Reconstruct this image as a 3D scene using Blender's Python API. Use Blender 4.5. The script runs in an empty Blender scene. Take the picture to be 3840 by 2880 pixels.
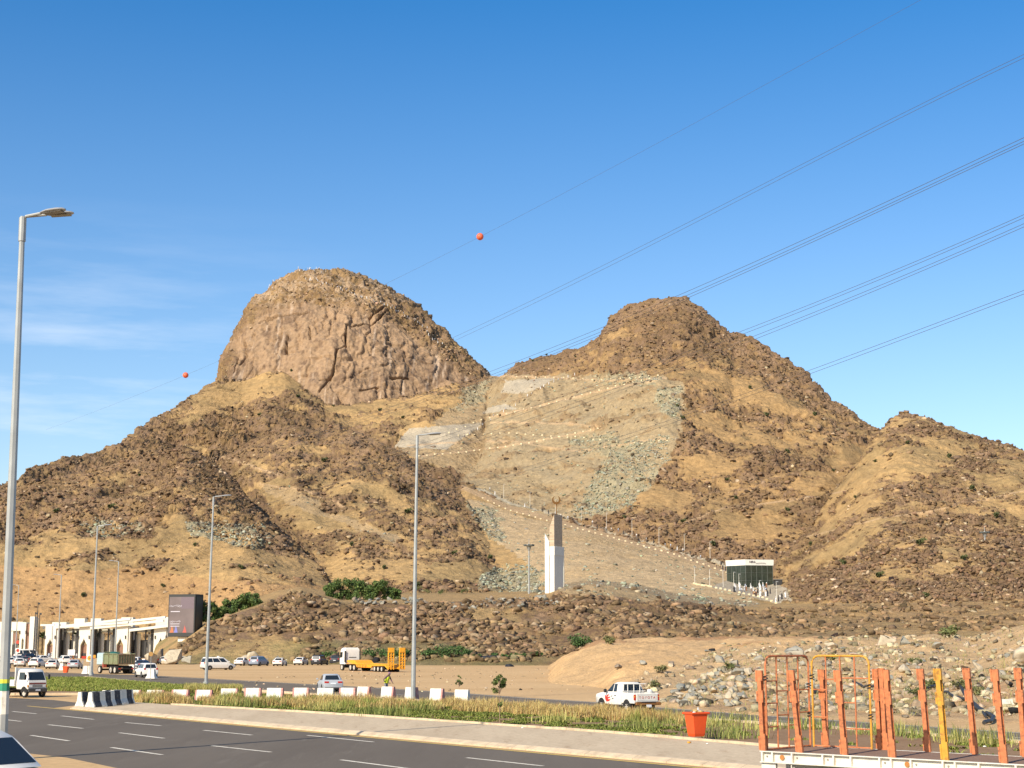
import bpy, math, random
import numpy as np
from mathutils import Vector, Matrix
random.seed(7)
RNG = np.random.default_rng(11)
SC = bpy.context.scene
R = math.radians
# ------------------------------------------------------------ camera, world, sun, exposure
CAMH = 4.1; FPX = 5880.0; PITCH = math.atan(0.165)
CT, ST = math.cos(PITCH), math.sin(PITCH)
cam = bpy.data.objects.new('camera', bpy.data.cameras.new('camera'))
SC.collection.objects.link(cam)
cam.location = (0, 0, CAMH); cam.rotation_euler = (R(90) + PITCH, 0, 0)
cam.data.sensor_width = 36; cam.data.lens = FPX / 3840 * 36
cam.data.clip_start = 0.5; cam.data.clip_end = 20000
SC.camera = cam
SUN_EL, SUN_AZ = 34.0, 36.0       # sun stands behind the camera, 36 degrees to the left
W = bpy.data.worlds.new('World'); SC.world = W; W.use_nodes = True
wn, wl = W.node_tree.nodes, W.node_tree.links
bg = wn['Background']
sky = wn.new('ShaderNodeTexSky'); sky.sky_type = 'NISHITA'; sky.sun_disc = False
sky.sun_elevation = R(SUN_EL); sky.sun_rotation = R(180 + SUN_AZ)
sky.altitude = 300; sky.air_density = 1.0; sky.dust_density = 1.1; sky.ozone_density = 2.5
hsv = wn.new('ShaderNodeHueSaturation'); hsv.inputs['Saturation'].default_value = 1.34; hsv.inputs['Hue'].default_value = 0.502
wl.new(sky.outputs[0], hsv.inputs['Color'])
# faint high cirrus, placed by direction on the sky
tc = wn.new('ShaderNodeTexCoord'); mp = wn.new('ShaderNodeMapping')
mp.inputs['Scale'].default_value = (2.2, 1.0, 16.0); mp.inputs['Rotation'].default_value = (0, R(-9), 0)
nz = wn.new('ShaderNodeTexNoise'); nz.inputs['Scale'].default_value = 1.5; nz.inputs['Detail'].default_value = 7; nz.inputs['Roughness'].default_value = 0.6
rp = wn.new('ShaderNodeValToRGB'); rp.color_ramp.elements[0].position = 0.5; rp.color_ramp.elements[1].position = 0.8
wl.new(tc.outputs['Generated'], mp.inputs['Vector']); wl.new(mp.outputs[0], nz.inputs['Vector']); wl.new(nz.outputs[0], rp.inputs[0])
sx = wn.new('ShaderNodeSeparateXYZ'); wl.new(tc.outputs['Generated'], sx.inputs[0])
mr = wn.new('ShaderNodeMapRange'); mr.inputs[1].default_value = -0.08; mr.inputs[2].default_value = -0.25
wl.new(sx.outputs[0], mr.inputs[0])
ms = wn.new('ShaderNodeMapRange'); ms.inputs[1].default_value = 0.02; ms.inputs[2].default_value = 0.40; ms.inputs[3].default_value = 1.02; ms.inputs[4].default_value = 1.40
wl.new(sx.outputs[2], ms.inputs[0]); wl.new(ms.outputs[0], hsv.inputs['Saturation'])
mz = wn.new('ShaderNodeMapRange'); mz.inputs[1].default_value = 0.27; mz.inputs[2].default_value = 0.16
wl.new(sx.outputs[2], mz.inputs[0])
m1 = wn.new('ShaderNodeMath'); m1.operation = 'MULTIPLY'; wl.new(rp.outputs[0], m1.inputs[0]); wl.new(mr.outputs[0], m1.inputs[1])
m2 = wn.new('ShaderNodeMath'); m2.operation = 'MULTIPLY'; wl.new(m1.outputs[0], m2.inputs[0]); wl.new(mz.outputs[0], m2.inputs[1])
m3 = wn.new('ShaderNodeMath'); m3.operation = 'MULTIPLY'; m3.inputs[1].default_value = 0.7; wl.new(m2.outputs[0], m3.inputs[0])
mx = wn.new('ShaderNodeMixRGB'); mx.inputs[2].default_value = (6.2, 6.6, 7.2, 1)
wl.new(m3.outputs[0], mx.inputs[0]); wl.new(hsv.outputs[0], mx.inputs[1]); wl.new(mx.outputs[0], bg.inputs[0])
bg.inputs[1].default_value = 0.135
sl = bpy.data.lights.new('sun', 'SUN'); sl.energy = 4.9; sl.angle = R(0.53); sl.color = (1.0, 0.90, 0.74)
so = bpy.data.objects.new('sun', sl); SC.collection.objects.link(so)
SUND = Vector((-math.sin(R(SUN_AZ)) * math.cos(R(SUN_EL)), -math.cos(R(SUN_AZ)) * math.cos(R(SUN_EL)), math.sin(R(SUN_EL))))
so.rotation_euler = (-SUND).to_track_quat('-Z', 'Y').to_euler(); so.location = (-60, -80, 90)
SC.view_settings.view_transform = 'Standard'; SC.view_settings.look = 'None'
SC.view_settings.exposure = 0.35; SC.view_settings.gamma = 1.0

# ------------------------------------------------------------ pixel <-> world (photo pixels 3840 x 2880)
def ray(px, py):
    x = (px - 1920) / FPX; y = (1440 - py) / FPX
    return Vector((x, CT - y * ST, ST + y * CT))
def gp(px, py, z=0.0):
    d = ray(px, py); t = (z - CAMH) / d.z
    return Vector((d.x * t, d.y * t, z))
def at(px, py, D):
    d = ray(px, py); t = D / d.y
    return Vector((d.x * t, D, CAMH + d.z * t))
def proj(x, y, z):
    zc = z - CAMH; f = y * CT + zc * ST; u = -y * ST + zc * CT
    return 1920 + FPX * x / f, 1440 - FPX * u / f
VS = 3840 / 2212.0

# ------------------------------------------------------------ materials
MATS = {}
def mat(name, col, rough=0.6, metal=0.0, var=0.08, scale=6.0, bump=0.0, emit=0.0, spec=0.5, dirt=None, dscale=2.0, damt=0.5):
    if name in MATS: return MATS[name]
    m = bpy.data.materials.new(name); m.use_nodes = True; MATS[name] = m
    n, l = m.node_tree.nodes, m.node_tree.links; b = n['Principled BSDF']
    b.inputs['Roughness'].default_value = rough; b.inputs['Metallic'].default_value = metal
    b.inputs['Specular IOR Level'].default_value = spec
    t = n.new('ShaderNodeTexCoord'); z = n.new('ShaderNodeTexNoise'); z.inputs['Scale'].default_value = scale; z.inputs['Detail'].default_value = 5
    l.new(t.outputs['Object'], z.inputs['Vector'])
    r = n.new('ShaderNodeMapRange'); r.inputs[1].default_value = 0.3; r.inputs[2].default_value = 0.7
    r.inputs[3].default_value = 1 - var; r.inputs[4].default_value = 1 + var
    l.new(z.outputs[0], r.inputs[0])
    v = n.new('ShaderNodeVectorMath'); v.operation = 'SCALE'; v.inputs[0].default_value = col[:3]
    l.new(r.outputs[0], v.inputs['Scale']); out = v.outputs[0]
    if dirt:
        z2 = n.new('ShaderNodeTexNoise'); z2.inputs['Scale'].default_value = dscale; z2.inputs['Detail'].default_value = 8; z2.inputs['Roughness'].default_value = 0.7
        l.new(t.outputs['Object'], z2.inputs['Vector'])
        r2 = n.new('ShaderNodeMapRange'); r2.inputs[1].default_value = 0.5; r2.inputs[2].default_value = 0.66; r2.inputs[4].default_value = damt
        l.new(z2.outputs[0], r2.inputs[0]); q = n.new('ShaderNodeMixRGB'); q.inputs[2].default_value = (*dirt[:3], 1)
        l.new(r2.outputs[0], q.inputs[0]); l.new(out, q.inputs[1]); out = q.outputs[0]
    l.new(out, b.inputs['Base Color'])
    if bump:
        bn = n.new('ShaderNodeBump'); bn.inputs['Strength'].default_value = bump; bn.inputs['Distance'].default_value = 0.05
        l.new(z.outputs[0], bn.inputs['Height']); l.new(bn.outputs[0], b.inputs['Normal'])
    if emit:
        l.new(out, b.inputs['Emission Color']); b.inputs['Emission Strength'].default_value = emit
    return m
def colmat(name, rough=0.9, bump_s=((1.5, 0.5),), tint=0.15, scales=(0.6, 6.0), spec=0.2):
    """surface colour from the mesh's own 'Col' attribute, broken up by noise, with bump"""
    m = bpy.data.materials.new(name); m.use_nodes = True; n, l = m.node_tree.nodes, m.node_tree.links; b = n['Principled BSDF']
    b.inputs['Roughness'].default_value = rough; b.inputs['Specular IOR Level'].default_value = spec
    a = n.new('ShaderNodeAttribute'); a.attribute_name = 'Col'
    t = n.new('ShaderNodeTexCoord'); out = a.outputs['Color']
    for s in scales:
        z = n.new('ShaderNodeTexNoise'); z.inputs['Scale'].default_value = s; z.inputs['Detail'].default_value = 6; z.inputs['Roughness'].default_value = 0.7
        l.new(t.outputs['Object'], z.inputs['Vector'])
        r = n.new('ShaderNodeMapRange'); r.inputs[1].default_value = 0.32; r.inputs[2].default_value = 0.68
        r.inputs[3].default_value = 1 - tint; r.inputs[4].default_value = 1 + tint
        l.new(z.outputs[0], r.inputs[0]); v = n.new('ShaderNodeVectorMath'); v.operation = 'SCALE'
        l.new(out, v.inputs[0]); l.new(r.outputs[0], v.inputs['Scale']); out = v.outputs[0]
    l.new(out, b.inputs['Base Color'])
    prev = None
    for s, d in bump_s:
        z = n.new('ShaderNodeTexNoise'); z.inputs['Scale'].default_value = s; z.inputs['Detail'].default_value = 8; z.inputs['Roughness'].default_value = 0.65
        l.new(t.outputs['Object'], z.inputs['Vector'])
        bn = n.new('ShaderNodeBump'); bn.inputs['Strength'].default_value = 1.0; bn.inputs['Distance'].default_value = d
        l.new(z.outputs[0], bn.inputs['Height'])
        if prev: l.new(prev.outputs[0], bn.inputs['Normal'])
        prev = bn
    if prev: l.new(prev.outputs[0], b.inputs['Normal'])
    return m

# ------------------------------------------------------------ object helpers
def link(o, parent=None):
    SC.collection.objects.link(o)
    if parent is not None: o.parent = parent
    return o
def tag(o, label=None, cat=None, group=None, kind=None):
    if label: o['label'] = label
    if cat: o['category'] = cat
    if group: o['group'] = group
    if kind: o['kind'] = kind
    return o
def thing(name, label, cat, loc=(0, 0, 0), rz=0.0, group=None):
    o = bpy.data.objects.new(name, None); o.empty_display_size = 0.3; link(o)
    o.location = loc; o.rotation_euler = (0, 0, rz); return tag(o, label, cat, group)
def copy_tree(o, parent=None):
    c = o.copy(); SC.collection.objects.link(c); c.parent = parent
    for ch in o.children: copy_tree(ch, c)
    return c
class MB:
    def __init__(s): s.v = []; s.f = []
    def add(s, vs, fs):
        k = len(s.v); s.v += [tuple(p) for p in vs]; s.f += [tuple(i + k for i in q) for q in fs]; return s
    def box(s, x0, x1, y0, y1, z0, z1):
        return s.add([(x0,y0,z0),(x1,y0,z0),(x1,y1,z0),(x0,y1,z0),(x0,y0,z1),(x1,y0,z1),(x1,y1,z1),(x0,y1,z1)],
                     [(0,3,2,1),(4,5,6,7),(0,1,5,4),(1,2,6,5),(2,3,7,6),(3,0,4,7)])
    def rbox(s, x0, x1, y0, y1, z0, z1, b=0.03):
        """box with bevelled edges"""
        b = min(b, (x1-x0)*.45, (y1-y0)*.45, (z1-z0)*.45)
        secs = []
        for z, i in ((z0, b), (z0 + b, 0), (z1 - b, 0), (z1, b)):
            X0, X1, Y0, Y1 = x0 + i, x1 - i, y0 + i, y1 - i
            secs.append([(X0+b,Y0,z),(X1-b,Y0,z),(X1,Y0+b,z),(X1,Y1-b,z),(X1-b,Y1,z),(X0+b,Y1,z),(X0,Y1-b,z),(X0,Y0+b,z)])
        return s.loft(secs)
    def hexa(s, p):   # 8 points, bottom 4 then top 4 counter-clockwise
        return s.add(p, [(0,3,2,1),(4,5,6,7),(0,1,5,4),(1,2,6,5),(2,3,7,6),(3,0,4,7)])
    def loft(s, secs, cap=True):
        n = len(secs[0]); k = len(s.v)
        for q in secs: s.v += [tuple(p) for p in q]
        for i in range(len(secs) - 1):
            for j in range(n):
                a = k + i*n + j; b = k + i*n + (j+1) % n
                s.f.append((a, b, b + n, a + n))
        if cap:
            s.f.append(tuple(range(k + n - 1, k - 1, -1))); e = k + (len(secs)-1)*n; s.f.append(tuple(range(e, e + n)))
        return s
    def tube(s, pts, r, n=8, r2=None):
        pts = [Vector(p) for p in pts]; secs = []; m = len(pts)
        for i, p in enumerate(pts):
            d = (pts[min(i+1, m-1)] - pts[max(i-1, 0)]).normalized()
            up = Vector((0,0,1)) if abs(d.z) < .9 else Vector((1,0,0))
            a = d.cross(up).normalized(); b = a.cross(d).normalized()
            rr = r if r2 is None else r + (r2 - r) * i / (m - 1)
            secs.append([p + a * math.cos(t) * rr + b * math.sin(t) * rr for t in [2*math.pi*k/n for k in range(n)]])
        return s.loft(secs)
    def cyl(s, c, axis, r, h, n=20, r2=None):
        c = Vector(c); a = Vector(axis).normalized(); return s.tube([c - a*h/2, c + a*h/2], r, n, r2)
    def prism(s, poly, d0, d1, plane='xz'):
        def P(u, v, d): return (u, d, v) if plane == 'xz' else ((d, u, v) if plane == 'yz' else (u, v, d))
        return s.loft([[P(u, v, d0) for u, v in poly], [P(u, v, d1) for u, v in poly]])
    def quad(s, a, b, c, d): return s.add([a, b, c, d], [(0,1,2,3)])
    def build(s, name, m, parent=None, smooth=False, loc=None, rz=None):
        me = bpy.data.meshes.new(name); me.from_pydata(s.v, [], s.f)
        import bmesh
        bm = bmesh.new(); bm.from_mesh(me); bmesh.ops.recalc_face_normals(bm, faces=bm.faces); bm.to_mesh(me); bm.free()
        me.materials.append(m); o = bpy.data.objects.new(name, me); link(o, parent)
        if smooth:
            me.shade_smooth() if hasattr(me, 'shade_smooth') else None
            try: me.set_sharp_from_angle(angle=R(38))
            except Exception: pass
        if loc is not None: o.location = loc
        if rz is not None: o.rotation_euler = (0, 0, rz)
        return o
def npmesh(name, V, F, m, cols=None, smooth=False, parent=None):
    """V (n,3); F (m,k) int array"""
    me = bpy.data.meshes.new(name); nv, (nf, k) = len(V), F.shape
    me.vertices.add(nv); me.vertices.foreach_set('co', np.ascontiguousarray(V, dtype=np.float32).ravel())
    me.loops.add(nf * k); me.loops.foreach_set('vertex_index', np.ascontiguousarray(F, dtype=np.int32).ravel())
    me.polygons.add(nf); me.polygons.foreach_set('loop_start', np.arange(0, nf*k, k, dtype=np.int32))
    me.polygons.foreach_set('loop_total', np.full(nf, k, dtype=np.int32))
    if smooth: me.polygons.foreach_set('use_smooth', np.ones(nf, dtype=bool))
    me.update(calc_edges=True)
    if cols is not None:
        at_ = me.color_attributes.new('Col', 'FLOAT_COLOR', 'POINT')
        c = np.ones((nv, 4), dtype=np.float32); c[:, :3] = cols; at_.data.foreach_set('color', c.ravel())
    me.materials.append(m); o = bpy.data.objects.new(name, me); link(o, parent); return o
def textmesh(name, txt, size, m, parent, M, extr=0.004, align='CENTER'):
    c = bpy.data.curves.new(name, 'FONT'); c.body = txt; c.size = size; c.align_x = align; c.align_y = 'CENTER'; c.extrude = extr; c.offset = size*0.012
    t = bpy.data.objects.new('tmp', c); SC.collection.objects.link(t); dg = bpy.context.evaluated_depsgraph_get(); dg.update()
    me = bpy.data.meshes.new_from_object(t.evaluated_get(dg)); bpy.data.objects.remove(t); bpy.data.curves.remove(c)
    me.name = name; me.materials.clear(); me.materials.append(m); o = bpy.data.objects.new(name, me); link(o, parent); o.matrix_local = M; return o

# ------------------------------------------------------------ numpy noise
PERM = RNG.permutation(256); PERM = np.concatenate([PERM, PERM, PERM[:2]])
_g = RNG.normal(size=(256, 3)); _g /= np.linalg.norm(_g, axis=1)[:, None]; GR = _g.astype(np.float32)
def pn(x, y, z):
    x = np.asarray(x, np.float32); y = np.asarray(y, np.float32); z = np.asarray(z, np.float32)
    x, y, z = np.broadcast_arrays(x, y, z)
    fx, fy, fz = np.floor(x), np.floor(y), np.floor(z)
    X = fx.astype(np.int32) & 255; Y = fy.astype(np.int32) & 255; Z = fz.astype(np.int32) & 255
    x = x - fx; y = y - fy; z = z - fz
    u = x*x*x*(x*(x*6-15)+10); v = y*y*y*(y*(y*6-15)+10); w = z*z*z*(z*(z*6-15)+10)
    def g(dx, dy, dz):
        h = PERM[PERM[PERM[X+dx]+Y+dy & 255]+Z+dz & 255]; q = GR[h]
        return q[..., 0]*(x-dx) + q[..., 1]*(y-dy) + q[..., 2]*(z-dz)
    a = g(0,0,0)*(1-u)+g(1,0,0)*u; b = g(0,1,0)*(1-u)+g(1,1,0)*u
    c = g(0,0,1)*(1-u)+g(1,0,1)*u; d = g(0,1,1)*(1-u)+g(1,1,1)*u
    return ((a*(1-v)+b*v)*(1-w) + (c*(1-v)+d*v)*w) * 1.6
def fbm(x, y, z, o=4, g=0.5):
    s = 0; a = 1.0; t = 0
    for i in range(o):
        s = s + a*pn(x, y, z); t += a; a *= g; x = x*2.03+17.1; y = y*2.03+5.3; z = z*2.03+9.7
    return s / t
def ridged(x, y, z, o=4, g=0.55):
    s = 0; a = 1.0; t = 0
    for i in range(o):
        s = s + a*(1-2.2*np.abs(pn(x, y, z))); t += a; a *= g; x = x*2.1+3.1; y = y*2.1+11.3; z = z*2.1+7.7
    return s / t
def sstep(a, b, x):
    t = np.clip((x-a)/(b-a), 0, 1); return t*t*(3-2*t)
def inpoly(x, y, poly):
    r = np.zeros(x.shape, bool); n = len(poly)
    for i in range(n):
        x0, y0 = poly[i]; x1, y1 = poly[(i+1) % n]
        if y0 == y1: continue
        c = ((y0 > y) != (y1 > y)) & (x < (x1-x0)*(y-y0)/(y1-y0)+x0); r ^= c
    return r
# ============================================================ TERRAIN (control curves in V pixels of 2212 wide + real distance)
def cv(vx, vy, d):
    p = at(vx*VS, vy*VS, d); return p.x/d, p.z, d
AG = np.linspace(-0.46, 0.46, 3681)
def gsm(v, s):
    if s <= 0: return v
    k = int(s*3)+1; w = np.exp(-0.5*(np.arange(-k, k+1)/s)**2); w /= w.sum()
    return np.convolve(np.pad(v, k, mode='edge'), w, 'valid')
def curve(pts, sm, drop=False):
    q = sorted(cv(*p) for p in pts); a = [t[0] for t in q]; z = np.interp(AG, a, [t[1] for t in q])
    if drop: z = z - 2500*(np.maximum(a[0]-AG, 0)+np.maximum(AG-a[-1], 0))
    return gsm(z, sm), gsm(np.interp(AG, a, [t[2] for t in q]), sm)
HILLS = []
def hill(name, crest, foot, p=1.0, back=0.5, plateau=0.0, sc=4, sf=60, off=0.0):
    zc, dc = curve(crest, sc, True); zf, df = curve(foot, sf); df = df + off
    zf = np.minimum(zf, zc)
    HILLS.append((name, zc, dc, zf, df, p, back, plateau))
# main massif under the cliff
hill('A', [(-200,1075,760),(0,1050,790),(35,1035,800),(60,1015,820),(95,1000,840),(140,988,860),(200,980,890),(240,962,920),(280,940,950),(340,900,1000),(400,865,1060),(475,817,1120),(520,812,1130),(580,790,1125),(620,797,1115),(660,832,1100),(700,864,1090),(760,868,1090),(830,858,1100),(900,850,1120),(980,822,1140),(1050,810,1160),(1100,815,1165),(1150,850,1170),(1250,1000,1180),(1400,1300,1180)],
     [(-200,1200,690),(400,1150,760),(700,1050,860),(900,990,850),(1100,1000,900),(1400,1300,900)], p=1.0, back=0.25)
# great dome with the cliff
hill('B', [(440,930,1180),(462,870,1180),(474,822,1185),(482,782,1190),(500,745,1200),(520,700,1210),(545,657,1220),(565,643,1230),(580,635,1235),(610,612,1245),(650,598,1255),(700,594,1260),(760,600,1260),(800,617,1255),(830,632,1250),(870,650,1245),(905,668,1240),(930,690,1235),(945,710,1230),(970,732,1220),(1000,757,1210),(1030,785,1200),(1055,808,1190),(1080,835,1185),(1130,930,1180)],
     [(440,960,1100),(475,822,1105),(520,816,1110),(580,796,1110),(620,802,1105),(660,838,1090),(700,868,1080),(760,872,1080),(830,862,1090),(900,854,1110),(980,826,1130),(1055,812,1150),(1130,940,1160)], p=2.3, back=0.5, sc=3, sf=6)
# second peak
hill('C', [(1030,930,1120),(1055,840,1120),(1085,810,1115),(1100,797,1110),(1112,785,1110),(1150,774,1100),(1200,765,1095),(1250,745,1085),(1288,727,1080),(1299,706,1080),(1310,683,1080),(1350,660,1070),(1400,645,1060),(1450,638,1050),(1480,643,1045),(1520,665,1040),(1550,690,1030),(1580,720,1010),(1592,719,1005),(1640,735,990),(1700,775,960),(1750,810,930),(1800,860,900),(1840,890,880),(1870,915,870),(1900,925,860),(1950,945,850),(2212,1010,820),(2500,1060,800)],
     [(800,950,850),(880,982,810),(1000,1043,772),(1100,1088,742),(1250,1131,692),(1450,1188,642),(1580,1222,612),(1700,1200,620),(1900,1150,640),(2212,1100,640)], p=1.0, back=0.6, sf=30, sc=1.5)
# right hill
hill('D', [(1560,1330,560),(1620,1262,580),(1700,1190,600),(1760,1120,620),(1820,1035,650),(1870,965,680),(1900,928,700),(1925,905,710),(1960,894,715),(2000,903,710),(2040,918,700),(2100,938,690),(2150,955,680),(2212,970,670),(2500,1020,640)],
     [(1500,1345,430),(1640,1330,420),(1800,1330,400),(2212,1330,390),(2500,1330,380)], p=0.95, back=0.45)
# middle ridge
hill('E', [(380,1080,780),(440,1010,790),(480,985,800),(550,950,800),(615,919,800),(640,915,795),(665,925,790),(700,936,785),(760,930,775),(830,960,755),(900,1000,735),(960,1040,715),(1005,1075,695),(1018,1100,680),(1060,1150,650),(1100,1178,630),(1150,1218,600),(1180,1262,570),(1230,1320,540)],
     [(380,1310,560),(700,1312,505),(1000,1314,480),(1230,1345,470)], p=0.95, back=0.4)
# front left ridge
hill('F', [(-200,1080,620),(0,1054,640),(60,1042,645),(130,1030,655),(200,1012,660),(280,990,665),(350,967,665),(400,962,660),(440,985,655),(480,1012,645),(520,1050,630),(570,1112,600),(620,1160,575),(660,1200,550),(700,1240,530),(740,1278,510),(800,1345,490)],
     [(-200,1372,475),(200,1372,475),(400,1365,470),(600,1345,440),(800,1345,440)], p=0.85, back=0.4)
# embankment carrying the path
hill('G', [(955,1130,790),(985,1060,775),(1005,1048,762),(1100,1092,732),(1250,1135,682),(1450,1192,632),(1580,1232,602),(1640,1262,595),(1700,1290,585),(1800,1345,580)],
     [(860,1290,560),(1000,1290,540),(1150,1288,500),(1250,1287,475),(1450,1287,460),(1700,1305,450),(1800,1350,440)], p=0.9, back=0.1, plateau=10, sc=10)
# shelf of the pavilion
hill('P', [(1470,1330,575),(1530,1290,585),(1590,1262,590),(1700,1272,585),(1712,1340,580)], [(1470,1360,540),(1712,1360,540)], p=1.0, back=0.0, sc=6)
# near rubble mound and the flat grassy shelf behind it
hill('H', [(335,1440,330),(400,1388,335),(450,1350,338),(500,1330,342),(560,1308,346),(600,1290,350),(650,1280,352),(700,1292,352),(740,1304,350),(800,1304,348),(900,1303,342),(1000,1302,345),(1100,1300,350),(1180,1292,352),(1225,1272,352),(1280,1262,352),(1340,1268,352),(1400,1281,352),(1450,1297,352),(1500,1304,355),(1560,1310,360),(1640,1318,370),(1720,1312,385),(1800,1308,390),(2212,1300,390),(2500,1300,390)],
     [(335,1442,308),(400,1438,308),(700,1438,305),(780,1432,300),(900,1423,298),(1250,1413,300),(1330,1394,300),(2212,1382,290),(2500,1375,290)], p=1.0, back=-0.045, sc=5, sf=20)
# heaped sand and spoil along the back road
hill('I', [(1150,1500,166),(1180,1478,170),(1220,1440,176),(1260,1413,186),(1300,1397,190),(1400,1392,195),(1500,1393,192),(1560,1394,188),(1620,1388,180),(1700,1392,176),(1800,1384,180),(1900,1388,180),(2000,1384,178),(2100,1392,168),(2150,1382,158),(2212,1362,150),(2500,1330,140)],
     [(1150,1510,160),(1180,1476,164),(1300,1481,150),(1340,1496,126),(1400,1510,111),(1500,1529,99),(1640,1541,92),(1900,1547,88),(2212,1556,83),(2500,1570,80)], p=1.15, back=0.0, sc=8, sf=14)
def terr(a, Y):
    """base terrain height and index of the topmost hill for arrays a (=X/Y) and Y"""
    fi = (a - AG[0])/(AG[1]-AG[0])
    i0 = np.clip(fi.astype(np.int32), 0, len(AG)-2); fr = (fi - i0)
    sec = np.full(a.shape, -80.0); best = np.full(a.shape, -40.0); idx = np.full(a.shape, -1, np.int8); tt = np.zeros(a.shape)
    for k, (nm, zc, dc, zf, df, p, back, plat) in enumerate(HILLS):
        L = lambda q: q[i0]*(1-fr)+q[i0+1]*fr
        ZC, DC, ZF, DF = L(zc), L(dc), L(zf), L(df)
        t = (Y-DF)/np.maximum(DC-DF, 5.0); tc = np.clip(t, 0, 1)
        g = 1-(1-tc)**p if p > 1.5 else tc**p
        z = ZF + (ZC-ZF)*g
        z = np.where(t < 0, ZF + (Y-DF)*0.35, z)
        if nm == 'B': z = np.where(t < 0, ZF + (Y-DF)*3.0, z)
        if nm in 'HI': z = np.where(t < 0, ZF + (Y-DF)*0.2, z)
        z = np.where(t > 1, ZC - np.maximum(Y-DC-plat, 0)*back, z)
        if nm == 'I': z = np.where(Y > 345, -30, z)
        u = z > best; sec = np.where(u, best, np.maximum(sec, z)); best = np.where(u, z, best); idx = np.where(u, k, idx); tt = np.where(u, t, tt)
    terr.margin = best-sec
    return best, idx, tt
HN = [h[0] for h in HILLS]
def rows_for(NA, NR, Y0, Y1):
    a = np.linspace(-0.42, 0.42, 211); Y = Y0*(Y1/Y0)**np.linspace(0, 1, 1800)
    Ag, Yg = np.meshgrid(a, Y, indexing='ij'); z, _, _ = terr(Ag, Yg)
    e = (z-CAMH)/Yg; m = np.maximum.accumulate(e, axis=1)
    dv = np.diff(m, axis=1)*1568; w = dv + 0.10
    slope = np.abs(np.diff(z, axis=1))/Yg[:, 1:]*1568*0.12; w = w + slope
    k = np.ones(9)/9; w = np.apply_along_axis(lambda c: np.convolve(np.pad(c, 4, mode='edge'), k, 'valid'), 0, w)
    w = np.apply_along_axis(lambda c: np.convolve(np.pad(c, 4, mode='edge'), k, 'valid'), 1, w)
    cw = np.concatenate([np.zeros((211, 1)), np.cumsum(w, axis=1)], axis=1); cw /= cw[:, -1:]
    fr = np.linspace(0, 1, NR); out = np.stack([np.interp(fr, cw[i], Y) for i in range(211)])
    af = np.linspace(-0.42, 0.42, NA); res = np.empty((NA, NR))
    for j in range(NR): res[:, j] = np.interp(af, a, out[:, j])
    return np.repeat(af[:, None], NR, 1), res
C3 = lambda *c: np.array(c, np.float32)
GOLD, GOLD2, ORN = C3(.415,.268,.115), C3(.315,.213,.095), C3(.41,.248,.108)
BRN, PUR, CLF, CLF2 = C3(.145,.090,.050), C3(.225,.145,.084), C3(.335,.222,.13), C3(.185,.12,.074)
TAN, GRY, PALE, SAND, DRT = C3(.34,.245,.135), C3(.29,.255,.16), C3(.42,.36,.26), C3(.56,.36,.17), C3(.40,.22,.10)
POLY = {
 'tan': [[(850,970),(980,880),(1060,812),(1440,806),(1485,835),(1462,960),(1400,1060),(1330,1110),(1222,1128),(1100,1092),(960,1010)],
         [(1000,1075),(1180,1128),(1450,1190),(1600,1235),(1640,1310),(1240,1290),(1180,1262),(1110,1195),(1040,1130)],
         [(560,1045),(640,1060),(760,1120),(860,1160),(840,1180),(700,1110),(590,1075)]],
 'gry': [[(1425,835),(1482,835),(1462,905),(1435,900),(1415,860)], [(1350,950),(1452,945),(1440,1000),(1370,1090),(1300,1112),(1225,1120),(1300,1010)],
         [(1040,1240),(1080,1222),(1175,1228),(1175,1278),(1035,1275)], [(1005,1085),(1070,1100),(1100,1172),(1050,1160)],
         [(1000,835),(1060,822),(1035,870),(985,885)], [(400,1130),(560,1125),(600,1160),(540,1185),(420,1160)], [(1230,950),(1330,930),(1350,985),(1260,985)],
         [(1290,802),(1430,808),(1420,830),(1280,830)], [(170,1130),(300,1125),(320,1150),(190,1160)]],
 'pale': [[(885,925),(1050,912),(965,970),(850,965)], [(1092,822),(1205,816),(1135,850),(1083,848)], [(1055,880),(1090,872),(1120,884),(1040,894)],
          [(1578,1250),(1660,1255),(1700,1270),(1712,1300),(1680,1304),(1600,1284),(1535,1268)]],
 'org': [[(0,1225),(300,1232),(560,1262),(760,1262),(760,1330),(-200,1345)], [(1020,1035),(1110,1065),(1180,1100),(1110,1085)], [(1080,955),(1250,962),(1240,972),(1060,975)]],
}
PATHS = [([(1000,1052),(1100,1097),(1250,1139),(1450,1195),(1590,1240)], 5.5), ([(880,962),(1000,955),(1100,952),(1250,975),(1400,950),(1440,948)], 1.6),
         ([(900,985),(1010,975),(1150,955),(1300,925),(1250,915),(1120,912),(1060,912)], 1.6), ([(1040,905),(1150,880),(1300,843),(1440,815)], 1.6),
         ([(1060,812),(1200,816),(1300,822),(1440,815)], 1.8), ([(1480,1128),(1560,1098),(1640,1090),(1720,1078)], 1.6), ([(1700,1085),(1830,1060)], 1.5),
         ([(1740,1160),(1900,1120),(2000,1105),(2212,1060)], 1.4), ([(380,1010),(480,985),(600,1025)], 2.0), ([(560,1045),(660,1060),(760,1100)], 1.6)]
def dseg(x, y, pl):
    d = np.full(x.shape, 1e9)
    for (x0, y0), (x1, y1) in zip(pl[:-1], pl[1:]):
        L = (x1-x0)**2+(y1-y0)**2; t = np.clip(((x-x0)*(x1-x0)+(y-y0)*(y1-y0))/L, 0, 1)
        d = np.minimum(d, np.hypot(x-x0-t*(x1-x0), y-y0-t*(y1-y0)))
    return d
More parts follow.
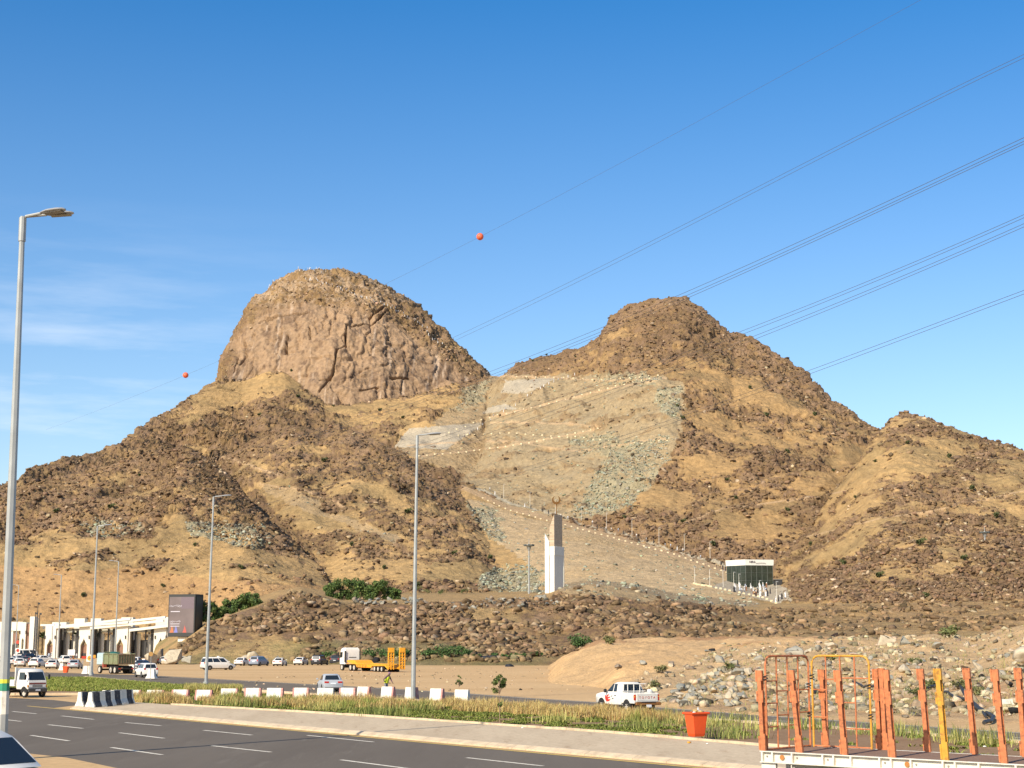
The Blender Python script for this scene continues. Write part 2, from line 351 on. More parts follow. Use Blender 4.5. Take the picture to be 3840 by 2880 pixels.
def build_terrain(name, NA, NR, Y0, Y1, material):
    a, Y = rows_for(NA, NR, Y0, Y1)
    aw = a + 0.0045*fbm(a*26, np.log(Y)*15, a*0+2.2, 3)*sstep(310, 420, Y); z, idx, t = terr(aw, Y); X = a*Y; mg = sstep(0, 9, terr.margin)
    lf = Y > 300
    # broad relief: gullies and knobs, strongest half way down the slopes
    env = np.clip(t, 0, 1); env = 4*env*(1-env)
    h0 = np.clip((z+1)/12, 0, 1)
    warp = fbm(X/90, Y/90, z*0+3.1, 2)*25
    big = ridged((X+warp)/75, (Y+warp)/110, z*0+1.7, 3)*8.5 + ridged((X-warp)/31, (Y+warp)/44, z*0+4.7, 2)*2.6 + fbm(X/28, Y/28, z*0+8.2, 2)*3.2
    smooth_idx = np.isin(idx, [HN.index('G'), HN.index('P')])
    isI = idx == HN.index('I'); isB = idx == HN.index('B'); isH = idx == HN.index('H')
    amp = np.where(smooth_idx, 0.12, np.where(isI, 0.0, np.where(isB, 0.10, np.where(isH, 0.22, 1.0))))
    z = z + (big-4.5)*env*h0*amp*mg*np.clip((Y-280)/300, 0.35, 1)
    z = z + np.where(isI, (fbm(X/14, Y/14, 5.5, 3)*1.2 + ridged(X/9, Y/9, 2.5, 3)*0.55 + fbm(X/2.5, Y/2.5, 1.5, 2)*.22)*np.clip((z+.3)/1.5, 0, 1), 0)
    P = np.stack([X, Y, z], -1)
    # normals
    du = np.gradient(P, axis=0); dv = np.gradient(P, axis=1); N = np.cross(du, dv); N /= np.linalg.norm(N, axis=-1)[..., None]+1e-9
    N = np.where(N[..., 2:] < 0, -N, N)
    vx, vy = proj(X, Y, z); vx /= VS; vy /= VS
    jx = fbm(X/18, Y/18, z/18, 4, .65)*26; jy = fbm(X/18+40, Y/18, z/18, 4, .65)*18
    ux, uy = vx+jx, vy+jy
    M = {k: np.any([inpoly(ux, uy, p) for p in v], axis=0).astype(np.float32) for k, v in POLY.items()}
    M['pale'] = np.any([inpoly(vx+jx*.15, vy+jy*.15, p) for p in POLY['pale']], axis=0).astype(np.float32)
    M['org'] = M['org']*(idx != HN.index('H'))
    # rockiness
    # bands running obliquely down the slopes
    rn = 0.95*fbm(X/55+z/60, Y/55, z/30, 3, 0.6) + 0.6*fbm(X/14, Y/14, z/11, 3, 0.7) + 0.35*fbm(X/4, Y/4, z/3, 3, 0.7)
    bias = np.zeros(a.shape)
    for nm, bv in (('A', 0.10), ('B', 0.5), ('C', 0.05), ('D', -0.02), ('E', 0.06), ('F', 0.0), ('G', -1), ('P', -1), ('H', 0.25), ('I', -1)): bias = np.where(idx == HN.index(nm), bv, bias)
    bias = bias + 0.35*sstep(0.80, 1.0, t)*(~smooth_idx)      # craggy crests
    dark = [[(200,1000),(480,960),(640,1160),(740,1270),(560,1180),(430,1060)], [(480,1000),(640,915),(1010,1080),(1010,1110),(900,1080),(700,1000)], [(1500,1050),(1640,1060),(1600,1190),(1480,1180)],
            [(1640,1330),(1720,1230),(1900,1170),(2212,1150),(2300,1340)], [(1290,640),(1560,640),(1640,740),(1500,800),(1280,760)], [(0,1050),(260,985),(380,1060),(330,1160),(0,1180)], [(1440,880),(1500,860),(1500,1000),(1400,1050)],
            [(330,900),(700,880),(760,940),(560,960),(300,990)]]
    bias = bias + .25*((idx == HN.index('H')) & (vx > 1230) & (vx < 1700)); dk = np.any([inpoly(ux, uy, p) for p in dark], axis=0); bias = bias + 0.22*dk
    light = [[(400,830),(640,800),(640,835),(420,890)], [(620,870),(1000,850),(960,930),(760,925),(700,920)], [(1000,1160),(1150,1240),(700,1280),(640,1200),(760,1150)], [(560,1060),(860,1150),(960,1190),(800,1200),(600,1120)], [(1500,1200),(1560,1130),(1900,930),(2100,960),(1900,1100)]]
    lt = np.any([inpoly(ux, uy, p) for p in light], axis=0); bias = bias - 0.24*lt - 0.5*inpoly(ux, uy, [(400,850),(470,810),(640,780),(650,835),(560,850),(430,900)])
    rk = sstep(-0.10, 0.15, rn + bias + .025)
    rk = rk*(1-M['pale'])*(1-0.85*M['tan'])*(1-M['org']*0.85)
    flat = sstep(0.97, 0.995, N[..., 2])
    isHt = isH & (t > 1.02); rk = np.where(isHt, rk*0.1, rk); rk = rk*(1-0.5*flat)
    rim = np.interp(ux, [480, 500, 560, 620, 740, 830, 900, 980, 1060], [765, 735, 676, 650, 658, 678, 728, 788, 830])
    cliff = np.where(isB, sstep(-9, 9, uy-rim)*sstep(488, 508, ux), 0)
    crk = np.zeros(a.shape)
    for pl in ([(838,671),(813,692),(748,699),(748,740),(726,755),(719,802),(707,817),(688,843)], [(524,728),(528,768),(516,784)], [(668,704),(668,728)], [(845,813),(888,812)], [(762,697),(800,693)], [(800,680),(832,664)], [(560,690),(620,676),(668,672)], [(505,800),(512,765)], [(690,817),(716,812)], [(780,840),(822,832)], [(960,760),(1000,790)], [(620,720),(616,760)]):
        crk = np.maximum(crk, 1-sstep(.5, 2.3, dseg(vx+jx*.2, vy+jy*.2, pl)))
    crk = np.where(isB, crk, 0)
    # colours
    n1 = fbm(X/9, Y/9, z/9, 4, 0.65)[..., None]; n2 = fbm(X/40+9, Y/40, z/40, 3)[..., None]; n3 = fbm(X/2.6, Y/2.6, z/2.6, 3, .7)[..., None]
    col = GOLD + (GOLD2-GOLD)*sstep(-.15, .35, n2+.5*n1)
    col = col*(1+0.35*n3)
    isC = (idx == HN.index('C'))[..., None]
    tp = (sstep(.02, .25, fbm(X/22, Y/22, z/9, 4, .65)))*M['tan']*isC[..., 0]; rk = np.maximum(rk, tp*.75)
    col = np.where(isC, col*np.array([.86,.84,.85]), col)
    col = col + (ORN*(1+.3*n1) - col)*M['org'][..., None]
    rc = BRN + (PUR-BRN)*sstep(-.1, .3, n1 - n2*.5)
    rc = rc*(1+0.75*n3)
    rkc = rk[..., None]*(0.5 + 0.5*sstep(-.22, .12, n3+.7*n1)); col = col + (rc-col)*rkc
    tn = TAN*(1+.25*n3+.15*n1)*np.where(smooth_idx, 1.38, 1.0)[..., None]; tn = tn+(GOLD-tn)*sstep(.0, .3, n2)*.25; tn = np.where(isC, tn*.72+GRY*(1+.35*n3)*.30, tn); col = col + (tn-col)*(M['tan']*(1-rk*0.8))[..., None]
    st = fbm(X/3.5, Y/60, z/45, 3, .6)[..., None]
    cc = CLF + (CLF2-CLF)*sstep(-.12, .3, n1+.8*n2+.7*st); cc = cc*(1+.25*n3) ; cc = cc + (C3(.58,.44,.31)-cc)*sstep(.18, .4, st+.3*n2)*.55; col = col + (cc-col)*(cliff*0.93)[..., None]
    gy = GRY*(1+.4*n3+.25*n1); col = col + (gy-col)*(M['gry']*sstep(-.18, .16, n1[..., 0]+.8*n2[..., 0]+.06))[..., None]*0.8
    col = col + (PALE*(1+.08*n3)-col)*M['pale'][..., None]*0.85
    topb = (isB*sstep(672, 640, vy+jy*.5))[..., None]*sstep(-.05, .2, n1+n3*.5)*.7; col = col + (C3(.40,.29,.18)*(1+.5*n3)-col)*topb
    # sand bank colours
    sd = SAND + (DRT-SAND)*sstep(.0, .4, n2*1.0+.6*n1); sd = sd*(1+.15*n3)
    rub = inpoly(ux, uy, [(1330,1490),(1400,1455),(1480,1440),(1560,1395),(1700,1400),(2300,1300),(2400,1600),(1330,1540)])[..., None]
    sd = np.where(rub, sd*.7+np.array([.30,.24,.155])*.3*(1+.4*n1), sd)
    gs = sstep(.12, .3, n1+.4*n3)*rub*0.55*(vx > 1500)[..., None]; sd = sd + (np.array([.20,.21,.06])-sd)*gs*sstep(0,.3,n2+.15)
    col = np.where(isI[..., None], sd, col)
    lowH = (isH & (vy > 1380))[..., None]*sstep(-.1, .3, n2+n1*.4); col = col + (np.array([.17,.2,.06])-col)*lowH*0.3
    pth = np.zeros(a.shape)
    for pl, wd in PATHS: pth = np.maximum(pth, 1-sstep(wd*.7, wd*1.3, dseg(vx+jx*.1, vy+jy*.1, pl)))
    pth = pth*lf; col = col + (C3(.50,.34,.19)*(1+.15*n3)-col)*pth[..., None]*0.7
    wl_ = (1-sstep(1.4, 2.6, dseg(vx+jx*.1, vy+jy*.1, [(1030,1054),(1100,1084),(1250,1127),(1450,1184),(1570,1224)])))*lf; col = col + (C3(.40,.36,.27)*(1+.2*n3)-col)*wl_[..., None]*.75
    # fine displacement
    rk2 = np.clip(rk + 0.35*M['gry'] + .22, 0, 1)*(1-pth)*(1-M['pale']*.95)*h0
    zz = z/0.8
    d = ridged(X/30, Y/30, zz/30, 2)*2.2 + ridged(X/16, Y/16, zz/16, 3)*3.0 + ridged(X/5.5, Y/5.5, zz/5.5, 3, .6)*1.5 + fbm(X/1.6, Y/1.6, z/1.6, 3, .6)*0.8 - 3.3
    dn = d*rk2*np.clip(Y/750, .35, 1.25)*(1-.45*sstep(.85, 1.0, t)*(t < 1.1))
    rc_ = ridged(X/26, Y/60, z/55, 4, .6); dc_ = (ridged(X/16, Y/16, z/60, 3, .5)-.2)*2.4 + rc_*2.4 + fbm(X/3, Y/3, z/4, 3)*0.9
    jt = sstep(.62, .92, ridged((X+jx*.3)/13, Y/70, z/60, 2))+.8*sstep(.68, .95, ridged(X/60, Y/60, (z+jy*.4)/16, 2)); dc_ = dc_-jt*1.9-3.5; dn = dn*(1-cliff) + dc_*cliff - crk*6.0
    sm = fbm(X/3, Y/3, z/3, 3, .6)*0.7*(1-rk2)*np.clip(Y/800, .2, 1)*h0*(1-.8*M['pale'])*(1-pth*.8)
    dn = dn + np.where(isI, fbm(X/2, Y/2, z/2, 3)*0.22*h0, sm)
    flaty = (isHt*0.8); dn = dn*(1-flaty)
    P = P + N*dn[..., None]
    hid = (z < -1.0) & (Y < 330); P[..., 2] = np.where(hid, np.minimum(P[..., 2], -1.0), P[..., 2])
    n = NA*NR; I = np.arange(n).reshape(NA, NR)
    F = np.stack([I[:-1, :-1], I[1:, :-1], I[1:, 1:], I[:-1, 1:]], -1)
    keep = np.minimum.reduce([P[:-1, :-1, 2], P[1:, :-1, 2], P[1:, 1:, 2], P[:-1, 1:, 2]]) > -3.0
    F = F[keep]
    o = npmesh(name, P.reshape(-1, 3), F.reshape(-1, 4), material, np.clip(col, .02, .9).reshape(-1, 3), smooth=True)
    tag(o, kind='structure')
    e = (P[..., 2]-CAMH)/P[..., 1]
    vis = e >= np.concatenate([np.full((NA, 1), -9), np.maximum.accumulate(e, axis=1)[:, :-1]], axis=1) - 0.0004
    return dict(P=P, N=N, col=col, rk=rk, vis=vis, idx=idx, M=M, cliff=cliff, a=a[:, 0], e=e, pth=pth, vx=vx, vy=vy, t=t)
MT_M = colmat('mountain_rock', 0.95, ((0.45, 0.9), (2.2, 0.25)), 0.17, (0.35, 2.2))
MT_B = colmat('dirt_bank_soil', 0.95, ((1.2, 0.25), (7, 0.06)), 0.16, (0.8, 6.0))
TM = build_terrain('mountain', 1500, 1200, 262, 1420, MT_M)
TB = build_terrain('dirt_bank', 1000, 300, 78, 262, MT_B)
def hit(px, py, T=None):
    """first terrain (or flat ground) point seen through a photo pixel"""
    d = ray(px, py); e0 = d.z/d.y; a0 = d.x/d.y
    g = gp(px, py) if d.z < 0 else None
    for T_ in ([T] if T else [TB, TM]):
        i = int(np.clip(np.searchsorted(T_['a'], a0), 0, len(T_['a'])-1)); ee = T_['e'][i]; zz = T_['P'][i, :, 2]
        k = np.nonzero((ee >= e0) & (zz > 0))[0]
        if len(k):
            q = Vector(T_['P'][i, k[0]])
            if g is not None and g.y < q.y: return g
            return q
    return g if g is not None else None
def hz(x, y):
    """terrain height under a point"""
    T_ = TB if y < 262 else TM; i = int(np.clip(np.searchsorted(T_['a'], x/y), 0, len(T_['a'])-1))
    return max(0.0, float(np.interp(y, T_['P'][i, :, 1], T_['P'][i, :, 2])))
# ============================================================ FLAT GROUND, ROADS, KERBS
def ground_mat(name, c1, c2, s1=0.12, s2=3.0, bump=0.02, c3=None, stretch=None, rough=0.92):
    m = bpy.data.materials.new(name); m.use_nodes = True; n, l = m.node_tree.nodes, m.node_tree.links; b = n['Principled BSDF']
    b.inputs['Roughness'].default_value = rough; b.inputs['Specular IOR Level'].default_value = 0.08
    t = n.new('ShaderNodeTexCoord'); mp = n.new('ShaderNodeMapping'); l.new(t.outputs['Object'], mp.inputs['Vector'])
    if stretch: mp.inputs['Rotation'].default_value = (0, 0, R(stretch[0])); mp.inputs['Scale'].default_value = (stretch[1], stretch[2], 1)
    def noise(s, d=6, r=0.65, src=mp.outputs[0]):
        z = n.new('ShaderNodeTexNoise'); z.inputs['Scale'].default_value = s; z.inputs['Detail'].default_value = d; z.inputs['Roughness'].default_value = r
        l.new(src, z.inputs['Vector']); return z
    z1 = noise(s1); r = n.new('ShaderNodeMapRange'); r.inputs[1].default_value = .38; r.inputs[2].default_value = .64; l.new(z1.outputs[0], r.inputs[0])
    q = n.new('ShaderNodeMixRGB'); q.inputs[1].default_value = (*c1, 1); q.inputs[2].default_value = (*c2, 1); l.new(r.outputs[0], q.inputs[0]); out = q.outputs[0]
    if c3:
        z3 = noise(s1*4.1, 8, .75); r3 = n.new('ShaderNodeMapRange'); r3.inputs[1].default_value = .55; r3.inputs[2].default_value = .68; r3.inputs[4].default_value = .7; l.new(z3.outputs[0], r3.inputs[0])
        q3 = n.new('ShaderNodeMixRGB'); q3.inputs[2].default_value = (*c3, 1); l.new(r3.outputs[0], q3.inputs[0]); l.new(out, q3.inputs[1]); out = q3.outputs[0]
    z2 = noise(s2, 8, .7, t.outputs['Object']); r2 = n.new('ShaderNodeMapRange'); r2.inputs[1].default_value = .3; r2.inputs[2].default_value = .7; r2.inputs[3].default_value = .82; r2.inputs[4].default_value = 1.18
    l.new(z2.outputs[0], r2.inputs[0]); v = n.new('ShaderNodeVectorMath'); v.operation = 'SCALE'; l.new(out, v.inputs[0]); l.new(r2.outputs[0], v.inputs['Scale'])
    l.new(v.outputs[0], b.inputs['Base Color'])
    bn = n.new('ShaderNodeBump'); bn.inputs['Distance'].default_value = bump; l.new(z2.outputs[0], bn.inputs['Height']); l.new(bn.outputs[0], b.inputs['Normal'])
    return m
def sheet(name, pts, z, m, kind='structure'):
    """flat polygon, triangulated, from ground points (Vectors or pixel pairs)"""
    import bmesh
    P = [(gp(*p, 0) if isinstance(p, tuple) else p) for p in pts]
    bm = bmesh.new(); vs = [bm.verts.new((p.x, p.y, z)) for p in P]; f = bm.faces.new(vs)
    bmesh.ops.triangulate(bm, faces=[f]); bmesh.ops.recalc_face_normals(bm, faces=bm.faces)
    for f in bm.faces:
        if f.normal.z < 0: f.normal_flip()
    me = bpy.data.meshes.new(name); bm.to_mesh(me); bm.free(); me.materials.append(m)
    return tag(link(bpy.data.objects.new(name, me)), kind=kind)
MG = ground_mat('lot_sand', (.60,.40,.20), (.52,.335,.16), 0.05, 2.0, 0.03, c3=(.44,.26,.13), stretch=(-20, 0.35, 1.6))
MA = ground_mat('asphalt', (.168,.140,.108), (.140,.116,.09), 0.10, 30.0, 0.004, c3=(.195,.165,.128), stretch=(37, 2.2, 0.25), rough=.85)
MA2 = ground_mat('asphalt_back', (.185,.15,.112), (.155,.128,.096), 0.10, 20.0, 0.004, c3=(.27,.21,.15), stretch=(30, 2.2, 0.2), rough=.85)
MW = ground_mat('pavement_concrete', (.58,.455,.30), (.50,.385,.25), 0.25, 6.0, 0.006, c3=(.38,.26,.16), stretch=(37, 1.6, 0.3))
MD = ground_mat('median_soil', (.29,.185,.105), (.25,.15,.08), 0.5, 5.0, 0.03, c3=(.36,.25,.15))
MK = mat('kerb_concrete', (.58,.45,.29), .9, var=.12, scale=1.5, bump=.3, dirt=(.28,.2,.13), dscale=1.2)
MYL = mat('yellow_line_paint', (.72,.47,.10), .8, var=.15, scale=3, dirt=(.4,.28,.12), dscale=3, damt=.4)
MWL = mat('white_line_paint', (.78,.70,.55), .8, var=.15, scale=3, dirt=(.25,.22,.18), dscale=4, damt=.6)
S = 9000
gm = MB(); gm.quad((-S, -300, 0), (S, -300, 0), (S, S, 0), (-S, S, 0)); tag(gm.build('ground', MG), kind='structure')
# main road: straight kerb line
K0, K1 = gp(640, 2695), gp(2550, 2870)
UD = (K1-K0).normalized(); ND = Vector((-UD.y, UD.x, 0));  ND = ND if ND.y > 0 else -ND
def kl(s, off=0.0): return K0 + UD*s + ND*off        # along / beyond the kerb line
s_end = (gp(312, 2665)-K0).dot(UD) - 3
road = [kl(s_end-2), kl(75), kl(75, -60), Vector((-110, -40, 0)), gp(-900, 2700), gp(-900, 2600), gp(60, 2618), gp(200, 2625), gp(330, 2640)]
sheet('road', road, 0.004, MA)
# sandy verge in the near left corner
sheet('verge', [gp(105, 2826), gp(250, 2842), gp(480, 2890), gp(700, 2960), Vector((-6, 20, 0)), Vector((-60, 20, 0)), gp(-400, 2770)], 0.009, MG)
def kerb_run(name, s0, s1, off, w, h, step, slope=True):
    g = MB(); s = s0; k = 0
    while s < s1:
        e = s+step-0.012; j = random.uniform(-.01, .01)
        A, B = kl(s, off+j), kl(e, off+j); A2, B2 = kl(s, off+w), kl(e, off+w); t = ND*(w*.55 if slope else .03)
        up = Vector((0, 0, h)); lo = Vector((0, 0, h*.35 if slope else h*.9))
        g.loft([[A, A+lo, A+t+up, A2+up, A2], [B, B+lo, B+t+up, B2+up, B2]]); s += step
    return tag(g.build(name, MK), kind='structure')
kerb_run('kerb', s_end, 70, 0.30, 0.55, 0.16, 0.9)
# far edge of the pavement
e0, e1 = gp(560, 2646), gp(2847, 2805)
UE = (e1-e0).normalized(); NE = Vector((-UE.y, UE.x, 0)); NE = NE if NE.y > 0 else -NE
sheet('pavement', [kl(s_end, .86), kl(70, .86), kl(70, 9), e1+UE*40, e1, gp(2256, 2754), gp(1750, 2718), gp(1150, 2678), gp(640, 2648), gp(470, 2636), gp(330, 2638)], 0.10, MW)
g = MB(); pts = [gp(640, 2649), gp(1150, 2679), gp(1750, 2719), gp(2256, 2755), gp(2847, 2806), e1+UE*40]
for A0, B0 in zip(pts[:-1], pts[1:]):
    d = B0-A0; L = d.length; d.normalize(); nn = Vector((-d.y, d.x, 0)); nn = nn if nn.y > 0 else -nn; s = 0
    while s < L-.2:
        e = min(s+.98, L); q = [A0+d*s, A0+d*e, A0+d*e+nn*.18, A0+d*s+nn*.18]; hh = .2+random.uniform(-.012, .012)
        g.hexa([(p.x, p.y, 0) for p in q]+[(p.x, p.y, hh) for p in q]); s += 1.0
tag(g.build('kerb', MK), kind='structure')
# lane markings
g = MB()
def strip(m, A, B, w, z):
    d = (B-A).normalized(); nn = Vector((-d.y, d.x, 0))*w/2
    m.quad(*[(p.x, p.y, z) for p in (A-nn, B-nn, B+nn, A+nn)])
strip(g, kl(s_end-6, -.28), kl(70, -.28), .22, .009); tag(g.build('road_marking', MYL), kind='structure')
g = MB()
def pl(a, b): strip(g, gp(*a), gp(*b), .18, .009)
Z1 = lambda x, y: (x/2.37, 2180+y/2.37)
for a, b in [((110,1157),(325,1178)),((40,1229),(186,1246)),((548,1197),(832,1228)),((428,1275),(735,1308)),((275,1370),(612,1419)),((1113,1256),(1430,1284)),((1060,1347),(1458,1396)),((990,1478),(1440,1543))]: pl(Z1(*a), Z1(*b))
for a, b in [((764,2739),(944,2757)),((1152,2758),(1400,2783)),((795,2797),(1016,2821)),((1278,2850),(1540,2884)),((1750,2842),(2035,2873)),((2160,2828),(2420,2852)),((846,2868),(990,2890)),((1680,2806),(1900,2828)),((2260,2890),(2480,2915)),((2600,2905),(2800,2930))][:6]: pl(a, b)
tag(g.build('road_marking', MWL), kind='structure')
# back road
up_e = [(-900, 2502), (100, 2520), (365, 2527), (590, 2534), (860, 2549), (1150, 2565), (1450, 2581), (1750, 2600), (1981, 2617), (2235, 2633), (2500, 2655), (2841, 2681), (3300, 2712), (3840, 2748), (4400, 2800)]
lo_e = [(-900, 2530), (100, 2541), (330, 2541), (590, 2566), (860, 2585), (1150, 2605), (1750, 2643), (2100, 2667), (2440, 2688), (2700, 2706), (3300, 2747), (3840, 2790), (4400, 2840)]
sheet('road', [gp(*p) for p in up_e]+[gp(*p) for p in lo_e[::-1]], 0.005, MA2)
g = MB()
for pl_, off in ((lo_e, 0), ):
    P_ = [gp(*p) for p in pl_[2:]]
    for A0, B0 in zip(P_[:-1], P_[1:]):
        d = B0-A0; L = d.length; d.normalize(); nn = Vector((-d.y, d.x, 0)); nn = nn if nn.y < 0 else -nn; s = 0
        while s < L-.3:
            e = min(s+1.96, L); q = [A0+d*s, A0+d*e, A0+d*e+nn*.45, A0+d*s+nn*.45]; g.hexa([(p.x, p.y, 0) for p in q]+[(p.x, p.y, .17) for p in q]); s += 2.0
tag(g.build('kerb', MK), kind='structure')
g = MB(); ed = [gp(x, y+2) for x, y in up_e[3:]]
for A, B in zip(ed[:-1], ed[1:]): strip(g, A, B, .14, .010)
c0 = [gp(x, (y+z)/2+0) for (x, y), z in zip(up_e[6:], (2624, 2643, 2660, 2675, 2692, 2715, 2747, 2790, 2840))]
for A, B in zip(c0[:-1], c0[1:]):
    L = (B-A).length; d = (B-A)/L; s = 0
    while s < L: strip(g, A+d*s, A+d*min(s+3, L), .14, .010); s += 9
tag(g.build('road_marking', MWL), kind='structure')
# median and the green island further left
med = [gp(*p) for p in [(470, 2634), (640, 2647.5), (1150, 2677.5), (1750, 2717.5), (2256, 2753), (2847, 2804)]]+[e1+UE*40+NE*.2]+[gp(x, y+3) for x, y in lo_e[::-1][1:8]]+[gp(860, 2600), gp(560, 2612)]
sheet('median', med, 0.06, MD)
isl = [(-300, 2553), (100, 2547), (330, 2545), (590, 2570), (860, 2590), (905, 2597), (760, 2600), (480, 2606), (250, 2605), (60, 2606), (-300, 2606)]
sheet('traffic_island', [gp(*p) for p in isl], 0.12, MD)
g = MB(); P_ = [gp(*p) for p in isl[4:]]
for A0, B0 in zip(P_[:-1], P_[1:]):
    d = B0-A0; L = d.length; d.normalize(); nn = Vector((-d.y, d.x, 0)); nn = nn if nn.y < 0 else -nn
    q = [A0, B0, B0+nn*.35, A0+nn*.35]; g.hexa([(p.x, p.y, 0) for p in q]+[(p.x, p.y, .16) for p in q])
tag(g.build('kerb', MK), kind='structure')

# ============================================================ ROCKS
def ico(sub):
    import bmesh
    bm = bmesh.new(); bmesh.ops.create_icosphere(bm, subdivisions=sub, radius=1.0)
    V = np.array([v.co[:] for v in bm.verts]); F = np.array([[v.index for v in f.verts] for f in bm.faces]); bm.free(); return V, F
I1, I2, I3 = ico(1), ico(2), ico(3)
def rockshape(seed, base, cuts=7, rough=.12, lo=.45, hi=.8):
    r = np.random.default_rng(seed); V = base[0].copy(); V = V*(1+rough*fbm(V[:, 0]*1.7+seed, V[:, 1]*1.7, V[:, 2]*1.7, 2)[:, None]*2)
    for _ in range(cuts):      # chop flat faces
        n = r.normal(size=3); n /= np.linalg.norm(n); d = r.uniform(lo, hi); s = V@n; V = V-np.maximum(s-d, 0)[:, None]*n
    return V
def cubebase():
    g_ = [-1, 0, 1]; V = [(x, y, z) for x in g_ for y in g_ for z in g_ if (x, y, z) != (0, 0, 0)]; ix = {v: i for i, v in enumerate(V)}; F = []
    for ax in range(3):
        for s in (-1, 1):
            for u in (-1, 0):
                for w in (-1, 0):
                    def P(p, q): v = [0, 0, 0]; v[ax] = s; v[(ax+1) % 3] = p; v[(ax+2) % 3] = q; return ix[tuple(v)]
                    q = [P(u, w), P(u+1, w), P(u+1, w+1), P(u, w+1)]; q = q if s > 0 else q[::-1]; F += [(q[0], q[1], q[2]), (q[0], q[2], q[3])]
    V = np.array(V, float); n_ = V/np.linalg.norm(V, axis=1)[:, None]; return V*.62+n_*.28, np.array(F)
CB1 = cubebase()
def block_shape(i):
    r = np.random.default_rng(i); V = CB1[0]+r.normal(0, .10, CB1[0].shape)
    for _ in range(4):
        n = r.normal(size=3); n /= np.linalg.norm(n); d = r.uniform(.35, .7); s = V@n; V = V-np.maximum(s-d, 0)[:, None]*n
    return V*1.1
SH1 = [block_shape(i) for i in range(24)]
SH2 = [rockshape(100+i, I2, 8, .15) for i in range(12)]
def blend(cc, c_): return np.clip(cc*.6+c_*.4*cc.mean(1, keepdims=True)/(c_.mean(1, keepdims=True)+.05)*1.15, .02, .8)
def rocks(name, pos, size, cols, shapes, base, m, squash=(.45, .9), sink=.4, kind='stuff', label=None, cat='rocks', tilt=1.0):
    n = len(pos); r = np.random.default_rng(n); F0 = base[1]; nv = len(base[0])
    V = np.empty((n, nv, 3), np.float32); sh = r.integers(0, len(shapes), n)
    S_ = np.stack(shapes)[sh]*np.stack([r.uniform(.75, 1.4, n), r.uniform(.7, 1.2, n), r.uniform(*squash, n)], -1)[:, None, :]
    an = r.uniform(0, 2*np.pi, n); c, s = np.cos(an), np.sin(an); tx = r.normal(0, .35*tilt, n); ct, st_ = np.cos(tx), np.sin(tx)
    y = S_[..., 1]*ct[:, None]-S_[..., 2]*st_[:, None]; z = S_[..., 1]*st_[:, None]+S_[..., 2]*ct[:, None]; x = S_[..., 0]
    V[..., 0] = x*c[:, None]-y*s[:, None]; V[..., 1] = x*s[:, None]+y*c[:, None]; V[..., 2] = z
    V = V*(size[:, None, None]*.5)+pos[:, None, :]; V[..., 2] += (size*(.5-sink)*.55)[:, None]
    F = (F0[None]+np.arange(n)[:, None, None]*nv).reshape(-1, 3)
    C = np.repeat(cols[:, None, :], nv, 1)*(1+r.uniform(-.08, .08, (n, nv, 1)))
    o = npmesh(name, V.reshape(-1, 3), F, m, C.reshape(-1, 3)); tag(o, label, cat, kind=kind); return o
MR = colmat('loose_rock', .95, ((3.0, .12),), .25, (1.2, 6.0))
def scatter(T, prob, n, smin, smax, seed=0):
    r = np.random.default_rng(seed); p = (prob*T['vis']).ravel().astype(np.float64); p[~np.isfinite(p)] = 0; p = p/p.sum()
    k = r.choice(len(p), n, p=p, replace=True); P = T['P'].reshape(-1, 3)[k]+r.normal(0, .25, (n, 3))*[1, 1, 0]
    u = r.random(n)**4; return P, smin+(smax-smin)*u, T['col'].reshape(-1, 3)[k], k, r
iv = TM['vx'] ; inview = (TM['vx'] > -120) & (TM['vx'] < 2330)
isHh = TM['idx'] == HN.index('H')
def rockcol(r, n, base, v=.3): return np.clip(np.array(base)[None]*(1+r.normal(0, v, (n, 1)))*(1+r.normal(0, .04, (n, 3))), .02, .8)
# near mound: thick broken rock
P_, s_, c_, k_, r_ = scatter(TM, inview*isHh*(TM['t'] < 1.03)*(TM['rk']**1.3*.9+.03)*sstep(-.2, .14, fbm(TM['P'][..., 0]/11, TM['P'][..., 1]/11, TM['P'][..., 2]/6, 3))*(TM['P'][..., 2] > .6), 14000, .2, 2.0, 1)
cc = rockcol(r_, len(P_), (.225,.15,.085)); pick = r_.random(len(P_)) < .05; cc[pick] = rockcol(r_, pick.sum(), (.36,.30,.20), .2); dk_ = r_.random(len(P_)) < .25; cc[dk_] *= .6; cc = blend(cc, c_)
rocks('rubble', P_, s_, cc, SH1, CB1, MR, label='thick litter of broken brown rock covering the low mound behind the parked cars')
# lower right slope
P_, s_, c_, k_, r_ = scatter(TM, inview*(TM['idx'] == HN.index('D'))*(TM['P'][..., 1] < 600)*(TM['rk']+.03), 14000, .3, 1.7, 2)
cc = rockcol(r_, len(P_), (.185,.118,.07)); pick = r_.random(len(P_)) < .06; cc[pick] = rockcol(r_, pick.sum(), (.38,.32,.22), .2); cc = blend(cc, c_)
rocks('rubble', P_, s_, cc, SH1, CB1, MR, label='dark brown boulders strewn over the lower right hillside')
# left hills
P_, s_, c_, k_, r_ = scatter(TM, inview*np.isin(TM['idx'], [HN.index('F'), HN.index('E')])*(TM['rk']+.03)*(TM['P'][..., 2] > 3), 13000, .4, 1.9, 3)
cc = rockcol(r_, len(P_), (.175,.113,.068)); pick = r_.random(len(P_)) < .05; cc[pick] = rockcol(r_, pick.sum(), (.36,.30,.2), .2); cc = blend(cc, c_)
rocks('rubble', P_, s_, cc, SH1, CB1, MR, label='dark boulders and outcrops over the two left ridges')
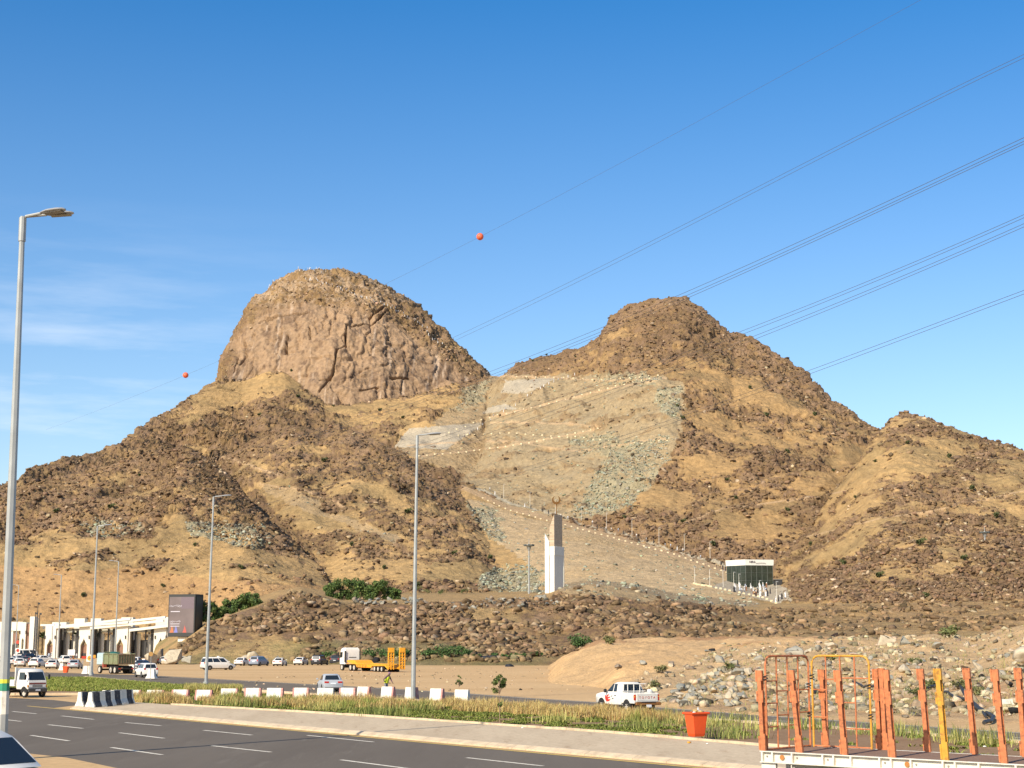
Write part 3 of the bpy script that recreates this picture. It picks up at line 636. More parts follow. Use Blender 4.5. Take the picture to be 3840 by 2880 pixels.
# high slopes
P_, s_, c_, k_, r_ = scatter(TM, inview*np.isin(TM['idx'], [HN.index(q) for q in 'ACD'])*(TM['P'][..., 1] > 600)*(TM['rk']+.02)*(1-.7*TM['M']['tan']), 13000, .5, 2.4, 4)
cc = rockcol(r_, len(P_), (.18,.12,.075)); pick = r_.random(len(P_)) < .04; cc[pick] = rockcol(r_, pick.sum(), (.36,.30,.2), .2); cc = blend(cc, c_)
rocks('rubble', P_, s_, cc, SH1, CB1, MR, label='brown boulders over the high slopes of the two peaks')
# grey scree
P_, s_, c_, k_, r_ = scatter(TM, inview*(TM['M']['gry']*1.0+.06*TM['M']['tan'])*(1-TM['M']['pale']), 10000, .3, 1.5, 5)
cc = rockcol(r_, len(P_), (.27,.265,.19), .3)
rocks('scree', P_, s_, cc, SH1, CB1, MR, label='grey blasted stone spilled down the slopes below the zigzag path')
# summit of the dome
P_, s_, c_, k_, r_ = scatter(TM, inview*(TM['idx'] == HN.index('B'))*(1-TM['cliff']), 1500, .6, 2.2, 6)
cc = rockcol(r_, len(P_), (.30,.21,.13), .3); rocks('rubble', P_, s_, cc, SH1, CB1, MR, label='broken blocks over the rounded summit of the great dome')
# spoil bank by the back road: small stuff
iI = TB['idx'] == HN.index('I')
rubm = iI & inpoly(TB['vx'], TB['vy'], [(1340,1500),(1400,1455),(1480,1430),(1560,1392),(1700,1390),(2300,1300),(2400,1600),(1330,1540)]) & (TB['P'][..., 2] > .15)
P_, s_, c_, k_, r_ = scatter(TB, rubm*1.0, 4200, .07, .8, 7)
cc = rockcol(r_, len(P_), (.36,.29,.185), .35); rocks('rubble', P_, s_, cc, SH1, CB1, MR, label='small stones and rubble scattered on the dirt bank')
r_ = np.random.default_rng(5); q_ = np.stack([r_.uniform(-30, 20, 500), r_.uniform(135, 262, 500), np.zeros(500)], -1)
rocks('gravel', q_, r_.uniform(.05, .28, 500), rockcol(r_, 500, (.36,.27,.17), .4), SH1, CB1, MR, label='loose stones and clods scattered across the sandy lot')
# ============================================================ VEHICLES
def paint(name, c, rough=.3): return mat('paint_'+name, c, rough, var=.03, scale=2, dirt=tuple(x*.55+.08 for x in c), dscale=1.5, damt=.25)
PW = paint('white', (.74,.70,.62)); PS = paint('silver', (.40,.42,.44)); PB = paint('black', (.028,.028,.03)); PGD = paint('beige', (.56,.48,.34))
PBL = paint('blue_grey', (.22,.26,.32)); PGN = paint('green', (.02,.12,.09)); PDG = paint('dark_grey', (.09,.09,.095))
GLS = mat('car_glass', (.018,.022,.024), .06, var=.0, spec=.8); TYR = mat('tyre_rubber', (.022,.021,.02), .85, var=.1)
RIM = mat('wheel_rim', (.42,.40,.37), .35, .5); RIMW = mat('painted_rim', (.55,.50,.42), .6); BLK = mat('black_plastic', (.02,.02,.021), .6)
RED = mat('tail_lamp_red', (.42,.02,.012), .25); AMB = mat('amber_lens', (.6,.22,.03), .3); CLR = mat('clear_lamp', (.75,.74,.7), .15); PLT = mat('number_plate', (.72,.74,.76), .5)
UND = mat('underbody', (.015,.014,.013), .9); STL = mat('grey_steel', (.30,.31,.30), .5, .4)
def wheel(parent, x, y, r, w, rim=RIM):
    s = 1 if y > 0 else -1
    t = MB(); sec = []
    for yy, rr in ((-w/2, r*.72), (-w/2, r*.94), (-w*.36, r), (w*.36, r), (w/2, r*.94), (w/2, r*.72), (w*.3, r*.62), (-w*.3, r*.62)):
        sec.append([(rr*math.cos(a), yy, rr*math.sin(a)) for a in [2*math.pi*k/24 for k in range(24)]])
    t.loft(sec, cap=False); o = t.build('wheel', TYR, parent, smooth=True); o.location = (x, y, r)
    k = MB(); k.cyl((0, s*w*.28, 0), (0, 1, 0), r*.64, w*.3, 20); k.cyl((0, s*w*.46, 0), (0, 1, 0), r*.2, w*.12, 12)
    for i in range(6):
        a = i*math.pi/3; c = Vector((math.cos(a), 0, math.sin(a)))*r*.38+Vector((0, s*w*.44, 0)); k.cyl(c, (0, 1, 0), r*.1, .02, 8)
    k.build('rim', rim, o, smooth=True); return o
def car(name, label, cat, body, loc, rz, L=4.5, Wd=1.78, H=1.45, kind='sedan', group=None, sign=False, wr=.32, mirrors=True):
    """forward is +x; returns the thing"""
    t = thing(name, label, cat, loc, rz, group); h = Wd/2; l = L/2
    if kind == 'sedan':
        st = [(-l,.42,.80,.86),(-l+.06,.28,1.0,.95),(-l+.5,.2,1.03,1),(-l+1.0,.18,.99,1),(0,.17,.95,1),(l-1.35,.18,.93,1),(l-.7,.2,.86,.98),(l-.15,.25,.72,.9),(l,.35,.58,.8)]
        G = (-l+.62, -l+1.30, l-2.15, l-1.28, .93); cuts = [(.06,.36),(.40,.86)]
    elif kind == 'hatch':
        st = [(-l,.42,.9,.88),(-l+.06,.28,1.05,.96),(-l+.5,.2,1.05,1),(0,.18,1.0,1),(l-1.2,.18,.96,1),(l-.6,.2,.88,.98),(l-.12,.25,.74,.9),(l,.35,.6,.8)]
        G = (-l+.12, -l+.62, l-2.0, l-1.12, .97); cuts = [(.04,.22),(.25,.5),(.54,.9)]
    elif kind == 'suv':
        st = [(-l,.45,1.0,.9),(-l+.06,.32,1.12,.97),(-l+.5,.26,1.12,1),(0,.24,1.08,1),(l-1.2,.24,1.05,1),(l-.5,.26,.98,.98),(l-.1,.3,.85,.9),(l,.4,.7,.82)]
        G = (-l+.08, -l+.38, l-2.0, l-1.2, 1.06); cuts = [(.03,.24),(.27,.54),(.58,.92)]
    else:   # van
        st = [(-l,.4,1.08,.94),(-l+.05,.3,1.16,.99),(-l+.5,.25,1.14,1),(0,.24,1.12,1),(l-1.3,.24,1.08,1),(l-.6,.26,.95,.97),(l-.12,.3,.78,.9),(l,.4,.62,.82)]
        G = (-l+.06, -l+.3, l-2.0, l-.85, 1.1); cuts = [(.05,.30),(.33,.64),(.68,.93)]
    m = MB(); secs = []
    for x, zb, zt, f in st:
        w = h*f; zm = (zb+zt)/2
        half = [(w*.82, zb), (w*.97, zb+.08), (w, zm), (w*.985, zt-.12), (w*.93, zt-.03), (w*.78, zt)]
        secs.append([(x, -y, z) for y, z in half]+[(x, y, z) for y, z in half[::-1]])
    m.loft(secs); b = m.build('body', body, t, smooth=True)
    xb0, xb1, xf1, xf0, zb = G; wb, wt = h*.93, h*.74; zt = H
    c = MB(); n = 7; secs = []
    for i in range(n):       # greenhouse lofted bottom to top with rounded roof
        u = i/(n-1); z = zb-.03+(zt-zb+.03)*u; e = u if u < .75 else u
        q = 1-max(0, u-.8)*.9; x0 = xb0+(xb1-xb0)*u+(.10 if u == 1 else 0); x1 = xf0+(xf1-xf0)*u-(.12 if u == 1 else 0); w = (wb+(wt-wb)*u)*q
        secs.append([(x0,-w*.9,z),(x0+.12,-w,z),(x1-.18,-w,z),(x1,-w*.86,z),(x1,w*.86,z),(x1-.18,w,z),(x0+.12,w,z),(x0,w*.9,z)])
    c.loft(secs); c.build('roof', body, t, smooth=True)
    def X0(u): return xb0+(xb1-xb0)*u
    def X1(u): return xf0+(xf1-xf0)*u
    def Wy(u): return wb+(wt-wb)*u
    u0, u1 = .12, .80
    def Z(u): return zb-.03+(zt-zb+.03)*u
    def pane(pts, nm):
        g = MB(); A = [Vector(p) for p in pts]; nn = (A[1]-A[0]).cross(A[2]-A[0]).normalized(); cen = sum(A, Vector())/4
        if nn.dot(cen-Vector((0, 0, zb+.2))) < 0: nn = -nn
        g.loft([[a+nn*.012 for a in A], [a-nn*.02 for a in A]]); g.build(nm, GLS, t)
    pane([(X1(u0),-Wy(u0)*.80,Z(u0)),(X1(u0),Wy(u0)*.80,Z(u0)),(X1(u1),Wy(u1)*.76,Z(u1)),(X1(u1),-Wy(u1)*.76,Z(u1))], 'windscreen')
    pane([(X0(u0),-Wy(u0)*.80,Z(u0)),(X0(u0),Wy(u0)*.80,Z(u0)),(X0(u1),Wy(u1)*.74,Z(u1)),(X0(u1),-Wy(u1)*.74,Z(u1))], 'rear_window')
    for s in (-1, 1):
        for k, (a, e) in enumerate(cuts):
            def PX(u, f): x0 = X0(u)+.14; x1 = X1(u)-.20; return x0+(x1-x0)*f
            a2 = a if k else a+.02
            pane([(PX(u0,a2),s*Wy(u0),Z(u0)),(PX(u0,e),s*Wy(u0),Z(u0)),(PX(u1,e if k < len(cuts)-1 else e+.04),s*Wy(u1),Z(u1)),(PX(u1,a2),s*Wy(u1),Z(u1))], 'side_window')
        if mirrors: g = MB(); g.rbox(X1(0)-.42, X1(0)-.26, s*(h+.02) if s > 0 else s*(h+.2), s*(h+.2) if s > 0 else s*(h+.02), zb+.05, zb+.19, .03); g.build('mirror', body, t, smooth=True)
        g = MB(); z0 = st[1][2]; hh = .2 if kind != 'van' else .34
        if kind in ('suv', 'hatch', 'van'): g.rbox(-l-.012, -l+.12, *(sorted((s*h*.66, s*h*.90))), z0-hh, z0+.02, .02)
        else: g.rbox(-l-.012, -l+.1, *(sorted((s*h*.42, s*h*.86))), z0-.26, z0-.10, .02)
        g.build('tail_lamp', RED, t)
        g = MB(); g.rbox(l-.16, l+.008, *(sorted((s*h*.45, s*h*.78))), st[-1][2]-.04, st[-1][2]+.09, .02); g.build('headlamp', CLR, t)
        for xx in (-l+.85, l-.88):
            k = MB(); rr = wr*1.13
            arc = [(xx+rr*math.cos(a), wr+rr*math.sin(a)) for a in [math.pi*j/14-.15 for j in range(15)]]+[(xx-rr*.9, .15), (xx+rr*.9, .15)]
            k.prism(arc, s*(h-.20), s*(h+.004)); k.build('wheel_arch', UND, t); wheel(t, xx, s*(h-.09), wr, .21)
    g = MB(); g.rbox(-l-.02, -l+.1, -h*.8, h*.8, st[0][1]-.16, st[0][1]-.02, .02); g.build('bumper_trim', BLK, t); g = MB(); g.rbox(l-.12, l+.012, -h*.5, h*.5, .3, .46, .02); g.build('grille', BLK, t)
    g = MB(); g.box(-l-.022, -l+.02, -.24, .24, .66, .78) if kind == 'sedan' else g.box(-l-.022, -l+.02, -.24, .24, .72, .84); g.build('number_plate', PLT, t)
    g = MB(); g.box(-l+.35, l-.35, -h*.8, h*.8, .16, .3); g.build('underbody', UND, t)
    if sign:
        g = MB(); g.rbox(-.12, .12, -.24, .24, H-.02, H+.16, .03); g.build('roof_sign', CLR, t)
    return t
def place(px, py, rel=None, h=None):
    """ground position and heading; rel = degrees the nose turns right of straight away from the camera"""
    p = gp(px, py); return (p.x, p.y, 0.0), R(90-rel)-math.atan2(p.x, p.y)
GP_ = 'cars parked in a row along the foot of the rubble mound'
def pc(px, py, rel, name, label, body, **k):
    l_, r_ = place(px, py-6, rel); return car(name, label, k.pop('cat', 'car'), body, l_, r_, **k)
pc(574, 2496, -8, 'parked_car', 'black sedan with red tail lamps parked before the pale boulders', PB, group=GP_)
pc(632, 2497, 36, 'parked_car', 'white hatchback turned sideways, parked right of the black sedan by the boulders', PW, kind='hatch', L=4.35, H=1.5, group=GP_)
pc(688, 2494, 20, 'parked_car', 'beige sedan between the white hatchback and a white sedan at the mound foot', PGD, group=GP_)
pc(738, 2494, 24, 'parked_car', 'white sedan just left of the tall street lamp and the white van', PW, group=GP_)
pc(862, 2490, 55, 'parked_taxi', 'green taxi with white roof sign half hidden behind the white van', PGN, sign=True, cat='taxi', H=1.48, group=GP_)
pc(909, 2502, 20, 'parked_car', 'white sedan between the green taxi and the blue grey minivan', PW, group=GP_)
pc(972, 2503, 25, 'parked_minivan', 'blue grey minivan with dark rear window in the parked row', PBL, kind='van', L=4.9, Wd=1.9, H=1.72, cat='minivan', group=GP_, wr=.33)
pc(1050, 2503, 14, 'parked_car', 'white sedan standing alone just right of the blue grey minivan', PW, group=GP_)
pc(1129, 2500, 17, 'parked_car', 'white sedan left of the two black off-roaders, bare sand either side', PW, group=GP_)
pc(1199, 2500, 18, 'parked_suv', 'big black off-roader second from the white articulated cab', PB, kind='suv', L=5.1, Wd=1.98, H=1.85, cat='suv', group=GP_, wr=.38)
pc(1262, 2497, 10, 'parked_suv', 'black off-roader with lit red tail lamps right beside the white lorry cab', PB, kind='suv', L=4.9, Wd=1.95, H=1.75, cat='suv', group=GP_, wr=.37)
pc(1447, 2484, 60, 'parked_car', 'white sedan of which only the roof shows behind the yellow lowbed', PW, L=4.6)
GL_ = 'cars crowded before the white gateway building'
pc(281, 2514, 10, 'parked_car', 'silver sedan right of the small orange bin near the gateways', PS, group=GL_)
pc(199, 2514, 10, 'parked_car', 'white sedan directly left of the small orange bin', PW, group=GL_)
pc(141, 2508, 22, 'parked_car', 'white hatchback left of the white sedan near the small orange bin', PW, kind='hatch', L=4.3, H=1.5, group=GL_)
pc(74, 2506, 4, 'parked_car', 'white sedan behind the no entry sign at the far left', PW, group=GL_)
pc(38, 2500, 0, 'parked_car', 'white sedan half hidden by the tall near lamp post at the left edge', PW, group=GL_)
pc(240, 2497, -12, 'parked_suv', 'white off-roader behind the white notice board and orange bin', PW, kind='suv', L=4.6, H=1.7, cat='suv', group=GL_)
pc(165, 2489, 62, 'parked_car', 'long white sedan side-on behind the white hatchback', PW, L=4.8, group=GL_)
pc(100, 2495, 8, 'parked_car', 'dark grey car between white ones near the minibus', PDG, kind='hatch', group=GL_)
pc(112, 2484, 40, 'parked_suv', 'dark off-roader in front of the white minibus', PB, kind='suv', L=4.8, H=1.7, cat='suv', group=GL_)
pc(60, 2490, -30, 'parked_car', 'silver sedan behind the no entry sign post', PS, group=GL_)
pc(20, 2487, 5, 'parked_minibus', 'white minibus with dark rear window at the far left edge', PW, kind='van', L=6.2, Wd=2.1, H=2.3, cat='minibus', group=GL_, wr=.38)
pc(105, 2477, 76, 'parked_minibus', 'long white minibus side-on behind the crowded cars', PW, kind='van', L=7.0, Wd=2.1, H=2.5, cat='minibus', group=GL_, wr=.38)
pc(10, 2512, 14, 'parked_car', 'white sedan just left of the tall near lamp post', PW, group=GL_)
pc(511, 2509, 12, 'parked_suv', 'white off-roader peeking out behind the dump truck tailgate', PW, kind='suv', L=4.6, H=1.75, cat='suv')
pc(538, 2516, 30, 'parked_car', 'dark blue sedan with white roof sign beyond the white off-roader', paint('navy', (.03,.045,.08)), sign=True)
pc(547, 2546, -14, 'driving_suv', 'white off-roader with red tail lamps driving away on the back road', PW, kind='suv', L=4.6, Wd=1.86, H=1.7, cat='suv', wr=.36)
pc(817, 2518, 66, 'parked_van', 'white passenger van side-on on the sand behind a street lamp', PW, kind='van', L=5.15, Wd=1.92, H=1.93, cat='van', wr=.34, sign=True)
pc(1236, 2599, -8, 'driving_car', 'silver sedan driving away on the back road behind the red and white blocks', PS, L=4.42, Wd=1.76, H=1.48)
# near car at the lower left corner
car('parked_van', 'white van cut off by the lower left corner, dark side windows', 'van', PW, (-13.55, 40.3, 0), R(-33), L=5.15, Wd=1.9, H=1.92, kind='van', mirrors=False)

# ---- white pickup
def pickup():
    l_, r_ = place(2347, 2668, -30); t = thing('pickup_truck', 'white double cab pickup with red flame decal driving away on the back road', 'pickup', l_, r_); b = PW
    m = MB(); h = .845; secs = []
    for x, zb, zt, f in [(2.42,.5,.85,.82),(2.3,.42,1.02,.93),(1.7,.4,1.12,.98),(1.1,.38,1.16,1),(.2,.36,1.17,1),(-.85,.38,1.17,1),(-.9,.4,1.17,1)]:
        w = h*f; half = [(w*.85,zb),(w*.98,zb+.08),(w,.8),(w*.98,zt-.1),(w*.92,zt-.02),(w*.75,zt)]
        secs.append([(x,-y,z) for y, z in half]+[(x,y,z) for y, z in half[::-1]])
    m.loft(secs); m.build('body', b, t, smooth=True)
    m = MB()                       # bed: side walls, floor, front wall
    for s in (-1, 1):
        y0, y1 = sorted((s*h, s*(h-.07))); m.rbox(-2.45, -.92, y0, y1, .55, 1.17, .02)
    m.box(-2.45, -.92, -h+.07, h-.07, .62, .68); m.rbox(-.99, -.92, -h+.07, h-.07, .68, 1.14, .01); m.build('cargo_bed', b, t)
    tg = MB(); tg.rbox(-2.53, -2.46, -.73, .73, .66, 1.15, .015); tg = tg.build('tailgate', b, t)
    g = MB(); g.box(-2.537, -2.531, -.62, .62, .74, .75); g.box(-2.537, -2.531, -.62, .62, 1.05, 1.06); g.box(-2.537, -2.531, -.62, -.61, .75, 1.05); g.box(-2.537, -2.531, .61, .62, .75, 1.05); g.build('groove_shade_strip', mat('painted_groove_shade', (.3,.28,.24), .7), tg)  # thin raised strips; the shade of a pressed groove is painted in their colour
    M_ = Matrix.Translation((-2.535, 0, .895)) @ Matrix(((0,0,-1,0),(-1,0,0,0),(0,1,0,0),(0,0,0,1)))
    textmesh('lettering', 'T O Y O T A', .20, mat('red_lettering', (.42,.045,.02), .6), tg, M_)
    c = MB(); secs = []
    for i in range(7):
        u = i/6; z = 1.12+.63*u; w = (h*.94+(h*.76-h*.94)*u)*(1-max(0, u-.8)*.8); x0 = -.93+.22*u+(.08 if i == 6 else 0); x1 = 1.12-.82*u-(.14 if i == 6 else 0)
        secs.append([(x0,-w*.9,z),(x0+.1,-w,z),(x1-.16,-w,z),(x1,-w*.86,z),(x1,w*.86,z),(x1-.16,w,z),(x0+.1,w,z),(x0,w*.9,z)])
    c.loft(secs); c.build('cab', b, t, smooth=True)
    def W_(u): return h*.94+(h*.76-h*.94)*u
    Z = lambda u: 1.12+.63*u
    X0 = lambda u: -.93+.22*u
    X1 = lambda u: 1.12-.82*u
    def pane(pts, nm, m_=GLS):
        g = MB(); A = [Vector(p) for p in pts]; nn = (A[1]-A[0]).cross(A[2]-A[0]).normalized(); cen = sum(A, Vector())/len(A)
        if nn.dot(cen-Vector((0,0,1.4))) < 0: nn = -nn
        g.loft([[a+nn*.012 for a in A],[a-nn*.02 for a in A]]); return g.build(nm, m_, t)
    pane([(X1(.12),-W_(.12)*.8,Z(.12)),(X1(.12),W_(.12)*.8,Z(.12)),(X1(.84),W_(.84)*.76,Z(.84)),(X1(.84),-W_(.84)*.76,Z(.84))], 'windscreen')
    pane([(X0(.14),-W_(.1)*.84,Z(.14)),(X0(.14),W_(.1)*.84,Z(.14)),(X0(.84),W_(.84)*.8,Z(.84)),(X0(.84),-W_(.84)*.8,Z(.84))], 'rear_window')
    for s in (-1, 1):
        pane([(-.28,s*W_(.12),Z(.12)),(.10,s*W_(.12),Z(.12)),(.08,s*W_(.84),Z(.84)),(-.22,s*W_(.84),Z(.84))], 'side_window')
        pane([(.2,s*W_(.12),Z(.12)),(.88,s*W_(.12),Z(.12)),(.28,s*W_(.84),Z(.84)),(.17,s*W_(.84),Z(.84))], 'side_window')
        g = MB(); y0, y1 = sorted((s*(h+.03), s*(h+.24))); g.rbox(.72, .84, y0, y1, 1.12, 1.34, .05); g.tube([(.8, s*h*.95, 1.12), (.8, s*(h+.12), 1.18)], .02); g.build('mirror', BLK, t, smooth=True)
        g = MB(); y0, y1 = sorted((s*(h-.095), s*(h+.004))); g.rbox(-2.515, -2.38, y0, y1, .74, 1.08, .015); g.build('tail_lamp', RED, t)
        g = MB(); y0, y1 = sorted((s*(h-.09), s*(h+.006))); g.rbox(-2.52, -2.37, y0, y1, .92, .99, .005); g.build('indicator', AMB, t)
        g = MB(); y0, y1 = sorted((s*h*.5, s*h*.8)); g.rbox(2.33, 2.43, y0, y1, .72, .86, .02); g.build('headlamp', CLR, t)
        for xx in (-1.55, 1.5):
            k = MB(); rr = .43; arc = [(xx+rr*math.cos(a), .36+rr*math.sin(a)) for a in [math.pi*j/14-.1 for j in range(15)]]+[(xx-rr, .3),(xx+rr, .3)]
            k.prism(arc, s*(h-.2), s*(h+.004)); k.build('wheel_arch', UND, t); wheel(t, xx, s*(h-.1), .36, .23, RIMW)
        # flame decal, thin sheet on the door
        fl = [(1.05,.93),(1.02,.72),(.86,.58),(.55,.62),(.36,.74),(.6,.72),(.72,.76),(.5,.80),(.38,.9),(.62,.86),(.8,.84),(.62,.95),(.55,1.02),(.8,.98),(.93,.86),(.95,.98)]
        g = MB(); g.prism(fl, s*(h+.001), s*(h+.008)); g.build('flame_decal', mat('decal_red', (.55,.03,.015), .4), t)
        g = MB(); g.prism([(.28,.88),(.18,.9),(.14,.97),(.24,.95)], s*(h+.001), s*(h+.008)); g.prism([(.2,.74),(.04,.76),(-.02,.82),(.1,.82)], s*(h+.001), s*(h+.008)); g.build('decal_fleck', BLK, t)
        g = MB(); y0, y1 = sorted((s*h, s*(h+.03))); g.rbox(-.3, -.1, y0, y1, .95, .99, .01); g.build('door_handle', BLK, t)
    g = MB(); 
    for y in (-.42, 0, .42): g.tube([(-.98, y, .9), (-.98, y, 1.68)], .028, 8)
    g.tube([(-.98,-.8,1.66),(-.98,.8,1.66)], .028, 8); g.tube([(-.98,-.8,1.24),(-.98,.8,1.24)], .02, 8); g.build('guard_bars', b, t, smooth=True)
    g = MB(); g.tube([(-1.0,-.8,1.22),(-2.48,-.8,1.22),(-2.48,.8,1.22),(-1.0,.8,1.22)], .018, 8)
    for p in ((-2.48,-.4),(-2.48,.4),(-1.7,.8),(-1.7,-.8)): g.tube([(p[0],p[1],1.15),(p[0],p[1],1.22)], .014, 6)
    g.build('bed_rail', STL, t, smooth=True)
    bp = MB(); bp.rbox(-2.72, -2.56, -.86, .86, .46, .64, .03); bp = bp.build('rear_bumper', mat('rusty_chrome', (.32,.14,.04), .45, .4, var=.4, scale=5, dirt=(.1,.06,.03), dscale=6), t)
    g = MB(); g.rbox(-2.725, -2.55, -.5, .5, .60, .66, .01); g.build('step_pad', BLK, bp)
    g = MB(); g.box(-2.74, -2.725, -.17, .17, .34, .5); g.build('number_plate', PLT, bp)
    g = MB(); g.box(-2.5, 2.2, -.55, .55, .3, .45); g.cyl((-1.55, 0, .36), (0, 1, 0), .06, 1.5); g.build('chassis', UND, t)
    g = MB(); g.cyl((-2.15, -.42, .84), (0, 0, 1), .2, .36, 20); g.cyl((-2.15,-.42,1.2),(0,0,1), .2, .34, 20, .15)
    o = g.build('white_drum', mat('white_plastic', (.7,.68,.62), .5), None, smooth=True); o.matrix_world = Matrix.Translation(l_) @ Matrix.Rotation(r_, 4, 'Z'); tag(o, 'white plastic drum standing in the pickup bed', 'drum')
pickup()

# ---- small white truck facing the camera at the left
def small_truck():
    p = gp(98, 2614); t = thing('small_truck', 'old white flatbed truck facing the camera behind the tall near lamp post', 'truck', (p.x, p.y, 0), R(-43)); b = PW
    c = MB(); secs = []; h = .83
    for z, x0, x1, f in [(.62,-.1,1.50,.97),(.75,-.12,1.55,1),(1.15,-.12,1.55,1),(1.25,-.12,1.53,.99),(1.98,-.02,1.12,.91),(2.08,.08,1.0,.86),(2.12,.2,.85,.75)]:
        w = h*f; secs.append([(x0,-w*.97,z),(x0+.08,-w,z),(x1-.12,-w,z),(x1,-w*.88,z),(x1,w*.88,z),(x1-.12,w,z),(x0+.08,w,z),(x0,w*.97,z)])
    c.loft(secs); c.build('cab', b, t, smooth=True)
    def xf(z): return 1.53-(z-1.25)/.73*.41
    def w_(z): return h*(.99-(z-1.25)/.73*.08)
    g = MB(); A = [(xf(1.3)+.012,-w_(1.3)*.82,1.3),(xf(1.3)+.012,w_(1.3)*.82,1.3),(xf(1.9)+.012,w_(1.9)*.8,1.9),(xf(1.9)+.012,-w_(1.9)*.8,1.9)]
    g.loft([A, [(x-.04, y, z) for x, y, z in A]]); g.build('windscreen', GLS, t)
    for s in (-1, 1):
        A = [(.25,s*(w_(1.32)+.01),1.32),(1.22,s*(w_(1.32)+.01),1.32),(1.0,s*(w_(1.88)+.01),1.88),(.25,s*(w_(1.88)+.01),1.88)]
        g = MB(); g.loft([A, [(x, y-s*.04, z) for x, y, z in A]]); g.build('side_window', GLS, t)
        g = MB(); y0, y1 = sorted((s*(h+.08), s*(h+.26))); g.rbox(1.45, 1.52, y0, y1, 1.35, 1.72, .02); g.tube([(1.35, s*h*.9, 1.9), (1.48, s*(h+.16), 1.75), (1.48, s*(h+.16), 1.3)], .012, 6); g.build('mirror', BLK, t)
        g = MB(); y0, y1 = sorted((s*.42, s*.7)); g.rbox(1.5, 1.57, y0, y1, .78, .94, .01); g.build('headlamp', CLR, t)
        g = MB(); y0, y1 = sorted((s*.71, s*.82)); g.rbox(1.48, 1.56, y0, y1, .78, .94, .01); g.build('indicator', AMB, t)
        wheel(t, 1.05, s*.72, .38, .22, RIMW); wheel(t, -1.7, s*.7, .38, .3, RIMW)
        k = MB(); arc = [(1.05+.46*math.cos(a), .38+.46*math.sin(a)) for a in [math.pi*j/12 for j in range(13)]]; k.prism(arc, s*(h-.2), s*(h+.004)); k.build('wheel_arch', UND, t)
    g = MB(); g.box(1.556, 1.57, -.7, .7, 1.0, 1.1); g.build('stripe', mat('dark_red_trim', (.2,.03,.02), .6), t)
    g = MB(); g.rbox(1.55, 1.68, -.8, .8, .42, .7, .03); g.build('bumper', mat('dark_bumper', (.06,.055,.05), .5), t)
    g = MB(); g.box(1.685, 1.70, -.2, .2, .5, .62); g.build('number_plate', PLT, t)
    g = MB(); g.box(1.556, 1.575, -.4, .4, .78, .95); g.build('grille', mat('grille_grey', (.25,.24,.22), .5), t)
    g = MB(); g.box(-2.8, 1.2, -.4, .4, .5, .66); g.cyl((-1.7, 0, .4), (0,1,0), .08, 1.3); g.build('chassis', UND, t)
    g = MB(); g.rbox(-3.0, -.25, -.92, .92, .82, .92, .02)
    for s in (-1, 1): g.rbox(-3.0, -.25, min(s*.92, s*.87), max(s*.92, s*.87), .92, 1.28, .01)
    g.rbox(-3.0, -2.95, -.87, .87, .92, 1.28, .01); g.build('load_bed', b, t)
    g = MB()
    for s in (-.8, .8): g.rbox(-.35, -.25, s-.05, s+.05, .9, 2.25, .01)
    g.rbox(-.34, -.26, -.8, .8, 1.0, 2.2, .01); g.build('headboard', b, t)
small_truck()

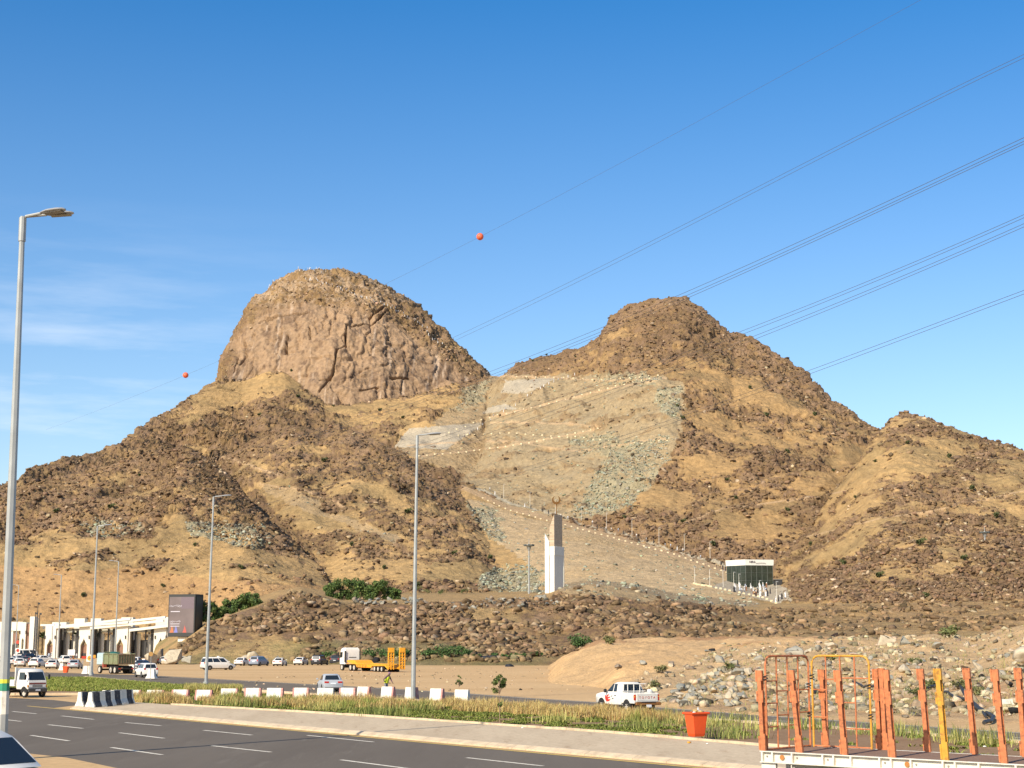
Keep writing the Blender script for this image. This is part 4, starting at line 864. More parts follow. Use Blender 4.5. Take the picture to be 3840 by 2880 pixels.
# ---- dump truck seen from behind
def dump_truck():
    l_, r_ = place(436, 2526, -24); t = thing('dump_truck', 'dirty green dump truck with ribbed tailgate stopped on the back road', 'dump truck', l_, r_)
    gr = mat('dump_green', (.20,.22,.11), .8, var=.2, dirt=(.16,.09,.05), dscale=2.5, damt=.8); dk = mat('dump_rusty', (.15,.10,.055), .85, var=.3, scale=4, dirt=(.05,.035,.025), dscale=3, damt=.8)
    m = MB(); h = 1.2
    for s in (-1, 1): y0, y1 = sorted((s*h, s*(h-.07))); m.rbox(-3.0, 1.6, y0, y1, 1.25, 2.65, .02)
    m.box(-3.0, 1.6, -h+.07, h-.07, 1.22, 1.32); m.rbox(1.53, 1.6, -h+.07, h-.07, 1.32, 2.9, .02); bd = m.build('tipper_body', gr, t)
    g = MB()
    for s in (-1, 1):
        for x in (-2.9, -1.5, -.1, 1.45): y0, y1 = sorted((s*h, s*(h+.09))); g.rbox(x-.07, x+.07, y0, y1, 1.25, 2.62, .01)
        y0, y1 = sorted((s*h, s*(h+.1))); g.rbox(-3.0, 1.6, y0, y1, 2.55, 2.68, .01)
    g.build('side_rib', gr, bd)
    tg = MB(); tg.rbox(-3.08, -3.01, -h, h, 1.28, 2.6, .01); tg = tg.build('tailgate', gr, t); g = MB()
    for i in range(7): y = -1.1+i*2.2/6; g.rbox(-3.16, -3.08, y-.06, y+.06, 1.3, 2.5, .01)
    g.rbox(-3.17, -3.08, -h, h, 2.45, 2.6, .01); g.rbox(-3.17, -3.08, -h, h, 1.28, 1.42, .01); g.build('tailgate_rib', dk, tg)
    g = MB(); g.rbox(2.1, 3.9, -1.2, 1.2, 1.1, 2.75, .12); g.build('cab', mat('paint_pale_blue', (.42,.52,.52), .4), t, smooth=True)
    g = MB(); g.box(2.08, 2.1, -.8, .8, 1.9, 2.5); g.box(3.9, 3.92, -1, 1, 1.8, 2.55); g.build('cab_window', GLS, t)
    g = MB(); g.rbox(1.75, 2.05, -1.1, -.6, .8, 1.6, .03); g.rbox(1.75, 2.05, .6, 1.15, .8, 1.5, .03); g.build('fuel_tank', mat('paint_dull_red', (.38,.08,.05), .6), t)
    g = MB(); g.box(-2.9, 3.6, -.5, .5, .8, 1.1)
    for x in (-2.1, -.8, 3.0): g.cyl((x, 0, .52), (0,1,0), .12, 1.9)
    g.rbox(-3.1, -2.95, -1.1, 1.1, .62, .76, .02); g.build('chassis', UND, t)
    for s in (-1, 1):
        for x in (-2.1, -.8): wheel(t, x, s*.98, .52, .5, RIMW)
        wheel(t, 3.0, s*1.02, .52, .3, RIMW)
        g = MB(); y0, y1 = sorted((s*.75, s*1.1)); g.rbox(-3.16, -3.1, y0, y1, .62, .76, .01); g.build('tail_lamp', RED, t)
        g = MB(); y0, y1 = sorted((s*.6, s*1.1)); g.box(-2.8, -2.78, y0, y1, .25, .8); g.build('mud_flap', BLK, t)
    def inbed(x, y, z, s3, nm, lab, m_, seed):
        V = rockshape(seed, I3, 8, .15)*np.array(s3); o = npmesh(nm, V, I3[1], m_, None, True); o.matrix_world = Matrix.Translation(l_) @ Matrix.Rotation(r_, 4, 'Z') @ Matrix.Translation((x, y, z)); tag(o, lab, 'load')
    inbed(-2.3, -.55, 2.55, (.5,.5,.38), 'boulder', 'pale boulder riding at the tail of the green dump truck', mat('pale_boulder', (.42,.37,.24), .9, var=.2, bump=.5), 5)
    inbed(.1, .2, 2.5, (1.2,.9,.55), 'tarpaulin_bundle', 'dark green tarpaulin bundle heaped in the dump truck body', mat('green_tarp', (.02,.10,.075), .6, var=.3), 6)
    inbed(-1.2, -.3, 2.2, (1.5,.8,.5), 'spoil_heap', 'brown spoil heaped inside the dump truck body', mat('brown_spoil', (.2,.13,.08), .95, var=.3, bump=.8), 7)
dump_truck()

# ---- lowbed lorry
YEL = mat('lowbed_yellow', (.78,.36,.02), .5, var=.12, scale=3, dirt=(.4,.16,.03), dscale=2, damt=.5)
def lowbed():
    a = gp(1305, 2514); b = gp(1575, 2516); d = (b-a).normalized()          # front wheel to rear of trailer
    L = 13.2; ang = math.atan2(-d.y, -d.x)                                  # forward (+x) points to the cab
    # foreshortened: turn it so that the rear shows
    ang = math.atan2(a.y-b.y, a.x-b.x)-R(38); fwd = Vector((math.cos(ang), math.sin(ang), 0))
    org = Vector((a.x, a.y, 0))-fwd*1.0
    t = thing('lowbed_lorry', 'white lorry cab with long yellow lowbed trailer and raised rear ramps on the sand', 'lorry', org, ang)
    c = MB(); secs = []
    for z, x0, x1, f in [(.95,-.55,1.5,1),(1.7,-.58,1.55,1),(2.0,-.58,1.52,1),(2.9,-.55,1.32,.97),(3.2,-.5,1.2,.93),(3.38,-.35,.9,.82)]:
        w = 1.22*f; secs.append([(x0,-w*.96,z),(x0+.1,-w,z),(x1-.2,-w,z),(x1,-w*.85,z),(x1,w*.85,z),(x1-.2,w,z),(x0+.1,w,z),(x0,w*.96,z)])
    c.loft(secs); c.build('cab', PW, t, smooth=True)
    for s in (-1, 1):
        A = [(.35,s*1.225,1.95),(1.32,s*1.225,1.85),(1.2,s*1.2,2.7),(.35,s*1.2,2.75)]; g = MB(); g.loft([A, [(x, y-s*.05, z) for x, y, z in A]]); g.build('side_window', GLS, t)
        g = MB(); y0, y1 = sorted((s*1.3, s*1.55)); g.rbox(1.35, 1.45, y0, y1, 2.0, 2.7, .03); g.build('mirror', BLK, t)
        g = MB(); y0, y1 = sorted((s*1.1, s*1.235)); g.rbox(-.75, -.35, y0, y1, 1.2, 2.9, .02); g.build('side_fairing', BLK, t)
    A = [(1.53,-1.0,1.9),(1.53,1.0,1.9),(1.36,1.0,2.8),(1.36,-1.0,2.8)]; g = MB(); g.loft([A, [(x-.05, y, z) for x, y, z in A]]); g.build('windscreen', GLS, t)
    g = MB(); g.box(-.60, -.57, -.6, .6, 1.9, 2.0); g.box(-.60, -.57, -.5, .5, 1.2, 1.55); g.build('rear_panel', BLK, t)
    for x in (.75, -2.6, -3.9):
        for s in (-1, 1): wheel(t, x, s*1.02, .5, .3 if x > 0 else .5, RIMW)
    g = MB(); g.box(-4.7, 1.3, -.45, .45, .6, .95)
    for x in (.75, -2.6, -3.9): g.cyl((x, 0, .5), (0,1,0), .1, 1.9)
    g.build('chassis', UND, t)
    tr = MB()
    w = 1.35
    side = [(-1.6,1.55),(-1.6,1.25),(-4.6,1.05),(-5.2,.55),(-10.0,.55),(-10.4,.8),(-14.6,.85),(-15.6,.45),(-15.6,.6),(-14.7,1.12),(-10.2,1.18),(-9.6,1.0),(-6.0,1.0),(-5.2,1.12),(-4.4,1.52),(-3.4,1.62)]
    tr.prism(side, -w, w); tr.build('trailer_deck', YEL, t)
    g = MB()
    for s in (-1, 1):
        for i in range(9): x = -5.6-i*.5; y0, y1 = sorted((s*w, s*(w+.05))); g.rbox(x-.06, x+.06, y0, y1, .55, .98, .01)
        y0, y1 = sorted((s*(w), s*(w+.07))); g.rbox(-14.6, -1.6, y0, y1, 1.0, 1.1, .01)
    g.build('side_rail', YEL, t)
    g = MB()
    for s in (-1, 1):
        y0, y1 = sorted((s*w, s*(w+.02))); g.rbox(-5.4, -2.4+.0, min(s*1.28, s*1.36), max(s*1.28, s*1.36), .45, .95, .01) if False else None
        for k in range(4):
            x = -5.8-k*.9; g.prism([(x,.58),(x+.1,.58),(x+.55,.92),(x+.45,.92)], s*(w+.051), s*(w+.06)); g.prism([(x+.45,.58),(x+.55,.58),(x+.1,.92),(x,.92)], s*(w+.061), s*(w+.07))
    g.build('zigzag_marking', mat('orange_reflective', (.62,.13,.05), .5), t)
    for x in (-11.2, -12.4, -13.6):
        for s in (-1, 1): wheel(t, x, s*1.15, .42, .4, RIMW)
    g = MB()
    for x in (-11.2, -12.4, -13.6): g.cyl((x, 0, .42), (0,1,0), .09, 2.2)
    g.box(-14.2, -10.6, -.6, .6, .4, .8); g.build('axle', UND, t)
    for s in (-1, 1):       # ramps standing upright
        r0 = MB(); y0, y1 = sorted((s*.42, s*1.32)); 
        for yy in (y0, y0+.4, y1-.08): r0.rbox(-15.85, -15.6, yy, yy+.08, .35, 3.35, .01)
        for k in range(7): z = .5+k*.36; r0.rbox(-15.8, -15.65, y0, y1, z, z+.14, .01)
        r0.rbox(-15.87, -15.62, y0, y1, 2.75, 3.4, .02); r0.build('ramp', YEL, t)
        g = MB(); g.tube([(-14.9, s*.85, 1.1), (-15.7, s*.85, 2.2)], .05, 8); g.build('ramp_strut', YEL, t)
lowbed()
# ============================================================ STREET FURNITURE
GAL = mat('galvanised_pole', (.36,.37,.35), .45, .3, var=.12, scale=1.5); LMP = mat('lamp_housing', (.42,.42,.40), .4, .3)
LENS = mat('lamp_lens', (.12,.11,.09), .2); CW = mat('white_painted_concrete', (.70,.67,.57), .85, var=.08, scale=2, dirt=(.42,.34,.24), dscale=2.5, damt=.6)
CR = mat('red_block_paint', (.50,.23,.19), .85, var=.15, dirt=(.6,.5,.42), dscale=5, damt=.6); CB = mat('black_block_paint', (.04,.04,.045), .8, dirt=(.25,.22,.18), dscale=3, damt=.4)
GRN = mat('green_band', (.03,.25,.14), .6); YLW = mat('yellow_band', (.62,.62,.05), .6)
GLAMP = 'tall street lamps along the roads'
def lamp(label, base, H_, heads, rb=.17, rt=.08, bands=False, tilt=0.0, n=8):
    t = thing('street_lamp', label, 'street lamp', base, 0, GLAMP); t.rotation_euler = (0, R(tilt), 0)
    g = MB(); g.tube([(0,0,0),(0,0,H_*.55),(0,0,H_)], rb, n, rt); p = g.build('pole', GAL, t)
    g = MB(); g.cyl((0,0,.1), (0,0,1), rb*1.8, .2, 12); g.build('base_plate', GAL, t)
    g = MB(); g.cyl((0,0,H_-.5), (0,0,1), rt*1.35, .9, 10); g.build('collar', GAL, t)
    if bands:
        for z, hh, m_ in ((2.62, .40, GRN), (2.75, .14, YLW), (2.0, .8, CW)):
            g = MB(); r_ = rb-(rb-rt)*z/H_; g.cyl((0,0,z), (0,0,1), r_+.012+(.004 if m_ is YLW else (-.006 if m_ is CW else 0)), hh, n); g.build('painted_band', m_, p)
    for ang, dz, ln in heads:
        d = Vector((math.cos(R(ang)), math.sin(R(ang)), 0)); z = H_+dz
        g = MB(); g.tube([(0,0,z-.25), Vector((0,0,z))+d*.12, Vector((0,0,z+.07))+d*(ln-.75)], .055, 8); g.build('arm', GAL, t)
        o = MB(); secs = []
        for f, w, hh in ((0,.05,.04),(.12,.14,.07),(.35,.24,.1),(.7,.24,.1),(.92,.17,.07),(1,.06,.03)):
            secs.append([(f*1.35, w*math.cos(a), hh*math.sin(a)*(1 if math.sin(a) > 0 else .5)) for a in [2*math.pi*k/12 for k in range(12)]])
        o.loft([[(x*.78, y, z) for x, y, z in q] for q in secs]); hd = o.build('lamp_head', LMP, t, smooth=True); hd.location = Vector((0,0,z+.07))+d*(ln-.8); hd.rotation_euler = (0, R(-4), R(ang))
        q = MB(); q.rbox(.2, .95, -.17, .17, -.075, -.045, .01); q.build('lens', LENS, hd)
    return t
b1 = gp(4, 2852); tp1 = at(86, 812, b1.y); H1_ = tp1.z
lamp('tall near lamp post with green and yellow bands at the left edge', (b1.x, b1.y, 0), H1_, [(3, .0, 1.62), (-14, -.0, 1.5)], .20, .10, True, tilt=math.degrees(math.atan2(tp1.x-b1.x, H1_)))
def lm(label, px, topy, heads, basey=None, **k):
    D = 14.9/((ray(px, topy).z)/ray(px, topy).y); q = at(px, 2410, D); 
    return lamp(label, (q.x, q.y, 0), 19.0, heads, **k)
lm('lamp post standing in the tall grass right of the lowbed ramps', 1551, 1632, [(0, 0, 1.5)], tilt=.35)
lm('lamp post in front of the white passenger van', 777, 1862, [(0, 0, 1.6)], tilt=.6)
lm('lamp post directly left of the green dump truck', 347, 1972, [(0, 0, 1.6)])
lm('lamp post behind the dump truck body with its arm pointing left', 433, 2105, [(178, 0, 1.6)])
lm('slim lamp post between the first and second white gateway, arm pointing left', 219, 2156, [(178, 0, 1.6)])
lm('slim lamp post near the far left gateway, arm pointing left', 60, 2195, [(178, 0, 1.6)])
# floodlight masts
def mast(label, px, pyb, pyt, D):
    b = at(px, pyb, D); H_ = (pyb-pyt)/FPX*D*1.02; z0 = hz(b.x, b.y)-.5; H_ += b.z-z0; t = thing('floodlight_mast', label, 'floodlight mast', (b.x, b.y, z0), 0, 'floodlight masts on the hillside')
    g = MB(); g.tube([(0,0,0),(0,0,H_)], .28, 10, .14); g.build('pole', GAL, t)
    g = MB(); g.tube([(0,0,H_-.2),(0,0,H_+1.5)], .1, 8, .04); g.cyl((0,0,H_-1.2),(0,0,1),.3,1.3,12,.75); g.build('finial', GAL, t)
    g = MB(); g.cyl((0,0,H_-.3), (0,0,1), 1.4, .18, 20); g.build('ring_platform', GAL, t)
    for k in range(8):
        a = k*math.pi/4; o = MB(); o.rbox(-.34,.34,-.18,.18,-.26,.22,.05); q = o.build('floodlight', mat('dark_lamp_metal', (.10,.11,.10), .5, .3), t); q.location = (1.35*math.cos(a), 1.35*math.sin(a), H_-.35); q.rotation_euler = (0, 0, a+math.pi/2)
mast('floodlight mast just left of the white monument tower', 1984, 2215, 2045, 440)
mast('floodlight mast on the dark rocky slope at the far right', 3698, 2112, 1995, 470)

# concrete blocks, red ends
def block(px0, px1, pt, label, red=2, rot=0.0):
    D = (CAMH-.87)*FPX/(pt-2410); D = max(D, 114) if px0 < 900 else D; w = (px1-px0)/FPX*D
    c = at((px0+px1)/2, pt, D); Hh = .80; z0 = 0.05
    t = thing('concrete_block', label, 'road block', (c.x, c.y, z0), math.atan2(-c.x, c.y)*-1*-1*0+R(rot), 'white and red concrete blocks edging the median')
    h = c.z-z0; h = max(.72, min(h, 1.05))
    def pr(x0, x1, e):
        m = MB(); return m.loft([[(x, -.28-e, 0), (x, -.28-e, .2), (x, -.13-e, h-.04), (x, -.1-e, h), (x, .1+e, h), (x, .13+e, h-.04), (x, .28+e, .2), (x, .28+e, 0)] for x in (x0, x0+.02, x1-.02, x1)])
    pr(-w/2, w/2, 0).build('body', CW, t)
    if red >= 1: pr(w/2-.13, w/2+.004, .004).build('painted_end', CR, t)
    if red >= 2: pr(-w/2-.004, -w/2+.11, .004).build('painted_end', CR, t)
    return t
BL = [(468,530,2590,2,'nearest to the black and white barriers'),(553,616,2594,1,'half sunk in reddish dry grass, second from the striped barriers'),(647,709,2586,2,'behind yellow grass, third from the striped barriers'),(735,797,2587,2,'with bold red ends below the lamp post by the white van'),(831,893,2582,1,'faded, right of the lamp post by the white van'),
      (919,980,2580,2,'above bright green tufts, between lamp post and silver sedan'),(1003,1063,2580,1,'with red left edge, third left of the silver sedan'),(1100,1159,2579,2,'directly left of the silver sedan'),(1192,1251,2580,0,'all white, in front of the silver sedan'),(1274,1334,2579,2,'directly right of the silver sedan'),
      (1342,1390,2575,1,'left of the worker in the yellow vest'),(1432,1481,2575,1,'in front of the worker in the yellow vest'),(1522,1567,2577,1,'partly behind the lamp post in the tall grass'),(1615,1665,2582,1,'turned, first right of the lamp post in the tall grass'),(1707,1760,2586,0,'behind the small leafy shrub right of the lamp post')]
for x0, x1, y, r_, w_ in BL: block(x0, x1, y, 'white concrete block '+w_, r_, rot=-8 if x0 < 1300 else -22)
# jersey barriers black and white
def jersey(px, py, rz, label, ln=2.0, flip=False):
    p = gp(px, py); t = thing('jersey_barrier', label, 'barrier', (p.x, p.y, .1), rz, 'black and white barriers at the median nose')
    prof = [(-.36,0),(-.36,.08),(-.2,.38),(-.13,.92),(.13,.92),(.2,.38),(.36,.08),(.36,0)]
    def seg(x0, x1, m_, e, nm): m = MB(); m.loft([[(x, y+(e if y > 0 else -e), z+(e if z > .5 else 0)) for y, z in prof] for x in (x0, x1)]); return m.build(nm, m_, t)
    seg(-ln/2, ln/2, CW, 0, 'body'); seg(-ln*.44, -ln*.12, CB, .004, 'black_stripe'); seg(ln*.15, ln*.42, CB, .004, 'black_stripe')
for px, py, a, lb in [(338,2655,62,'first black and white barrier from the left, closest to the kerb'),(374,2656,66,'second black and white barrier from the left, chipped at its base'),(409,2651,64,'third black and white barrier from the left'),(428,2646,60,'black and white barrier mostly hidden behind the third one'),(455,2646,66,'rightmost black and white barrier beside the white block')]:
    jersey(px, py, R(a), lb)
# far small white barriers with sign boards
def fblock(px, py, s, label, h=1.0):
    p = gp(px, py); t = thing('concrete_block', label, 'road block', (p.x, p.y, .12), R(-20))
    m = MB(); m.loft([[(-s*.6,-.35,0),(s*.6,-.35,0),(s*.6,.35,0),(-s*.6,.35,0)],[(-s*.45,-.25,.3),(s*.45,-.25,.3),(s*.45,.25,.3),(-s*.45,.25,.3)],[(-s*.36,-.14,h),(s*.36,-.14,h),(s*.36,.14,h),(-s*.36,.14,h)]]); m.build('body', CW, t)
fblock(568, 2548, 1.05, 'white tapered block behind the off-roader, carrying a round brown sign')
fblock(322, 2530, .8, 'white tapered block beneath the orange warning board, left one'); fblock(334, 2530, .8, 'white tapered block beneath the orange warning board, right one')
fblock(232, 2516, .7, 'small white block left of the orange bin on the island')
fblock(495, 2516, .9, 'small white block behind the dump truck rear wheels')
def sign(px, py, h, w, sh, col, label, name='road_sign', disc=None, round_=False, txt=None):
    p = gp(px, py); t = thing(name, label, 'sign', (p.x, p.y, 0), R(-8))
    g = MB(); g.tube([(0,.03,0),(0,.03,h)], .035, 8); g.build('post', GAL, t)
    g = MB()
    if round_: g.cyl((0,-.02,h-w/2), (0,1,0), w/2, .03, 24)
    else: g.rbox(-w/2, w/2, -.035, -.005, h-sh, h, .01)
    pn_ = g.build('panel', col, t)
    if disc: k = MB(); k.cyl((0,-.045,h-sh/2), (0,1,0), sh*.36, .02, 24); k.build('disc', disc, pn_); k = MB(); k.box(-sh*.18, sh*.18, -.062, -.056, h-sh*.56, h-sh*.44); k.build('symbol', BLK, pn_)
    return t
WB = mat('white_board', (.75,.72,.66), .6); OR = mat('orange_board', (.75,.33,.03), .5); RDB = mat('red_board', (.55,.05,.02), .5)
sign(334, 2532, 2.6, .62*1.4, .9, WB, 'square white board with orange disc left of the dump truck lamp post', disc=OR)
sign(563, 2550, 3.1, .5, .5, mat('brown_sign', (.35,.18,.04), .5), 'round brown sign on a thin post behind the white off-roader', round_=True)
sign(265, 2506, 3.0, 1.2, .95, WB, 'white notice board above the small orange bin')
sign(64, 2502, 3.2, .8, .8, WB, 'white square board with red disc at the far left cars', disc=RDB)
sign(63, 2480, 4.6, .75, .75, RDB, 'round red and white sign on a post at the far left', round_=True)
p = gp(330, 2528); t = thing('barrier_board', 'red and orange barrier board behind the square sign', 'barrier', (p.x, p.y, 0), R(10)); g = MB(); g.rbox(-.9,.75,-.03,.03,2.0,2.35,.01); g.build('board', RDB, t); g = MB(); g.rbox(.45,.9,-.05,-.035,2.1,2.5,.01); g.build('end_panel', OR, t); g = MB(); g.tube([(-.7,0,0),(-.7,0,2.0)],.03); g.build('post', GAL, t); g = MB(); g.tube([(.6,0,0),(.6,0,2.0)],.03); g.build('post', GAL, t)
# bins
def bin_(label, loc, rz, s=1.0, full=True, zs=1.35):
    t = thing('waste_bin', label, 'bin', loc, rz); t.scale = (1, 1, zs); O_ = mat('orange_red_plastic', (.72,.085,.015), .45, var=.06, dirt=(.45,.07,.02), dscale=3, damt=.5)
    def ring(w, d, z, c=.06): return [(-w+c,-d,z),(w-c,-d,z),(w,-d+c,z),(w,d-c,z),(w-c,d,z),(-w+c,d,z),(-w,d-c,z),(-w,-d+c,z)]
    g = MB(); g.loft([ring(.46*s,.36*s,.02),ring(.5*s,.4*s,.1),ring(.66*s,.5*s,1.05*s),ring(.55*s,.42*s,1.0*s),ring(.45*s,.35*s,.75*s)]); b = g.build('body', O_, t)
    g = MB()
    for a in ((-.74,-.62,-.56,.56),(.62,.74,-.56,.56)): g.rbox(a[0]*s,a[1]*s,a[2]*s,a[3]*s,1.03*s,1.13*s,.02)
    g.rbox(-.74*s,.74*s,-.6*s,-.5*s,1.031*s,1.128*s,.02); g.rbox(-.74*s,.74*s,.5*s,.6*s,1.031*s,1.128*s,.02); g.build('rim', O_, t)
    if full:
        for k in range(9):
            V = rockshape(200+k, I2, 6, .3)*np.array([.2,.17,.12])*s*random.uniform(.7,1.2)+np.array([random.uniform(-.42,.42)*s, random.uniform(-.3,.3)*s, 1.08*s*zs+random.uniform(0,.1)])
            o = npmesh('rubbish_bag', V, I2[1], [mat('bag_white',(.62,.62,.60),.5),mat('bag_grey',(.3,.3,.33),.5),mat('bag_tan',(.5,.33,.12),.6)][k%3], None, False, None); o.matrix_world = Matrix.Translation(loc) @ Matrix.Rotation(rz,4,'Z'); tag(o, ['crumpled white plastic bag in the heap topping the near orange bin','grey plastic bag squashed in the heap topping the near orange bin','tan wrapping paper in the heap topping the near orange bin'][k%3], 'rubbish', 'rubbish heaped in the near orange bin')
        g = MB(); g.tube([(.12,0,1.1*s*zs),(.12,.02,1.3*s*zs)], .045, 10, .03); g.cyl((.12,.02,1.33*s*zs),(0,0,1),.02,.05,8); o = g.build('bottle', mat('clear_bottle',(.55,.58,.58),.2), None, smooth=True); o.matrix_world = Matrix.Translation(loc) @ Matrix.Rotation(rz,4,'Z'); tag(o, 'plastic bottle sticking out of the top of the near orange bin', 'bottle')
pb = gp(2612, 2780); bin_('orange red bin overflowing with rubbish beside the flatbed trailer', (pb.x, pb.y, .18), R(28), .63, True, 1.45)
pb = gp(246, 2523); bin_('small orange bin standing on the island before the parked cars', (pb.x, pb.y, 0), R(-10), .58, False)
def litter(px, py, s, c, label, z=.11):
    p = gp(px, py, z); V = rockshape(int(px), I1, 5, .4)*np.array([s, s*.7, s*.35]); o = npmesh('litter', V, I1[1], c, None); o.location = (p.x, p.y, z+s*.2); tag(o, label, 'litter')
litter(2582, 2786, .12, OR, 'orange paper scrap on the pavement in front of the near bin')
litter(2652, 2791, .08, WB, 'small pale scrap on the pavement right of the near bin'); litter(1960, 2730, .07, WB, 'pale scrap at the grass edge right of the sapling')
litter(3691, 2801, .1, WB, 'white scrap on the soil behind the flatbed trailer', .1); litter(238, 2541, .12, WB, 'white scrap upright on the green island'); litter(1640, 2690, .06, BLK, 'small black scrap on the green ground cover')

# white concrete block and black hose at the right
p = gp(3788, 2678); t = thing('concrete_block', 'large white concrete block at the right edge of the back road', 'road block', (p.x, p.y, 0), R(12)); g = MB(); g.loft([[(-.45,-.4,0),(.42,-.4,0),(.42,.4,0),(-.45,.4,0)],[(-.42,-.3,.85),(.36,-.3,.85),(.36,.3,.85),(-.42,.3,.85)]]); g.build('body', CW, t)
def hose(pix, r, label, z=.12):
    pts = [gp(x, y, 0) for x, y in pix]; pts = [Vector((q.x, q.y, hz(q.x, q.y)+r+.02)) for q in pts]
    out = []
    for i in range(len(pts)-1):
        for k in range(5): v_ = pts[i].lerp(pts[i+1], k/5); v_.z = max(v_.z, hz(v_.x, v_.y)+r+.05)+.05*math.sin(k)**2; out.append(v_)
    g = MB(); g.tube(out+[pts[-1]], r, 8); o = g.build('hose', mat('black_hose', (.035,.034,.033), .55), None, smooth=True); tag(o, label, 'hose')
hose([(3440,2656),(3500,2652),(3550,2636),(3570,2632),(3600,2650),(3630,2672),(3700,2694),(3728,2706),(3715,2716),(3690,2720)], .10, 'thick black hose hooked back on itself on the sand behind the trailer')
hose([(3545,2658),(3580,2668),(3630,2674),(3680,2690),(3698,2700)], .08, 'shorter black hose lying beside the hooked hose')
hose([(3200,2624),(3240,2630),(3290,2630),(3330,2632)], .08, 'black hose end lying behind the second rack gate')
p = gp(1805, 2474); 
def tarp(px, py, s3, label):
    q = hit(px, py) or gp(px, py); V = rockshape(int(px), I3, 5, .3)*np.array(s3); o = npmesh('black_sheet', V, I3[1], mat('black_sheet', (.02,.02,.022), .5), None, True); o.location = q; tag(o, label, 'sheet')
tarp(1826, 2470, (2.0,1.2,.8), 'crumpled black sheet at the foot of the rubble near the green bushes'); tarp(1907, 2500, (.9,.7,.4), 'small black heap on the bare sand of the lot')

# ============================================================ FLATBED TRAILER
def trailer():
    zd = 1.4; A = gp(2852, 2815, zd); B = gp(3840, 2867, zd); u = (B-A); u.z = 0; u.normalize(); ang = math.atan2(u.y, u.x)
    t = thing('flatbed_trailer', 'flatbed trailer with white side beam, orange stakes and two orange rack gates, lower right', 'trailer', (A.x, A.y, 0), ang)
    Lt, Wt = 12.2, 2.45
    wh = mat('trailer_white', (.70,.66,.55), .55, var=.06, dirt=(.45,.30,.16), dscale=2.2, damt=.35)
    og = mat('trailer_orange', (.52,.17,.06), .7, var=.22, scale=9, dirt=(.16,.06,.03), dscale=7, damt=.85); og2 = mat('trailer_ochre', (.62,.30,.03), .6, var=.15, scale=6, dirt=(.14,.06,.02), dscale=4, damt=.8)
    dk = ground_mat('deck_planks', (.28,.18,.125), (.22,.14,.10), 1.0, 9.0, .01, c3=(.16,.10,.07), stretch=(0, 0.4, 9))
    g = MB(); g.box(0, Lt, .06, Wt-.06, zd-.06, zd-.004); d = g.build('deck', dk, t)
    for y0, y1, s in ((0, .06, -1), (Wt-.06, Wt, 1)):
        g = MB(); yw0, yw1 = (.045, .06) if s < 0 else (Wt-.06, Wt-.045)
        g.box(0, Lt, yw0, yw1, zd-.26, zd-.022); g.box(0, Lt, min(y0,y1)-(.05 if s < 0 else 0), max(y0,y1)+(.05 if s > 0 else 0), zd-.022, zd); g.box(0, Lt, min(y0,y1)-(.05 if s < 0 else 0), max(y0,y1)+(.05 if s > 0 else 0), zd-.285, zd-.26)
        sb = g.build('side_beam', wh, t)
        xs = [.02, 1.13, 1.33, 2.23, 3.33, 3.52] 
        stk = [.06, 1.80, 3.35, 4.98, 6.75, 8.5, 10.2, 11.9]
        ribs = []
        for x in stk: ribs += [x-.02, x+.28]
        for a_, b_ in zip(stk[:-1], stk[1:]): ribs += [(a_+b_)/2-.02]
        g = MB()
        for x in ribs: g = MB(); g.box(x, x+.045, -.045 if s < 0 else Wt-.045, .045 if s < 0 else Wt+.045, zd-.26, zd-.022); g.build('rib', wh, sb)
        if s < 0:
            for x in (.62, 4.05, 7.2, 10.4): g = MB(); g.cyl((x, .03, zd-.14), (0,1,0), .065, .05, 16, .05); g.build('reflector', mat('rusty_reflector', (.42,.17,.04), .5), sb)
            g = MB()
            for x in ribs[::2]: g.cyl((x+.13, .035, zd-.13), (0,1,0), .022, .04, 8)
            g.build('bolt', mat('bolt_steel', (.35,.33,.3), .5, .5), sb)
            for x in (.9, 2.4, 4.6, 6.2, 8.0): g = MB(); g.tube([(x,.0,zd-.285),(x,-.02,zd-.36),(x+.05,-.03,zd-.4),(x+.1,-.03,zd-.36)], .012, 6); g.build('rope_hook', wh, sb)
    def stake(x, y, H_, lean, m_, front=True, w=.11):
        g = MB(); d_ = .11
        # channel section: web and two flanges
        def col(x0, x1, y0, y1, z0, z1): 
            L0, L1 = lean*z0, lean*z1
            g.hexa([(x0+L0,y0,z0),(x1+L0,y0,z0),(x1+L0,y1,z0),(x0+L0,y1,z0),(x0+L1,y0,z1),(x1+L1,y0,z1),(x1+L1,y1,z1),(x0+L1,y1,z1)])
        yo = -.05 if front else .05
        col(-.03, .03, yo-.012, yo+.10, -.02, H_); col(-w/2, w/2, yo-.025, yo-.012, -.02, H_-.004); col(-w/2-.0, w/2, yo+.10, yo+.113, -.02, H_-.004)
        for z0, z1, sx_ in ((H_-.28, H_+.003, -1), (H_-.26, H_-.001, 1), (H_*.60, H_*.75, 1), (H_*.61, H_*.74, -1), (.02, .36, -1), (.0, .42, 1)):
            a_, b_ = sorted((sx_*(w/2+.0015), sx_*(w/2+.042))); col(a_, b_, yo-.035, yo+.03, z0, z1)
        o = g.build('stake', m_, t); o.location = (x, y, zd)
    nn = Vector((-u.y, u.x, 0))
    def loc_x(px, py, y0):
        r = ray(px, py).x/ray(px, py).y; P0 = A+nn*y0; return (r*P0.y-P0.x)/(u.x-r*u.y)
    for i, (px, py, ln, H_) in enumerate([(2865,2812,-.03,2.0),(3003,2818,-.10,2.02),(3170,2822,-.06,2.03),(3350,2830,-.05,2.06),(3548,2842,-.05,2.1),(3768,2855,-.06,2.1),(4010,2870,-.05,2.1),(4280,2885,-.04,2.1)]):
        stake(loc_x(px, py, .09), .09, H_, ln, og2 if i == 4 else og)
